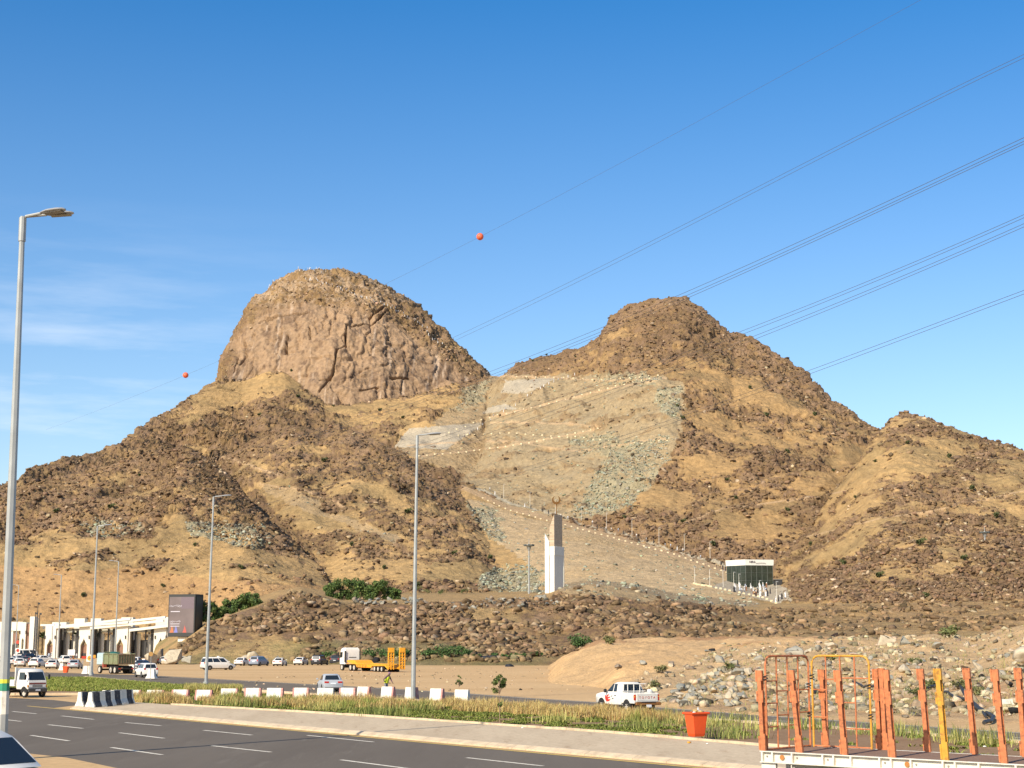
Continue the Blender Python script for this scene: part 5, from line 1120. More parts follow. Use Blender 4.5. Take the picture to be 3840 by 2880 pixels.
    for i, (px, py, ln, H_) in enumerate([(3092,2800,-.03,2.0),(3296,2798,-.02,2.03),(3316,2798,-.02,2.05),(3474,2800,-.055,2.05),(3650,2806,-.055,2.08),(3838,2815,-.03,2.1),(4050,2822,-.05,2.1),(4300,2835,-.04,2.1)]):
        stake(loc_x(px, py, Wt-.09), Wt-.09, H_, ln, og, False)
    def gate(x0, y0, dx, dy, Wg, hz_):
        Hg = 2.36; g = MB(); r = .022
        def P(s, z): return (x0+dx*s, y0+dy*s, zd+z)
        c = .22; pts = [P(0,0), P(0,Hg-c)]+[P(c-c*math.cos(a), Hg-c+c*math.sin(a)) for a in (.4,.8,1.2)]+[P(c,Hg), P(Wg-c,Hg)]+[P(Wg-c+c*math.sin(a), Hg-c+c*math.cos(a)) for a in (.4,.8,1.2)]+[P(Wg,Hg-c), P(Wg,0)]
        g.tube(pts, .028, 8); fr = g.build('rack_gate', og if dx == 0 else og2, t, smooth=True)
        b = MB(); b.tube([P(0,.03),P(Wg,.03)], r, 6)
        for k in (1,2,3): b.tube([P(Wg*k/4,.03), P(Wg*k/4,Hg)], r, 6)
        for ci, zs in enumerate(hz_):
            for z in zs: b.tube([P(Wg*ci/4,z), P(Wg*(ci+1)/4,z)], r*.85, 6)
        b.build('bar', og, fr, smooth=True)
        for s, z in ((0,1.72),(Wg,1.5),(Wg,.74)):
            k = MB(); q = Vector(P(s,z)); k.tube([q+Vector((.06*math.cos(a), .06*math.sin(a), .012*a)) for a in [j*.7 for j in range(20)]], .012, 5); k.build('wire_tie', BLK, fr)
    gate(.10, .16, 0, 1, Wt-.34, [[.58,1.17,1.73],[.86,1.47],[.59,1.17,1.74],[.9,1.48]])
    gate(.20, Wt-.17, 1, 0, loc_x(3283, 2798, Wt-.09)-.26, [[.77,1.48],[1.75],[.5,1.16,1.79],[.5,1.79]])
    g = MB(); g.box(.3, Lt-.3, .7, .85, zd-.55, zd-.07); g.box(.3, Lt-.3, Wt-.85, Wt-.7, zd-.55, zd-.07); g.build('main_beam', wh, t)
    g = MB()
    for x in (.1, 1.6, 3.1, 4.6, 6.1, 7.6, 9.1, 10.6): g.box(x, x+.1, .07, Wt-.07, zd-.2, zd-.07)
    g.build('cross_member', wh, t)
    g = MB(); g.rbox(0, .42, .02, .12, zd-.75, zd-.29, .01); g.rbox(0, .42, Wt-.12, Wt-.02, zd-.75, zd-.29, .01); g.build('rear_bracket', wh, t)
    g = MB(); g.rbox(.0, .1, .05, Wt-.05, .5, .62, .01); g.build('underrun_bar', wh, t)
    for x in (1.5, 2.75, 4.0):
        for y in (.42, Wt-.42): w_ = wheel(t, x, y, .48, .36, RIMW); w_.location.y = y
    g = MB(); 
    for x in (1.5, 2.75, 4.0): g.cyl((x, Wt/2, .48), (0,1,0), .08, 1.7)
    g.build('axle', UND, t)
    g = MB(); g.rbox(8.8, 9.0, .5, .7, .05, zd-.5, .01); g.rbox(8.8, 9.0, Wt-.7, Wt-.5, .05, zd-.5, .01); g.rbox(8.7,9.1,.4,.8,0,.05,.01); g.rbox(8.7,9.1,Wt-.8,Wt-.4,0,.05,.01); g.build('landing_leg', STL, t)
trailer()
# ============================================================ BUILDINGS ON THE HILL AND AT THE LEFT
ST1 = mat('white_stone', (.72,.69,.58), .8, var=.03, scale=1); BRW = mat('brown_screen', (.24,.13,.085), .7, var=.15, scale=4); DKG = mat('dark_metal_frame', (.035,.033,.03), .5)
def brickmat(name, c1, c2, mortar, sc):
    m = bpy.data.materials.new(name); m.use_nodes = True; n, l = m.node_tree.nodes, m.node_tree.links; b = n['Principled BSDF']; b.inputs['Roughness'].default_value = .9
    t = n.new('ShaderNodeTexCoord'); mp = n.new('ShaderNodeMapping'); mp.inputs['Rotation'].default_value = (R(90), 0, 0); l.new(t.outputs['Object'], mp.inputs[0])
    k = n.new('ShaderNodeTexBrick'); k.inputs['Scale'].default_value = sc; k.inputs['Color1'].default_value = (*c1, 1); k.inputs['Color2'].default_value = (*c2, 1); k.inputs['Mortar'].default_value = (*mortar, 1); k.inputs['Mortar Size'].default_value = .012
    l.new(mp.outputs[0], k.inputs['Vector']); l.new(k.outputs['Color'], b.inputs['Base Color']); return m
def monument():
    p = at(2077, 2214, 430); z0 = p.z-.8; t = thing('monument_tower', 'tall white and stone monument tower with a bronze crescent on top', 'monument', (p.x, p.y, z0), R(53))
    # local: -y side faces right-front (shaded), -x side faces left-front (sunlit)
    sc = 430/FPX
    Hb, Hs, Ht = 12.6, 16.2, 21.4
    br = brickmat('cladding_stone', (.56,.45,.31), (.40,.30,.20), (.25,.19,.13), 1.6); wb = brickmat('white_cladding', (.70,.67,.58), (.66,.63,.54), (.48,.45,.4), 1.2)
    g = MB(); g.rbox(-1.15, 3.2, -1.0, .55, 0, Hb, .03); b = g.build('shaft', wb, t)
    g = MB(); g.rbox(-1.2, 3.42, -1.12, .6, Hb-2.4, Hb+.05, .03); g.build('shaft_head', wb, t)
    g = MB(); g.rbox(3.18, 3.42, -1.10, -.80, 0, Hb-2.4, .01); g.build('corner_fin', ST1, b)
    g = MB(); g.hexa([(-1.35,.62,0),(-.95,.62,0),(-.95,2.0,0),(-1.35,2.0,0),(-1.35,.62,14.0),(-.95,.62,14.0),(-.95,2.0,Hs),(-1.35,2.0,Hs)]); g.build('side_slab', ST1, t)
    g = MB(); g.hexa([(-1.0,-.9,Hb),(2.85,-.9,Hb),(2.85,.7,Hb),(-1.0,.7,Hb),(-1.0,-.9,Ht),(2.85,-.9,Ht),(2.85,.7,Ht-3.6),(-1.0,.7,Ht-3.6)]); g.build('stone_block', br, t)
    g = MB(); g.box(-1.02, -1.0, .1, .3, Ht-5.2, Ht-4.9); g.build('wall_lamp', DKG, t)
    bz = mat('bronze', (.20,.09,.02), .4, .6); g = MB(); g.tube([(.5,-.6,Ht-.6),(.5,-.6,Ht+2.8)], .11, 8, .06); g.cyl((.5,-.6,Ht+2.7),(0,0,1),.2,.3,10); g.build('mast', bz, t)
    g = MB(); secs = []; cz = Ht+4.0; ang0 = R(-53)       # crescent opening upwards, facing the camera
    for i in range(25):
        a = R(-248+i*(316/24)); w = .58*math.sin(math.pi*i/24)**.8+.04
        ro, ri = 1.18, 1.18-w; dx, dz = math.cos(a), math.sin(a)
        q = []
        for rr, th in ((ri,-.12),(ro,-.12),(ro,.12),(ri,.12)):
            x = rr*dx; z = rr*dz; q.append((x*math.cos(ang0)-th*math.sin(ang0)+.5, x*math.sin(ang0)+th*math.cos(ang0)-.6, cz+z))
        secs.append(q)
    g.loft(secs); g.build('crescent', bz, t)
monument()
def pavilion():
    q0 = hit(2798, 2196, TM); D = q0.y-9; p = at(2798, 2199, D); t = thing('glass_pavilion', 'dark glass pavilion with white roof band at the foot of the zigzag path', 'pavilion', (p.x, p.y, p.z-.4), 0)
    s = D/FPX; ang = R(24)         # right face turned 24 degrees to the left
    ux = Vector((math.cos(ang*-.35), math.sin(ang*-.35), 0)); 
    C0 = Vector((0,0,0)); Rv = Vector((9.3,2.0,0)); Lv = Vector((-5.4,6.2,0)); Bk = Rv+Lv
    def ring(k, z, z2=None): 
        cen = Bk*.5; return [((q-cen)*k+cen)+Vector((0,0,z)) for q in (C0, Rv, Bk, Lv)]
    gl = mat('pavilion_glass', (.03,.04,.03), .12, var=.3, scale=.6, spec=.7)
    g = MB(); g.hexa(ring(1,0)+ring(1,7.4)); b = g.build('glass_walls', gl, t)
    nR = Vector((Rv.y,-Rv.x,0)).normalized(); nL = Vector((Lv.y,-Lv.x,0)).normalized(); nL = nL if nL.y < 0 else -nL
    for base, n_, k in ((Rv, nR, 5), (Lv, nL, 4)):
        for i in range(k+1):
            q = base*(i/k)+n_*.06; g = MB(); g.tube([q, q+Vector((0,0,7.4))], .07, 4); g.build('mullion', mat('mullion_grey', (.12,.13,.11), .5), b)
        for z in (2.4, 4.9): g = MB(); g.tube([n_*.07+Vector((0,0,z)), base+n_*.07+Vector((0,0,z))], .045, 4); g.build('transom', mat('mullion_grey', (.12,.13,.11), .5), b)
    rf = mat('roof_band_white', (.70,.68,.60), .7)
    g = MB(); R0 = ring(1.04,7.4); R1 = [q+Vector((0,0,1.9)) for q in ring(1.06,7.4)]; g.hexa(R0+R1); r_ = g.build('roof_band', rf, t)
    M_ = Matrix.Translation(C0+Rv*.24+nR*.32+Vector((0,0,8.5))) @ Matrix.Rotation(math.atan2(Rv.y, Rv.x), 4, 'Z') @ Matrix.Rotation(R(90), 4, 'X')
    textmesh('lettering', 'HIRA', 1.0, mat('letter_grey', (.15,.12,.11), .6), r_, M_, .02)
    M_ = Matrix.Translation(C0+Rv*.55+nR*.32+Vector((0,0,8.2))) @ Matrix.Rotation(math.atan2(Rv.y, Rv.x), 4, 'Z') @ Matrix.Rotation(R(90), 4, 'X')
    textmesh('lettering', '\u062d\u064a \u062d\u0631\u0627\u0621 \u0627\u0644\u062b\u0642\u0627\u0641\u064a', .42, mat('letter_grey', (.15,.12,.11), .6), r_, M_, .02)
    g = MB(); cen = Bk*.5; g.hexa([((q-cen)*1.25+cen)+Vector((0,0,-2.5)) for q in (C0,Rv,Bk,Lv)]+[((q-cen)*1.2+cen)+Vector((0,0,.02)) for q in (C0,Rv,Bk,Lv)]); g.build('plinth', mat('plinth_stone', (.45,.37,.26), .9), t)
    # dark kiosk and ramp wall at its right
    k = at(2918, 2196, D-4); kk = thing('kiosk', 'small dark kiosk right of the glass pavilion', 'kiosk', (k.x, k.y, k.z-.3), 0); g = MB(); g.rbox(-1.3,1.3,-1,1,0,2.2,.05); g.build('walls', DKG, kk); g = MB(); g.rbox(-1.6,1.6,-1.2,1.2,2.2,2.4,.03); g.build('roof', mat('kiosk_roof',(.2,.18,.15),.7), kk)
    w0, w1, w2 = at(2922, 2208, D-6), at(2898, 2212, D-6), at(2910, 2224, D-10); g = MB(); g.tube([w0, w1, w2], .22, 6); o = g.build('ramp_wall', DKG, None); tag(o, 'dark edge of the ramp opening right of the pavilion forecourt', 'wall')
pavilion()

# white gateway building at the far left
def gateways():
    D = 425; base = [at(px, 2466, D) for px in (0,)][0]
    k = D/FPX; X = lambda px: at(px, 2410, D).x
    Z = lambda py: (2410-py)*k+CAMH
    t = thing('gateway_building', 'long white gateway building with pointed arches and brown screens at the far left', 'building', (0, D, 0), 0)
    def arch_tower(x0, x1, ztop, apx, apw, zsp, depth=3.2, y0=0.0, screen=True):
        """front wall with a pointed arch opening; the return on its right side"""
        a0, a1 = apx-apw/2, apx+apw/2; zap = zsp+apw*1.15; g = MB(); outer = [(x0,0),(a0,0),(a0,zsp)]
        n = 6
        for i in range(1, n+1): u = i/n; outer.append((a0+(apx-a0)*(1-(1-u)**1.7), zsp+(zap-zsp)*u**.85))
        left = outer+[(apx, ztop), (x0, ztop)]
        right = [(x1,0),(x1,ztop),(apx,ztop),(apx,zap)]+[(2*apx-x, z) for x, z in outer[::-1] if x < apx-1e-6 and x > x0+1e-6]
        import bmesh
        bm = bmesh.new()
        for poly in (left, right):
            f = bm.faces.new([bm.verts.new((x, y0, z)) for x, z in poly]); r = bmesh.ops.extrude_face_region(bm, geom=[f]); bmesh.ops.translate(bm, vec=(0, depth, 0), verts=[v for v in r['geom'] if isinstance(v, bmesh.types.BMVert)])
        bmesh.ops.triangulate(bm, faces=bm.faces[:], ngon_method='EAR_CLIP'); bmesh.ops.recalc_face_normals(bm, faces=bm.faces)
        me = bpy.data.meshes.new('gate_tower'); bm.to_mesh(me); bm.free(); me.materials.append(ST1); o = link(bpy.data.objects.new('gate_tower', me), t)
        if screen:
            s_ = MB(); s_.box(a0-.4, a1+.1, y0+.9, y0+1.1, 0, zsp-.1); s_.build('timber_screen', BRW, o)
            s_ = MB(); s_.box(apx-.6, apx+.5, y0+.82, y0+.9, 0, zsp-2.2); s_.build('doorway', DKG, o)
        for xx in (a0-.6, a1+.5): s_ = MB(); s_.rbox(xx-.12, xx+.12, y0-.25, y0-.02, zsp+1.6, zsp+2.5, .03); s_.build('wall_lantern', DKG, o)
        return o
    P = lambda a: X(a)
    zt = Z(2348)
    for x0, x1, ap, aw in ((168,208,187,22),(295,338,314,24),(431,478,450,25),(576,622,602,25)):
        arch_tower(P(x0), P(x1), zt, P(ap), aw*k, Z(2418))
        g = MB(); g.box(P(x1)+.02, P(x1)+.5, .3, 9, 0, zt-.2); g.build('return_wall', mat('white_wall_painted_shade', (.62,.59,.52), .8), t)  # side return in a darker white: its shade is put into the colour
    # dark framed bays between the towers
    for x0, x1 in ((214,293),(345,430),(482,574)):
        for px in [x0+3, x0+16, x0+19, (x0+x1)//2+8, x1-16, x1-11]: g = MB(); g.box(P(px), P(px)+.35, 2.0, 2.4, 0, Z(2358)); g.build('bay_column', DKG, t)
        g = MB(); g.box(P(x0), P(x1), 4.2, 4.4, 0, Z(2400)); g.build('bay_glazing', mat('bay_glass', (.10,.095,.085), .3, var=.4, scale=.7), t)
        g = MB(); g.box(P(x0+14), P(x0+34), 3.0, 3.4, 0, Z(2375)); g.box(P(x1-30), P(x1-16), 3.1, 3.3, 1.5, Z(2380)); g.build('inner_pier', ST1, t)
        g = MB(); g.box(P(x0)-.3, P(x1)+.3, 2.4, 4.2, Z(2372), Z(2358)); g.build('lintel', mat('grey_lintel', (.45,.44,.36), .8), t)
    # long sloping roof beams climbing to the right, and parapets
    def beam(a, b, th, y, nm='roof_beam', dy=1.2):
        g = MB(); x0, z0, x1, z1 = P(a[0]), Z(a[1]), P(b[0]), Z(b[1]); g.hexa([(x0,y,z0-th),(x1,y,z1-th),(x1,y+dy,z1-th),(x0,y+dy,z0-th),(x0,y,z0),(x1,y,z1),(x1,y+dy,z1),(x0,y+dy,z0)]); g.build(nm, ST1, t)
    beam((208,2350),(480,2332),.6,-1.0); beam((230,2345),(482,2318),.6,1.0); beam((338,2352),(612,2325),.7,-.8); beam((362,2338),(612,2312),.6,1.2); beam((486,2360),(745,2330),.7,-1.2); beam((146,2342),(218,2342),.5,.5)
    for x0, x1, y in ((172,226,2334),(255,295,2320),(318,357,2320),(434,478,2316),(565,612,2315),(690,707,2316),(778,833,2317)): g = MB(); g.box(P(x0), P(x1), 5, 8, Z(2362), Z(y)); g.build('roof_box', ST1, t)
    g = MB(); g.box(P(640), P(745), 2, 5, 0, Z(2338)); g.box(P(745), P(835), 2.2, 5, 0, Z(2322)); g.build('east_wing', ST1, t)
    g = MB(); g.box(P(622), P(700), 2.5, 2.9, 0, Z(2390)); g.build('timber_screen', BRW, t)
    # left end: plain wing, tall fin, brown panel
    g = MB(); g.box(P(-120), P(68), 3, 7, Z(2366), Z(2333)); g.box(P(-120), P(33), 3.2, 6, 0, Z(2366)); g.build('west_wing', ST1, t)
    g = MB(); g.prism([(P(36),Z(2412)),(P(36),Z(2380)),(P(45),Z(2371)),(P(53),Z(2380)),(P(53),Z(2412))], 2.9, 3.1); g.build('arched_window', BRW, t)
    g = MB(); g.box(P(33), P(54), 2.92, 3.0, 0, Z(2417)); g.build('shopfront', DKG, t)
    arch_tower(P(68), P(90), Z(2335), P(80), .6, Z(2400), screen=False, y0=1)
    g = MB(); g.box(P(88), P(108), 1.5, 2.2, 0, Z(2340)); g.build('brown_panel', BRW, t)
    g = MB(); g.box(P(108), P(127), 0, 2.5, 0, Z(2314)); g.build('tall_fin', ST1, t)
    g = MB(); g.box(P(127), P(130), .5, 2.5, 0, Z(2318)); g.build('fin_return', mat('white_wall_painted_shade', (.62,.59,.52), .8), t)  # same darkened white, shade painted into the fin's side
    g = MB(); g.box(P(145), P(170), 3, 5, Z(2360), Z(2342)); g.build('parapet', ST1, t)
gateways()
for px, top in ((131,2295),(140,2258),(148,2297)):
    b = at(px-4, 2410, 405); h = at(px, top, 405).z; t = thing('flagpole', 'dark slender flagpole before the white gateways, %s of three' % {131:'leftmost',140:'tallest',148:'rightmost'}[px], 'flagpole', (b.x, b.y, 0), 0, 'flagpoles before the gateway building')
    g = MB(); g.tube([(0,0,0),(0,0,h)], .16, 8, .08); g.build('pole', DKG, t); g = MB(); g.rbox(-.05,.5,-.04,.04,h-.6,h-.1,.01); g.build('furled_flag', DKG, t)
# big screen
def screen():
    D = 352; k = D/FPX; p = at(677, 2410, D); Wf = 112*k; zb = (2410-2388)*k+CAMH; zt = (2410-2232)*k+CAMH; t = thing('led_billboard', 'large dark outdoor screen on a stand at the right end of the white gateways', 'billboard', (p.x, p.y, 0), R(-18))
    g = MB(); g.rbox(-Wf/2, Wf/2, 0, 3.6, zb, zt, .05); g.build('housing', mat('screen_housing', (.028,.030,.028), .6), t)
    sc_ = mat('screen_face', (.13,.10,.095), .45, var=.25, scale=.25, emit=.10); g = MB(); g.box(-Wf/2+.25, Wf/2-.25, -.03, 0, zb+.85, zt-.6); s = g.build('screen', sc_, t)
    g = MB(); g.box(-.2, Wf/2-.26, -.045, -.03, zt-3.2, zt-.62); g.build('image_patch', mat('screen_violet', (.14,.105,.12), .4, emit=.10), s)
    wt = mat('screen_white', (.45,.42,.45), .5, emit=.25); Mx = lambda x, z: Matrix.Translation((x, -.05, z)) @ Matrix.Rotation(R(90), 4, 'X')
    textmesh('lettering', '\u062a\u0648\u0633\u0639\u0629 \u0627\u0644\u062d\u0631\u0645', .5, wt, s, Mx(-1.5, zt-2.5), .01)
    g = MB(); g.box(-2.7,-.4,-.05,-.045,zt-3.9,zt-3.72); g.build('text_line', wt, s)
    textmesh('lettering', '\u0646\u0631\u062d\u0628 \u0628\u0643\u0645', .5, wt, s, Mx(-1.5, zt-5.9), .01)
    for z in (6.6, 7.1): g = MB(); g.box(-2.7,-.4,-.05,-.045,zt-z,zt-z+.14); g.build('text_line', wt, s)
    for x, c in ((-2.3,(.42,.13,.05)),(-1.3,(.15,.16,.4)),(.9,(.4,.08,.06))):
        g = MB(); g.prism([(x-.5,zb+.9),(x+.5,zb+.9),(x+.3,zb+1.7),(x,zb+2.5),(x-.2,zb+1.6)], -.045, -.04); g.build('image_patch', mat('screen_glow%d' % int(c[0]*100), c, .5, emit=.15), s)
    g = MB(); g.box(Wf/2, Wf/2+.04, .5, 3.2, zb+.6, zt-.5); g.build('louvre_panel', mat('louvre', (.05,.055,.05), .5), t)
    g = MB(); g.rbox(-1.2, 1.2, .8, 2.8, 0, zb, .05); g.build('pedestal', ST1, t)
screen()

# ============================================================ TREES, SHRUBS, GRASS
LEAF = [colmat('foliage', .7, (), .25, (1.5,), .3)][0]
BARK = mat('bark', (.16,.11,.07), .9, var=.2, scale=8, bump=.5)
def leafcloud(name, cl, n, size, cols, parent, seed=0, aspect=2.2, flat=0.0):
    """cl: clumps (x,y,z,r); n leaves as small folded quads spread over clump shells"""
    r = np.random.default_rng(seed); cl = np.array(cl, float); k = r.choice(len(cl), n, p=cl[:, 3]**2/np.sum(cl[:, 3]**2))
    d = r.normal(size=(n, 3)); d /= np.linalg.norm(d, axis=1)[:, None]; rad = cl[k, 3]*(r.random(n)**.45); d[:, 2] *= .8
    C = cl[k, :3]+d*rad[:, None]; u = r.normal(size=(n, 3)); u /= np.linalg.norm(u, axis=1)[:, None]; w = np.cross(u, r.normal(size=(n, 3))); w /= np.linalg.norm(w, axis=1)[:, None]
    s = size*r.uniform(.6, 1.3, n)[:, None]; a = u*s; b = w*s/aspect
    V = np.stack([C-a, C+b*1.0, C+a, C-b*1.0], 1).reshape(-1, 3); F = np.arange(4*n).reshape(n, 4)
    c0 = np.array(cols)[r.integers(0, len(cols), n)]*r.uniform(.7, 1.35, n)[:, None]
    return npmesh(name, V, F, LEAF, np.repeat(c0, 4, 0), parent=parent)
GREENS = [(.07,.115,.028),(.10,.155,.035),(.045,.08,.022),(.14,.18,.05)]
def tree(label, base, H_, W_, seed, n=1500, cat='tree', ls=.22, group=None, name='broadleaf_tree', cols=GREENS, trunk_h=.3):
    t = thing(name, label, cat, base, random.uniform(0, 6), group); r = random.Random(seed)
    g = MB(); top = Vector((r.uniform(-.1,.1)*W_, r.uniform(-.1,.1)*W_, H_*.6)); g.tube([(0,0,-.3),(0,0,H_*trunk_h),top], .05*H_*.5, 8, .015*H_); cl = []
    for i in range(9 if trunk_h > .2 else 15):
        a = i*2.4+r.uniform(-.4,.4); q = Vector((math.cos(a)*W_*.36*r.uniform(.5,1.1), math.sin(a)*W_*.36*r.uniform(.5,1.1), H_*r.uniform(*((.42,.86) if trunk_h > .2 else (.12,.82))))); g.tube([(0,0,H_*trunk_h*.9), q*.6+Vector((0,0,H_*.15)), q], .016*H_, 5, .005*H_); cl.append((q.x, q.y, q.z, W_*r.uniform(.15,.26)))
    g.build('trunk', BARK, t, smooth=True); leafcloud('crown', cl, n, ls, cols, t, seed); return t
GT = 'dark green trees at the foot of the hills'
for i, (px, pt, w, D, lb) in enumerate([(782,2252,46,356,'dark tree beside the big outdoor screen, left of the lamp post'),(822,2262,44,358,'dark tree just right of the lamp post, behind the rubble mound'),(862,2250,52,360,'middle dark tree above the left end of the rubble mound'),(905,2232,56,362,'tallest dark tree above the left end of the rubble mound'),(952,2228,50,362,'rightmost dark tree above the left end of the rubble mound'),
     (1245,2190,44,392,'leftmost dark tree of the clump above the mound centre'),(1285,2163,56,394,'tallest dark tree of the clump above the mound centre'),(1330,2172,56,394,'second tall dark tree of the clump above the mound centre'),(1375,2176,54,394,'third dark tree of the clump, small gap right of it'),(1425,2176,48,394,'round dark tree in the right part of the clump above the mound centre'),(1474,2192,42,396,'small rightmost dark tree of the clump above the mound centre')]):
    q = at(px, pt-8, D); z0 = hz(q.x, q.y)-.5; tree(lb, (q.x, q.y, z0), q.z-z0, w*D/FPX*1.5, 10+i, 2600, ls=.27, group=GT, trunk_h=.12)
def palm(px, D, H_, label, seed):
    q = at(px, 2410, D); t = thing('palm_tree', label, 'palm tree', (q.x, q.y, 0), 0, 'palms inside the gateway building'); g = MB(); g.tube([(0,0,0),(.1,0,H_*.5),(0,0,H_)], .22, 8, .16); g.build('trunk', BARK, t)
    r = random.Random(seed); V = []; F = []
    for i in range(26):
        a = i*2.4; el = r.uniform(.2, 1.3); L = r.uniform(2.0, 2.8); prev = Vector((0,0,H_)); d = Vector((math.cos(a)*math.cos(el), math.sin(a)*math.cos(el), math.sin(el))); side = Vector((-math.sin(a), math.cos(a), 0))
        for j in range(7):
            nx = prev+d*(L/7); d = (d+Vector((0,0,-.17))).normalized(); w = .30*math.sin(math.pi*(j+1.3)/9)
            for sgn in (-1, 1):
                k = len(V); V += [tuple(prev), tuple(nx), tuple(prev+side*sgn*w*2+d*.25+Vector((0,0,-.08)))]; F.append((k, k+1, k+2))
            prev = nx
    me = npmesh('fronds', np.array(V), np.array(F), LEAF, np.tile([.10,.14,.05], (len(V), 1)), parent=t)
palm(368, 431, 5.8, 'palm seen between the second and third white gateway', 1); palm(281, 433, 5.6, 'palm in the dark bay left of the second gateway', 2); palm(158, 429, 5.4, 'palm behind the flagpoles left of the first gateway', 3)
palm(240, 434, 5.5, 'palm in the dark bay right of the first gateway', 4)
# sapling and shrubs on the median
def sapling(px, py, H_, W_, label, seed, n=260, ls=.075, low=True):
    p = gp(px, py); t = thing('sapling', label, 'young tree', (p.x, p.y, .06), 0); g = MB(); g.tube([(0,0,0),(.02,0,H_*.3),(-.03,.02,H_*.62),(.03,0,H_*.9)], .022, 6, .012); r = random.Random(seed); cl = []
    for i in range(12):
        a = i*2.4; q = Vector((math.cos(a)*W_*.4*r.uniform(.3,1), math.sin(a)*W_*.4*r.uniform(.3,1), H_*r.uniform(.66,.97))); g.tube([(0,0,H_*.6), q], .009, 4, .004); cl.append((q.x, q.y, q.z, W_*r.uniform(.1,.2)))
    if low:
        for i in range(3): cl.append((r.uniform(-.1,.1), r.uniform(-.1,.1), H_*r.uniform(.28,.4), .12))
    g.build('trunk', mat('pale_bark', (.30,.20,.13), .8), t); leafcloud('crown', cl, n, ls, [(.07,.11,.025),(.11,.15,.04),(.04,.07,.02),(.20,.20,.06)], t, seed, 2.4)
sapling(1873, 2716, 2.42, .92, 'slender sapling with a round leafy crown on the grassy median', 3, 620, .085)
sapling(1722, 2640, 1.85, .62, 'thin sapling with two small leaf tufts in front of the white block', 8, 200, .085)
def bush(label, px, py, w, h, seed, n=260, cols=GREENS, T=None, ls=.12, group=None, base=None):
    q = base or hit(px, py) or gp(px, py); r = random.Random(seed); t = thing('bush', label, 'bush', q, 0, group); g = MB(); cl = []
    for i in range(7):
        a = i*2.4; c = Vector((math.cos(a)*w*.36*r.random(), math.sin(a)*w*.3*r.random(), h*r.uniform(.25,.7))); g.tube([(0,0,-.05), c], .02, 4, .008); cl.append((c.x, c.y, c.z, min(w, h*1.3)*r.uniform(.2,.34)))
    g.build('stems', BARK, t); leafcloud('foliage', cl, n, ls, cols, t, seed); return t
BG = [(.06,.12,.03),(.09,.15,.04),(.05,.09,.03)]
GB = 'green bushes along the foot of the rubble mound'
for i, (px, py, w, h) in enumerate([(1232,2468,3.2,1.6),(1388,2470,4.0,2.2),(1435,2472,5.0,2.6),(1478,2474,5.2,2.6),(1512,2474,4.2,2.2),(1602,2462,4.0,2.2),(1640,2464,5.0,2.6),(1672,2466,4.6,2.2),(1715,2456,4.4,2.0),(1745,2460,3.6,1.5),(1780,2472,3.0,1.1),(1850,2468,3.0,1.0),(1900,2470,3.4,1.0),(1950,2466,3.2,1.0),(2010,2462,3.0,.9)]):
    bush('low green bush at the mound foot, %s' % (['just left of the lorry cab','behind the lorry cab','behind the front of the lowbed','behind the middle of the lowbed','left of the yellow ramps','right of the yellow ramps','large, right of the yellow ramps','in the middle of the green strip','at the crest of the green strip','beside the white debris','left of the black sheet','behind the black sheet','flat, right of the black sheet','flat, farther right of the black sheet','last of the green strip'][i]), px, py, w, h, 40+i, 420, BG, ls=.2, group=GB)
bush('single rounded green bush high at the corner of the sand heap', 2172, 2432, 4.6, 3.0, 70, 700, BG, ls=.24)
for i, (px, py, w, h) in enumerate([(2478,2528,1.6,.9),(2732,2522,1.2,.9),(2453,2586,1.0,.7),(3430,2492,1.2,.6),(3600,2590,1.8,.8),(3440,2620,2.0,1.0),(3120,2480,1.6,.7),(3490,2580,1.4,.7),(3660,2610,1.6,.7),(3560,2395,2.4,1.4),(2280,2420,2.0,1.2),(1650,2228,3.2,1.6),(1600,2226,4.2,1.8),(1735,2226,3.6,1.6),(1565,2222,3.4,1.7)]):
    bush('%s scrub bush %s' % (('dry','olive')[i % 2], ['on the rubble bank above the pickup','among the grey blocks','small, above the pickup bed','right of the stake row top','between the two rightmost stakes','above the black hose','behind the first rack gate','between the middle stakes','above the white concrete block','at the foot of the dark slope','at the top of the sand heap','on the grassy shelf right of the lamp post','on the grassy shelf close to the lamp post','farthest right on the grassy shelf','on the grassy shelf left of the lamp post'][i]), px, py, w, h, 90+i, 240, [(.18,.16,.06),(.12,.13,.05)] if i % 2 == 0 else [(.10,.12,.04),(.14,.15,.05)], ls=.11 if i < 9 else .2)
# blades of grass
GRM = colmat('grass_blades', .8, (), .15, (2.0,), .2)
def blades(name, pos, h, lean, w, cols, label, z0=.06, parent=None, cat='grass'):
    n = len(pos); r = np.random.default_rng(n+3); an = r.uniform(0, 2*np.pi, n); L = lean*r.random(n)[:]*h; hh = h
    bx = np.stack([np.cos(an+1.57), np.sin(an+1.57), np.zeros(n)], -1)*(w*.5)[:, None]; dx = np.stack([np.cos(an), np.sin(an), np.zeros(n)], -1)
    P0 = np.concatenate([pos, np.full((n, 1), z0)], 1); mid = P0+dx*(L*.35)[:, None]+np.array([0,0,1])*(hh*.6)[:, None]; tip = P0+dx*L[:, None]+np.array([0,0,1])*hh[:, None]
    V = np.stack([P0-bx, P0+bx, mid+bx*.7, mid-bx*.7, tip], 1).reshape(-1, 3); k = np.arange(n)[:, None]*5
    F = np.concatenate([k+np.array([[0,1,2]]), k+np.array([[0,2,3]]), k+np.array([[3,2,4]])], 0)
    c0 = np.repeat(cols, 5, 0); o = npmesh(name, V, F, GRM, c0); return tag(o, label, cat, kind='stuff')
rg = np.random.default_rng(77)
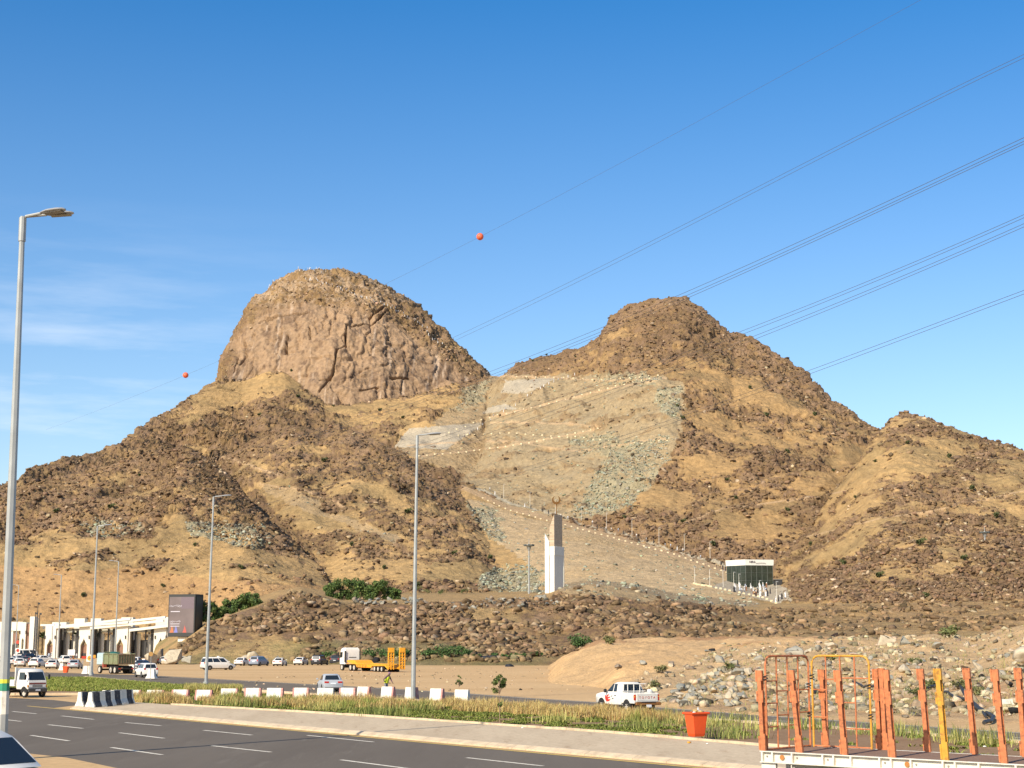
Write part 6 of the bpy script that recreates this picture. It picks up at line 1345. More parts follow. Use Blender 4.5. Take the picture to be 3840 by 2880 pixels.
def pick_px(n, poly_px, dens=None):
    """ground points inside a photo polygon, spread evenly over the ground"""
    P = np.array([[gp(*p).x, gp(*p).y] for p in poly_px]); lo, hi = P.min(0), P.max(0); out = []
    tot = 0
    while tot < n:
        q = rg.uniform(lo, hi, (n*3, 2)); q = q[inpoly(q[:, 0], q[:, 1], [tuple(v) for v in P])]; out.append(q); tot += len(q)
    return np.concatenate(out)[:n]
def mixcol(n, cs, v=.15): return np.clip(np.array(cs)[rg.integers(0, len(cs), n)]*rg.uniform(1-v, 1+v, (n, 1)), .01, .8)
MEDP = [(472,2634),(640,2646),(1150,2676),(1750,2716),(2256,2752),(2850,2803),(3400,2860),(3860,2905),(3860,2795),(3300,2752),(2700,2710),(2440,2692),(2100,2671),(1750,2647),(1150,2612),(860,2600),(560,2612)]
# tall dry grass along the far side of the median
def band(n, up, lo, thr, seed):
    px = rg.uniform(up[0][0], up[-1][0], n*4); u = rg.random(n*4)
    yu = np.interp(px, [p[0] for p in up], [p[1] for p in up]); yl = np.interp(px, [p[0] for p in lo], [p[1] for p in lo]); py = yu+(yl-yu)*u
    q = np.array([[gp(a, b).x, gp(a, b).y] for a, b in zip(px, py)]); s = fbm(q[:, 0]/2.2+seed, q[:, 1]/2.2, 0*px, 2); k = s > thr; return q[k][:n], px[k][:n], s[k][:n]
tall_up = [(470,2622),(700,2626),(1000,2630),(1300,2634),(1600,2640),(1900,2652),(2200,2672),(2440,2690),(2560,2702)]
tall_lo = [(470,2636),(700,2648),(1000,2654),(1300,2660),(1600,2668),(1900,2682),(2200,2700),(2440,2714),(2560,2724)]
q, px, s = band(46000, tall_up, tall_lo, -.02, 1); n = len(q); green = fbm(q[:, 0]/7, q[:, 1]/7, 0*px+4, 2)
c = mixcol(n, [(.50,.37,.13),(.44,.34,.11),(.54,.42,.18),(.40,.24,.10)]); g_ = green > .2; c[g_] = mixcol(g_.sum(), [(.22,.26,.06),(.30,.31,.08),(.36,.33,.10)])
blades('tall_grass', q, rg.uniform(.22, .8, n)*(.5+1.3*np.clip(s+.05, 0, .6)), 0.75, rg.uniform(.02,.045, n), c, 'tall dry yellow grass along the far edge of the median')
# green tufts in front of the tall grass
cc_ = [(840,2650),(935,2654),(1000,2652),(1210,2668),(1400,2684),(1450,2690),(2090,2712),(2380,2740),(2420,2735),(2560,2720),(1560,2672),(2500,2698),(2660,2730),(2700,2768),(2760,2775),(2800,2740),(3010,2735),(3040,2740),(3350,2760),(3400,2765),(3560,2778),(3620,2790),(3680,2792),(3280,2758),(3740,2800),(2745,2712),(640,2640),(560,2634)]
Q, C_, Hh = [], [], []
for i, (a, b) in enumerate(cc_):
    p = gp(a, b); m = 260 if a < 2000 else 130; r_ = rg.normal(0, 1, (m, 2))*[.8,.6]; Q.append(r_+[p.x, p.y]); C_.append(mixcol(m, [(.20,.23,.06),(.30,.30,.09),(.14,.17,.045)] if i % 3 else [(.40,.36,.12),(.34,.33,.10)])); Hh.append(rg.uniform(.25,.8, m)*np.exp(-(r_**2).sum(1)/4))
blades('grass_tufts', np.concatenate(Q), np.concatenate(Hh)+.08, .9, rg.uniform(.02,.045, sum(map(len, Q))), np.concatenate(C_), 'bright green and yellow grass tufts dotted over the median')
# low green ground cover in clumps
q = pick_px(170000, MEDP); s = fbm(q[:, 0]/1.6, q[:, 1]/1.1, q[:, 0]*0+2, 3)+.5*fbm(q[:, 0]/9, q[:, 1]/9, q[:, 0]*0+6, 2); prx = 1920+FPX*q[:, 0]/q[:, 1]; k = s > np.interp(prx, [500, 1200, 2200, 2600, 2900], [-.02, -.05, .02, .24, .26]); q = q[k]; s = s[k]; n = len(q)
blades('ground_cover', q, rg.uniform(.03,.09, n)+.16*np.clip(s, 0, .5), 2.4, rg.uniform(.04,.10, n), mixcol(n, [(.15,.185,.03),(.19,.22,.04),(.085,.115,.022),(.27,.27,.07)], .3), 'low creeping green plants matted over the median')
q = pick_px(75000, [(-60,2553),(100,2548),(330,2548),(590,2571),(860,2590),(880,2596),(760,2598),(480,2602),(250,2598),(60,2592),(-60,2590)]); s = fbm(q[:, 0]/3, q[:, 1]/3, q[:, 0]*0+2, 3); k = s > -.3; q = q[k]; n = len(q)
blades('ground_cover', q, rg.uniform(.08,.3, n), 1.2, rg.uniform(.04,.09, n), mixcol(n, [(.20,.24,.04),(.25,.28,.055),(.14,.18,.03),(.33,.31,.09)], .2), 'green grass covering the traffic island at the left', z0=.12)
q, px, s = band(6000, [(690,2590),(860,2594),(905,2597)], [(690,2604),(860,2604),(905,2603)], -.3, 3); n = len(q)
blades('tall_grass', q, rg.uniform(.3,.7, n), .7, rg.uniform(.03,.05, n), mixcol(n, [(.46,.37,.13),(.30,.30,.08)]), 'yellow grass tuft at the right tip of the traffic island', z0=.12)
# weeds over the rubble bank
k_ = np.random.default_rng(9); wt_ = (rubm & (TB['vx'] > 1480)).ravel().astype(float)*TB['vis'].ravel(); idx_ = k_.choice(len(wt_), 9000, p=wt_/wt_.sum()); Pw = TB['P'].reshape(-1, 3)[idx_]; sn = fbm(Pw[:, 0]/2.5, Pw[:, 1]/2.5, Pw[:, 2], 3); Pw = Pw[sn > .02]; n = len(Pw)
Vw = []; an = k_.uniform(0, 6.28, n); hw = k_.uniform(.12,.4, n); dx = np.stack([np.cos(an), np.sin(an), 0*an], -1); wv = dx[:, [1,0,2]]*[1,-1,1]*.025
V = np.stack([Pw-wv, Pw+wv, Pw+dx*(hw*.5)[:, None]+np.array([0,0,1])*hw[:, None]], 1).reshape(-1, 3); tag(npmesh('weeds', V, np.arange(3*n).reshape(n, 3), GRM, np.repeat(mixcol(n, [(.28,.27,.08),(.38,.30,.12),(.16,.19,.05)]), 3, 0)), 'sparse weeds over the rubble bank', 'weeds', kind='stuff')

# ============================================================ BOULDERS
BGR = [mat('grey_boulder_%s' % s, c, .9, var=.22, scale=2.5, bump=.8, dirt=(.36,.27,.16), dscale=1.5, damt=.5) for s, c in (('a',(.31,.29,.23)),('b',(.22,.215,.175)),('c',(.44,.37,.26)),('d',(.22,.17,.12)))]
def boulder(q, s3, seed, m, label, group=None, sink=.2, rz=None, cuts=9):
    V = rockshape(seed, I3, cuts, .16, .22, .62); V = V/np.abs(V).max(0)*np.array(s3)*.5; o = npmesh('boulder', V, I3[1], m, None, False); o.location = (q.x, q.y, q.z+s3[2]*(.5-sink)); r = random.Random(seed); o.rotation_euler = (r.uniform(-.3,.3), r.uniform(-.3,.3), r.uniform(0,6) if rz is None else rz); return tag(o, label, 'boulder', group)
for i, (px, py, w, h, mi, lb) in enumerate([(3328,2422,95,48,2,'largest pale boulder on the skyline of the bank'),(3390,2420,44,38,1,'grey boulder leaning against the largest pale boulder'),(2965,2462,84,42,0,'big grey boulder behind the top of the first rack gate'),(3064,2446,34,28,0,'grey boulder left of the pale wedge on the bank'),
   (3032,2446,34,18,2,'small whitish block on the crest of the bank'),(3125,2436,70,26,2,'long pale slab lying on the crest of the bank'),(2702,2484,52,32,0,'round boulder at the top of the grey rubble heap'),(2760,2530,60,44,1,'large slanting grey boulder right of the rubble heap'),(2752,2502,50,30,0,'blocky grey boulder between the two largest of the heap'),
   (3040,2602,56,58,0,'tall grey block seen through the first rack gate'),(3032,2640,46,34,1,'dark grey block at the foot of the bank inside the first gate'),(3212,2645,34,24,0,'grey rock at the foot of the bank inside the second gate'),(3115,2650,34,26,0,'grey rock between the two rack gates'),(3392,2526,50,34,2,'pale flat boulder between gate and stakes'),(3665,2520,36,50,2,'pale upright boulder left of the tall leaning stake'),
   (3885,2505,200,100,2,'huge pale boulder at the right edge of the bank'),(3762,2535,44,34,0,'grey boulder below the huge pale one at the right edge'),(3702,2600,30,24,1,'grey stone left of the white concrete block'),(3512,2440,54,34,0,'pale grey boulder uphill of the stake row'),(2688,2622,56,20,2,'yellowish slab at the foot of the grey rubble heap'),(2622,2560,40,26,0,'grey block in the middle of the rubble heap'),
   (2590,2600,36,30,0,'upright grey block low in the rubble heap'),(2660,2545,40,40,2,'pale upright block in the rubble heap'),(2520,2500,30,20,3,'brown stone left of the grey rubble heap'),(2318,2515,34,22,3,'tilted brown slab above the pickup cab'),(2400,2500,36,20,0,'pale grey stone above the pickup bed'),(2850,2478,60,30,0,'grey boulder between the rubble heap and the first gate')]):
    q = hit(px, py, TB) or gp(px, py); k = q.y/FPX
    boulder(q, (w*k, w*k*.8, h*k*1.1), 300+i, BGR[mi], lb, sink=.22, cuts=12, rz=random.uniform(-.3,.3))
rr = random.Random(21); GR_ = 'grey blasted rocks heaped at the foot of the bank'
for i in range(74):
    a = rr.random(); px = 2545+a*250+rr.uniform(-18,18); py = 2655-rr.random()*(60+100*min(1, a*1.3)); q = hit(px, py, TB)
    if q is None or q.y > 140: continue
    s = rr.uniform(12, 38)*q.y/FPX; boulder(q, (s*rr.uniform(1,1.5), s, s*rr.uniform(.7,1.1)), 400+i, BGR[(0,0,1,2)[i % 4]], 'angular grey rock in the heap left of the first orange stake', GR_, cuts=10)
GS_ = 'grey stones strewn over the bank behind the trailer'
for i in range(110):
    px = rr.uniform(2640, 3860); py = rr.uniform(2425, 2650); q = hit(px, py, TB)
    if q is None or q.y > 240: continue
    s = rr.uniform(7, 28)*q.y/FPX; boulder(q, (s*rr.uniform(1,1.6), s, s*rr.uniform(.6,1)), 500+i, BGR[(0,1,2,3)[i % 4]], 'stone strewn over the dirt bank behind the trailer', GS_)
GW_ = 'grey blocks of the broken rip rap along the top of the mound'
for i in range(130):
    if i < 85: px = rr.uniform(1690, 2100); py = 2268-(px-1690)/410*22+rr.uniform(-12, 26)
    else: px = rr.uniform(1320, 1600); py = 2256+rr.uniform(-4, 14)
    q = hit(px, py, TM)
    if q is None: continue
    s = rr.uniform(8, 23)*q.y/FPX; boulder(q, (s*rr.uniform(1,1.5), s, s*rr.uniform(.7,1)), 700+i, BGR[(0,3,1,1,3)[i % 5]], 'grey block in the rip rap line along the top of the mound', GW_, cuts=8)
# pale outcrop boulders before the gateways
for i, (px, py, D, w, h, mi, lb) in enumerate([(555,2494,304,4.2,4.0,2,'large pale boulder left of the big screen stand'),(648,2490,306,4.6,3.9,2,'large pale boulder below the big screen'),(708,2490,303,3.0,1.9,0,'grey low boulder behind the parked white sedan'),(522,2494,303,2.6,2.2,2,'pale boulder right behind the dump truck'),(604,2494,308,2.4,3.6,3,'dark rough boulder between the two large pale ones'),(960,2480,300,3.4,2.6,2,'whitish boulder uphill of the blue grey minivan'),(1035,2440,306,2.0,1.8,0,'grey boulder on the mound above the white sedan'),(925,2466,302,3.0,2.0,2,'pale flat rock above the green taxi')]):
    q = at(px, py, D); q.z = max(0, hz(q.x, q.y)-.3); boulder(q, (w, w*.7, h), 900+i, BGR[mi], lb, sink=.1)

# ============================================================ PATHS WITH BLOCKS, PEOPLE
def along(pl, n):
    P = [Vector((x, y)) for x, y in pl]; L = [0]
    for a, b in zip(P[:-1], P[1:]): L.append(L[-1]+(b-a).length)
    out = []
    for i in range(n):
        s = L[-1]*(i+.5)/n; k = max(j for j in range(len(L)-1) if L[j] <= s); f = (s-L[k])/(L[k+1]-L[k]); out.append(P[k].lerp(P[k+1], f))
    return out
bm_ = mat('cream_block', (.66,.55,.34), .8, var=.08); g = MB(); g.loft([[(-.8,-.4,0),(.8,-.4,0),(.8,.4,0),(-.8,.4,0)],[(-.7,-.3,1.3),(.7,-.3,1.3),(.7,.3,1.3),(-.7,.3,1.3)]]); pb0 = g.build('path_block', bm_, None)
tag(pb0, 'cream block in the row edging the lower mountain path', 'kerb block', 'cream blocks edging the lower path'); first = True
for pl, n, lb, gr in [([(1035,1074),(1100,1104),(1250,1143),(1450,1197),(1575,1240)], 42, 'cream block in the row edging the lower mountain path', 'cream blocks edging the lower path'),
      ([(895,987),(1010,977),(1150,957),(1300,925)], 24, 'cream block along the lowest hairpin of the zigzag path', 'cream blocks along the lowest hairpin'),
      ([(980,942),(1100,937),(1240,947),(1380,960),(1450,952)], 26, 'cream block along the second hairpin of the zigzag path', 'cream blocks along the second hairpin'),
      ([(960,940),(1040,908),(1150,883),(1290,845),(1430,812)], 26, 'cream block along the third hairpin of the zigzag path', 'cream blocks along the third hairpin'),
      ([(1105,815),(1200,816),(1290,822),(1430,812)], 16, 'cream block along the topmost level of the zigzag path', 'cream blocks along the top level'),
      ([(1530,1268),(1600,1282),(1650,1293),(1680,1306)], 15, 'cream block edging the pavilion forecourt', 'cream blocks edging the forecourt'),
      ([(1495,1262),(1530,1268)], 8, 'cream block beside the approach left of the forecourt', 'cream blocks by the approach')]:
    for v in along(pl, n):
        q = hit(v.x*VS, v.y*VS, TM)
        if q is None or q.y > 1190: continue
        o = pb0 if first else pb0.copy()
        if not first: SC.collection.objects.link(o)
        first = False; sc = .48 if q.y < 800 else .6; o.location = (q.x, q.y, q.z-.15); o.scale = (sc,)*3; o.rotation_euler = (0, 0, random.uniform(-.15,.15)); o['label'] = lb; o['group'] = gr
# people
def person_mesh(name, robe, m_top, m_low, skin, hair, m_hair, seed, arm=.2):
    """one continuous body with a head that has a face, arms with hands; clothing as child meshes"""
    t = bpy.data.objects.new('person', None)
    def ell(x, y, z, rx, ry, n=10): return [(x+rx*math.cos(2*math.pi*k/n), y+ry*math.sin(2*math.pi*k/n), z) for k in range(n)]
    sk = bpy.data.meshes.new('body'); V = []; E = []; Rr = []
    def ch(pts, rad, start=None):
        prev = start
        for p, r in zip(pts, rad):
            V.append(p); Rr.append(r); k = len(V)-1
            if prev is not None: E.append((prev, k))
            prev = k
        return prev
    r = random.Random(seed); st = r.uniform(.05,.2)
    hip = ch([(0,0,.92)], [.13]); chest = ch([(0,.01,1.1),(0,.02,1.32),(0,.0,1.45)], [.125,.145,.11], hip); neck = ch([(0,-.01,1.53)], [.055], chest); hd = ch([(0,-.03,1.62),(0,-.03,1.72)], [.085,.075], neck); ch([(0,-.125,1.625)], [.018], hd-1)
    for s in (-1, 1):
        a = ch([(s*.17,.01,1.42),(s*.24,-.01+arm*.2,1.16),(s*.25,-arm,.95)], [.06,.045,.032], chest); hand = ch([(s*.25,-arm-.03,.89)], [.034], a)
        for f in (-.02, -.007, .007, .02): ch([(s*.25+f,-arm-.05,.84+abs(f))], [.009], hand)
        ch([(s*.22,-arm-.06,.88)], [.01], hand)
        ch([(s*.085,0,.88),(s*.1,-.02+s*st*.3,.5),(s*.1,s*st,.09),(s*.1,s*st-.14,.04)], [.1,.065,.045,.04], hip)
    sk.from_pydata(V, E, []); ob = bpy.data.objects.new('body', sk); SC.collection.objects.link(ob); md = ob.modifiers.new('s', 'SKIN'); sb = ob.modifiers.new('u', 'SUBSURF'); sb.levels = 1; sb.render_levels = 1
    for i, v in enumerate(sk.skin_vertices[0].data): v.radius = (Rr[i], Rr[i]); v.use_root = (i == 0)
    dg = bpy.context.evaluated_depsgraph_get(); dg.update(); me = bpy.data.meshes.new_from_object(ob.evaluated_get(dg)); bpy.data.objects.remove(ob); me.name = 'body'; me.materials.clear()
    for m in (skin, m_top, m_low): me.materials.append(m)
    for p in me.polygons:
        c = p.center; p.use_smooth = True
        p.material_index = 0 if (c.z > 1.5 or (abs(c.x) > .2 and c.z < .98)) else (1 if c.z > .93 else 2)
    body = bpy.data.objects.new('body', me)
    parts = [body]
    def part(nm, secs, m, cap=True): g = MB(); g.loft(secs, cap); o = g.build(nm, m, None, smooth=True); SC.collection.objects.unlink(o); parts.append(o)
    if robe: part('robe', [ell(0,0,.08,.22+st*.3,.22), ell(0,0,.5,.2,.18), ell(0,0,.9,.19,.15), ell(0,.01,1.2,.185,.14), ell(0,.01,1.38,.19,.12), ell(0,0,1.47,.11,.08)], m_top)
    part('hair', [ell(0,.015,1.6,.082,.08), ell(0,.0,1.7,.1,.108), ell(0,-.01,1.77,.085,.09), ell(0,-.01,1.81,.03,.03)] if hair == 'short' else [ell(0,.03,1.42,.15,.12), ell(0,.02,1.55,.11,.11), ell(0,.01,1.68,.105,.11), ell(0,0,1.78,.08,.09), ell(0,0,1.82,.03,.03)], m_hair)
    g = MB()
    for s in (-1, 1): g.cyl((s*.032,-.108,1.665), (0,1,0), .011, .012, 8)
    o = g.build('eyes', BLK, None); SC.collection.objects.unlink(o); parts.append(o)
    return parts
SKN = mat('skin', (.30,.17,.10), .6); cl_w = mat('cloth_white', (.74,.73,.70), .9, var=.05); cl_b = mat('cloth_black', (.025,.025,.03), .9); cl_bl = mat('cloth_pale_blue', (.45,.52,.62), .9); cl_br = mat('cloth_brown', (.25,.11,.05), .9); cl_t = mat('cloth_tan', (.5,.36,.2), .9); cl_g = mat('cloth_grey', (.2,.2,.22), .9)
KINDS = [('white robe', person_mesh('w', True, cl_w, cl_w, SKN, 'short', cl_w, 1)), ('white shirt', person_mesh('s', False, cl_w, cl_g, SKN, 'short', cl_b, 2, .1)), ('black robe', person_mesh('b', True, cl_b, cl_b, SKN, 'scarf', cl_b, 3, .15)),
         ('pale blue shirt', person_mesh('l', False, cl_bl, cl_g, SKN, 'short', cl_b, 4)), ('brown robe', person_mesh('r', True, cl_br, cl_br, SKN, 'scarf', cl_w, 5)), ('tan shirt', person_mesh('t', False, cl_t, cl_b, SKN, 'short', cl_b, 6, .05))]
def put_person(q, kind, where, group, rz, sc=1.0):
    t = thing('person', 'person in %s %s' % (KINDS[kind][0], where), 'person', q, rz, group); t.scale = (sc,)*3
    for p in KINDS[kind][1]: c = p.copy(); SC.collection.objects.link(c); c.parent = t
    return t
rp_ = random.Random(5)
def crowd(spots, where, group, ks, jit=3, sc=1.0, T=TM):
    for v in spots:
        q = hit(v[0]*VS+rp_.uniform(-jit, jit), v[1]*VS+rp_.uniform(-jit, jit)*.5, T)
        if q is None: continue
        put_person((q.x, q.y, q.z-.05), rp_.choice(ks), where, group, rp_.uniform(0, 6.28), sc)
crowd([(1585+rp_.random()*70, 1268+rp_.random()*14) for _ in range(34)], 'in the crowd before the glass pavilion', 'people gathered before the glass pavilion', [0,0,0,1,3,4,2], 4)
crowd([(1625+rp_.random()*42, 1283+rp_.random()*9) for _ in range(14)], 'walking down from the pavilion forecourt', 'people walking below the pavilion', [2,4,5,0,2], 3)
crowd([(1674+i*5, 1303-i*3) for i in range(5)], 'at the lower end of the forecourt ramp', 'people at the lower ramp end', [0,0,2,1], 2)
crowd([(1548+i*6, 1226+i*2.2) for i in range(6)], 'coming down the path just left of the pavilion', 'people beside the pavilion on the path', [2,2,5,3], 2)
crowd([(v.x, v.y) for v in along([(1040,1052),(1100,1085),(1250,1130),(1450,1186),(1560,1225)], 40) if rp_.random() < .8], 'walking on the long lower path across the slope', 'people on the lower mountain path', [0,1,2,3,5,2], 5)
crowd([(v.x, v.y) for v in along([(1000,950),(1060,908),(1180,832),(1240,812)], 26) if rp_.random() < .8], 'climbing the zigzag steps below the saddle', 'people on the zigzag steps', [0,1,2,3], 6)
crowd([(v.x, v.y) for v in along([(1050,808),(1110,812)], 10)], 'on the saddle between the two peaks', 'people on the saddle', [0,1,2], 2)
def oncrest(vx, dy=0):
    i = int(np.clip(np.searchsorted(TM['a'], ray(vx*VS, 1000).x/ray(vx*VS, 1000).y*1.0), 0, 1499)); j = int(np.argmax(TM['e'][i])); j = max(0, j-int(dy)); return Vector(TM['P'][i, j])
for k in range(34):
    vx = [640+rp_.random()*80, 575+rp_.random()*30, 640+rp_.random()*60][k % 3]; q = oncrest(vx, rp_.choice([0,0,1,2,4])); put_person((q.x, q.y, q.z-.1), rp_.choice([0,0,1,2,3]), 'standing on the very top of the high rounded peak', 'people on the summit skyline', rp_.uniform(0, 6.28), 1.0)
crowd([(v.x, v.y) for v in along([(660,604),(700,612),(740,630),(800,650),(850,668),(885,690),(915,708),(930,735),(960,750)], 78)], 'queueing along the summit path of the high rounded peak', 'people along the summit path', [0,0,1,3,2], 7)
crowd([(v.x, v.y) for v in along([(112,1416),(190,1410),(290,1418)], 9)], 'standing before the white gateways behind the cars', 'people before the gateways', [0,1,2,3,5], 3)
for i, px in enumerate((108,118,186,196,278,290,160)):
    p = at(px, 2410, 400-i*3); put_person((p.x, p.y, 0), (2,0,3,0,4,1,5)[i], 'standing before the white gateways behind the parked cars', 'people before the gateways', rp_.uniform(0,6.28))
# worker in a yellow vest, bending slightly, hand on hip
def worker():
    p = gp(1447, 2606); t = thing('person', 'worker in purple shirt, cap and bright yellow vest behind the white blocks', 'person', (p.x, p.y, 0), R(55)); sh = mat('cloth_purple', (.12,.055,.09), .9); vs = mat('vest_yellow', (.62,.70,.03), .7); sk = mat('skin_dark', (.11,.06,.04), .6)
    V = []; E = []; Rr = []
    def ch(pts, rad, s=None):
        for q, r in zip(pts, rad):
            V.append(q); Rr.append(r); k = len(V)-1
            if s is not None: E.append((s, k))
            s = k
        return s
    hip = ch([(0,0,.95)], [.14]); c_ = ch([(0,-.06,1.12),(0,-.17,1.34),(0,-.22,1.46)], [.135,.16,.12], hip); nk = ch([(0,-.27,1.54)], [.055], c_); hd = ch([(0,-.32,1.61),(0,-.34,1.70)], [.09,.08], nk); ch([(0,-.43,1.61)], [.018], hd-1)
    for s, pts in ((-1, [(-.19,-.2,1.43),(-.42,-.1,1.22),(-.22,-.04,1.02)]), (1, [(.19,-.22,1.43),(.28,-.3,1.16),(.24,-.46,.98)])):
        a = ch(pts, [.065,.05,.036], c_); h = ch([tuple(Vector(pts[-1])+Vector((0,-.05,-.05)))], [.036], a)
        for f in range(4): ch([tuple(Vector(V[h])+Vector((-.024+f*.016,-.03,-.055-.008*(f in (1,2)))))], [.009], h)
        ch([tuple(Vector(V[h])+Vector((-s*.045,-.02,-.01)))], [.011], h)
        ch([(s*.09,0,.9),(s*.11,-.05,.5),(s*.11,.02,.09),(s*.11,-.13,.045)], [.1,.068,.05,.042], hip)
    me0 = bpy.data.meshes.new('body'); me0.from_pydata(V, E, []); ob = bpy.data.objects.new('b', me0); SC.collection.objects.link(ob); ob.modifiers.new('s', 'SKIN'); u = ob.modifiers.new('u', 'SUBSURF'); u.levels = 2; u.render_levels = 2
    for i, v in enumerate(me0.skin_vertices[0].data): v.radius = (Rr[i],)*2; v.use_root = (i == 0)
    dg = bpy.context.evaluated_depsgraph_get(); dg.update(); me = bpy.data.meshes.new_from_object(ob.evaluated_get(dg)); bpy.data.objects.remove(ob); me.name = 'body'; me.materials.clear()
    for m in (sk, sh, cl_g): me.materials.append(m)
    for q in me.polygons:
        c = q.center; q.use_smooth = True; q.material_index = 0 if (c.z > 1.5 or (abs(c.x) > .17 and c.z < 1.03 and c.z > .85 and c.y < -.05)) else (1 if c.z > .95 else 2)
    link(bpy.data.objects.new('body', me), t)
    def ell(x, y, z, rx, ry, n=14): return [(x+rx*math.cos(2*math.pi*k/n), y+ry*math.sin(2*math.pi*k/n), z) for k in range(n)]
    g = MB(); g.loft([ell(0,-.02,.93,.2,.17), ell(0,-.07,1.12,.19,.165), ell(0,-.17,1.34,.205,.175), ell(0,-.21,1.45,.15,.14)]); g.build('vest', vs, t, smooth=True)
    g = MB(); g.loft([ell(0,-.32,1.68,.105,.11), ell(0,-.33,1.75,.1,.105), ell(0,-.33,1.80,.05,.05)]); g.hexa([(-.07,-.50,1.69),(.07,-.50,1.69),(.08,-.40,1.69),(-.08,-.40,1.69),(-.07,-.50,1.705),(.07,-.50,1.705),(.08,-.40,1.71),(-.08,-.40,1.71)]); g.build('cap', mat('cap_purple', (.28,.16,.22), .9), t, smooth=True)
    g = MB()
    for s in (-1, 1): g.cyl((s*.033,-.42,1.65), (0,1,0), .011, .012, 8)
    g.build('eyes', BLK, t)
worker()
# thin lamp posts and railing along the mountain path
for i, v in enumerate(along([(1060,1068),(1250,1126),(1450,1182),(1560,1215)], 9)):
    q = hit(v.x*VS, v.y*VS, TM); t = thing('path_lamp', 'thin pale lamp post along the lower mountain path', 'lamp post', q, 0, 'thin lamp posts along the mountain path'); g = MB(); g.tube([(0,0,-.3),(0,0,6.5)], .09, 6, .05); g.build('pole', CW, t); g = MB(); g.rbox(-.1,.7,-.1,.1,6.4,6.55,.02); g.build('lamp_head', LMP, t)
for i, (vx, vy) in enumerate([(1532,1266),(1562,1268),(1584,1272),(1596,1276),(1640,1292),(1676,1296),(1500,1262)]):
    q = hit(vx*VS, vy*VS, TM); t = thing('path_lamp', 'thin white post around the pavilion forecourt', 'lamp post', q, 0, 'thin posts around the pavilion forecourt'); g = MB(); g.tube([(0,0,-.3),(0,0,5.2)], .08, 6, .05); g.build('pole', CW, t); g = MB(); g.rbox(-.1,.6,-.1,.1,5.1,5.25,.02); g.build('lamp_head', LMP, t)

# ============================================================ POWER LINES
WM = mat('cable_aluminium', (.16,.15,.14), .5, .5); WD = mat('marker_ball_orange', (.75,.14,.06), .5, var=.05)
def wire(label, pts, d0, d1, r, group, off=0.0, mt=WM):
    """pts in V pixels, right to left; real distances run from d0 to d1 along the span (1/d linear in the picture)"""
    P = []; x0, x1 = pts[0][0], pts[-1][0]; xs = [p[0] for p in pts][::-1]; ys = [p[1] for p in pts][::-1]
    # smooth curve through the points
    cf = np.polyfit(xs, ys, min(3, len(xs)-1)); N = 60
    for i in range(N+1):
        x = x0+(x1-x0)*i/N; y = float(np.polyval(cf, x)); f = i/N; d = 1/((1-f)/d0+f/d1); q = at(x*VS, y*VS, d); q.z += off; P.append(q)
    g = MB(); secs = []
    for i, p in enumerate(P):
        rr_ = r; d = (P[min(i+1, N)]-P[max(i-1, 0)]).normalized(); a = d.cross(Vector((0,0,1))).normalized(); b = a.cross(d)
        secs.append([p+a*math.cos(t_)*rr_+b*math.sin(t_)*rr_ for t_ in (0, 1.57, 3.14, 4.71)])
    g.loft(secs); o = g.build('power_line', mt, None); tag(o, label, 'power line', group); return P
GWR = 'overhead power lines'
L1 = wire('thin earth wire carrying the two orange marker balls', [(2330,-180),(1800,92),(1500,275),(1160,452),(1037,510),(820,617),(401,807),(100,930)], 190, 640, .02, GWR)
def interp_wire(L, vx):
    best = min(L, key=lambda q: abs(proj(q.x, q.y, q.z)[0]/VS-vx)); i = L.index(best); j = i+1 if proj(*best)[0]/VS > vx else i-1; a, b = best, L[j]; xa, xb = proj(*a)[0]/VS, proj(*b)[0]/VS; return a.lerp(b, (vx-xa)/(xb-xa))
for vx, px_, lb in ((1037, 14, 'larger orange marker ball on the thin wire, high above the saddle'), (401, 11, 'smaller orange marker ball on the thin wire, left of the high peak')):
    q = interp_wire(L1, vx); D = q.y; r = px_/FPX*D; t = thing('marker_ball', lb, 'marker ball', q, 0, 'orange marker balls on the earth wire'); b = MB(); V, F = I3; o = npmesh('ball', V*r, F, WD, None, True, t)
    g = MB(); g.cyl((0,0,0), (1,-.3,0), r*1.02, r*.08, 20); g.build('clamp_band', mat('clamp_dark', (.3,.07,.03), .6), t)
for dy, nm in ((0,'upper'),(8,'lower')):
    wire(nm+' wire of the highest twin conductor, above the saddle', [(2330,60+dy),(2212,122+dy),(1760,338+dy),(1300,577+dy),(990,722+dy),(700,852+dy),(520,918+dy*.6)], 170, 560, .027, GWR)
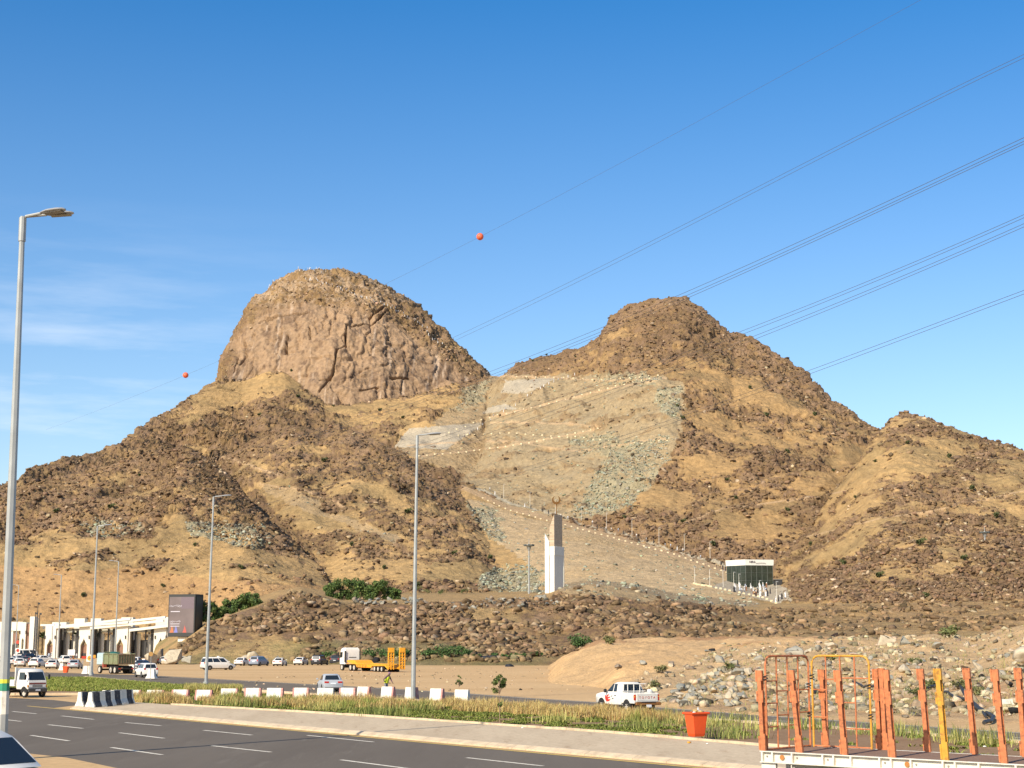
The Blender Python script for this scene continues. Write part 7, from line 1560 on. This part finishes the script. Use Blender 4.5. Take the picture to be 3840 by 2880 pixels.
for k, dy in enumerate((0, 8, 14)):
    wire(['top','middle','bottom'][k]+' wire of the thick triple bundle passing the right peak', [(2330,240+dy),(2212,300+dy),(1880,452+dy),(1540,605+dy),(1300,706+dy),(1060,803+dy),(770,905+dy),(560,965+dy*.6)], 165, 540, .033, GWR)
for k, (dy, nm) in enumerate(((0,'first'),(7,'second'),(20,'third'),(27,'fourth'))):
    wire(nm+' wire of the lower pair group crossing the right peak flank', [(2330,408+dy),(2212,465+dy),(1900,600+dy),(1600,715+dy*1.05),(1400,790+dy*1.1),(1060,905+dy*1.3),(900,962+dy*1.3),(600,1060+dy*1.3),(300,1140+dy*1.3)], 160, 560, .027, GWR)
for dy, nm in ((0,'upper'),(8,'lower')):
    wire(nm+' wire of the lowest twin conductor over the valley', [(2330,583+dy),(2212,628+dy),(1745,797+dy),(1400,930+dy),(1000,1045+dy),(700,1130+dy)], 155, 470, .026, GWR)
wm_ = mat('spacer_orange', (.5,.16,.05), .5)

# dark shrubs dotted over the hills
bp = bush('small dark shrub rooted on the hillside', 2400, 1700, 3.0, 2.4, 990, 160, [(.09,.10,.035),(.06,.07,.025)], ls=.45, group='dark shrubs dotted over the hillsides', base=hit(2560, 1572, TM))
for vx, vy in [(1460,880),(1570,1040),(1590,1080),(1700,1105),(1800,1020),(1850,1080),(1890,1000),(1960,960),(2050,990),(2100,1060),(1990,1180),(1820,1220),(1750,1180),(1700,980),(1655,900),(1620,840),(1540,1180),(1475,1130),(1760,900),(700,1000),(640,860),(625,805),(660,845),(720,880),(820,890),(870,905),(560,900),(300,1030),(240,1100),(120,1110),(420,1180),(520,1230),(760,1180),(830,1230),(880,1110),(980,1200),(1060,1210),(900,1270),(350,1270),(180,1290),(1150,784),(1240,772),(1180,770),(2150,1120),(2080,1210),(1900,1250),(2000,1290),(1350,1120)]:
    q = hit(vx*VS, vy*VS, TM)
    if q: o = copy_tree(bp); o.location = q; s = random.uniform(.6, 1.2); o.scale = (s, s, s); o.rotation_euler = (0, 0, random.uniform(0, 6))
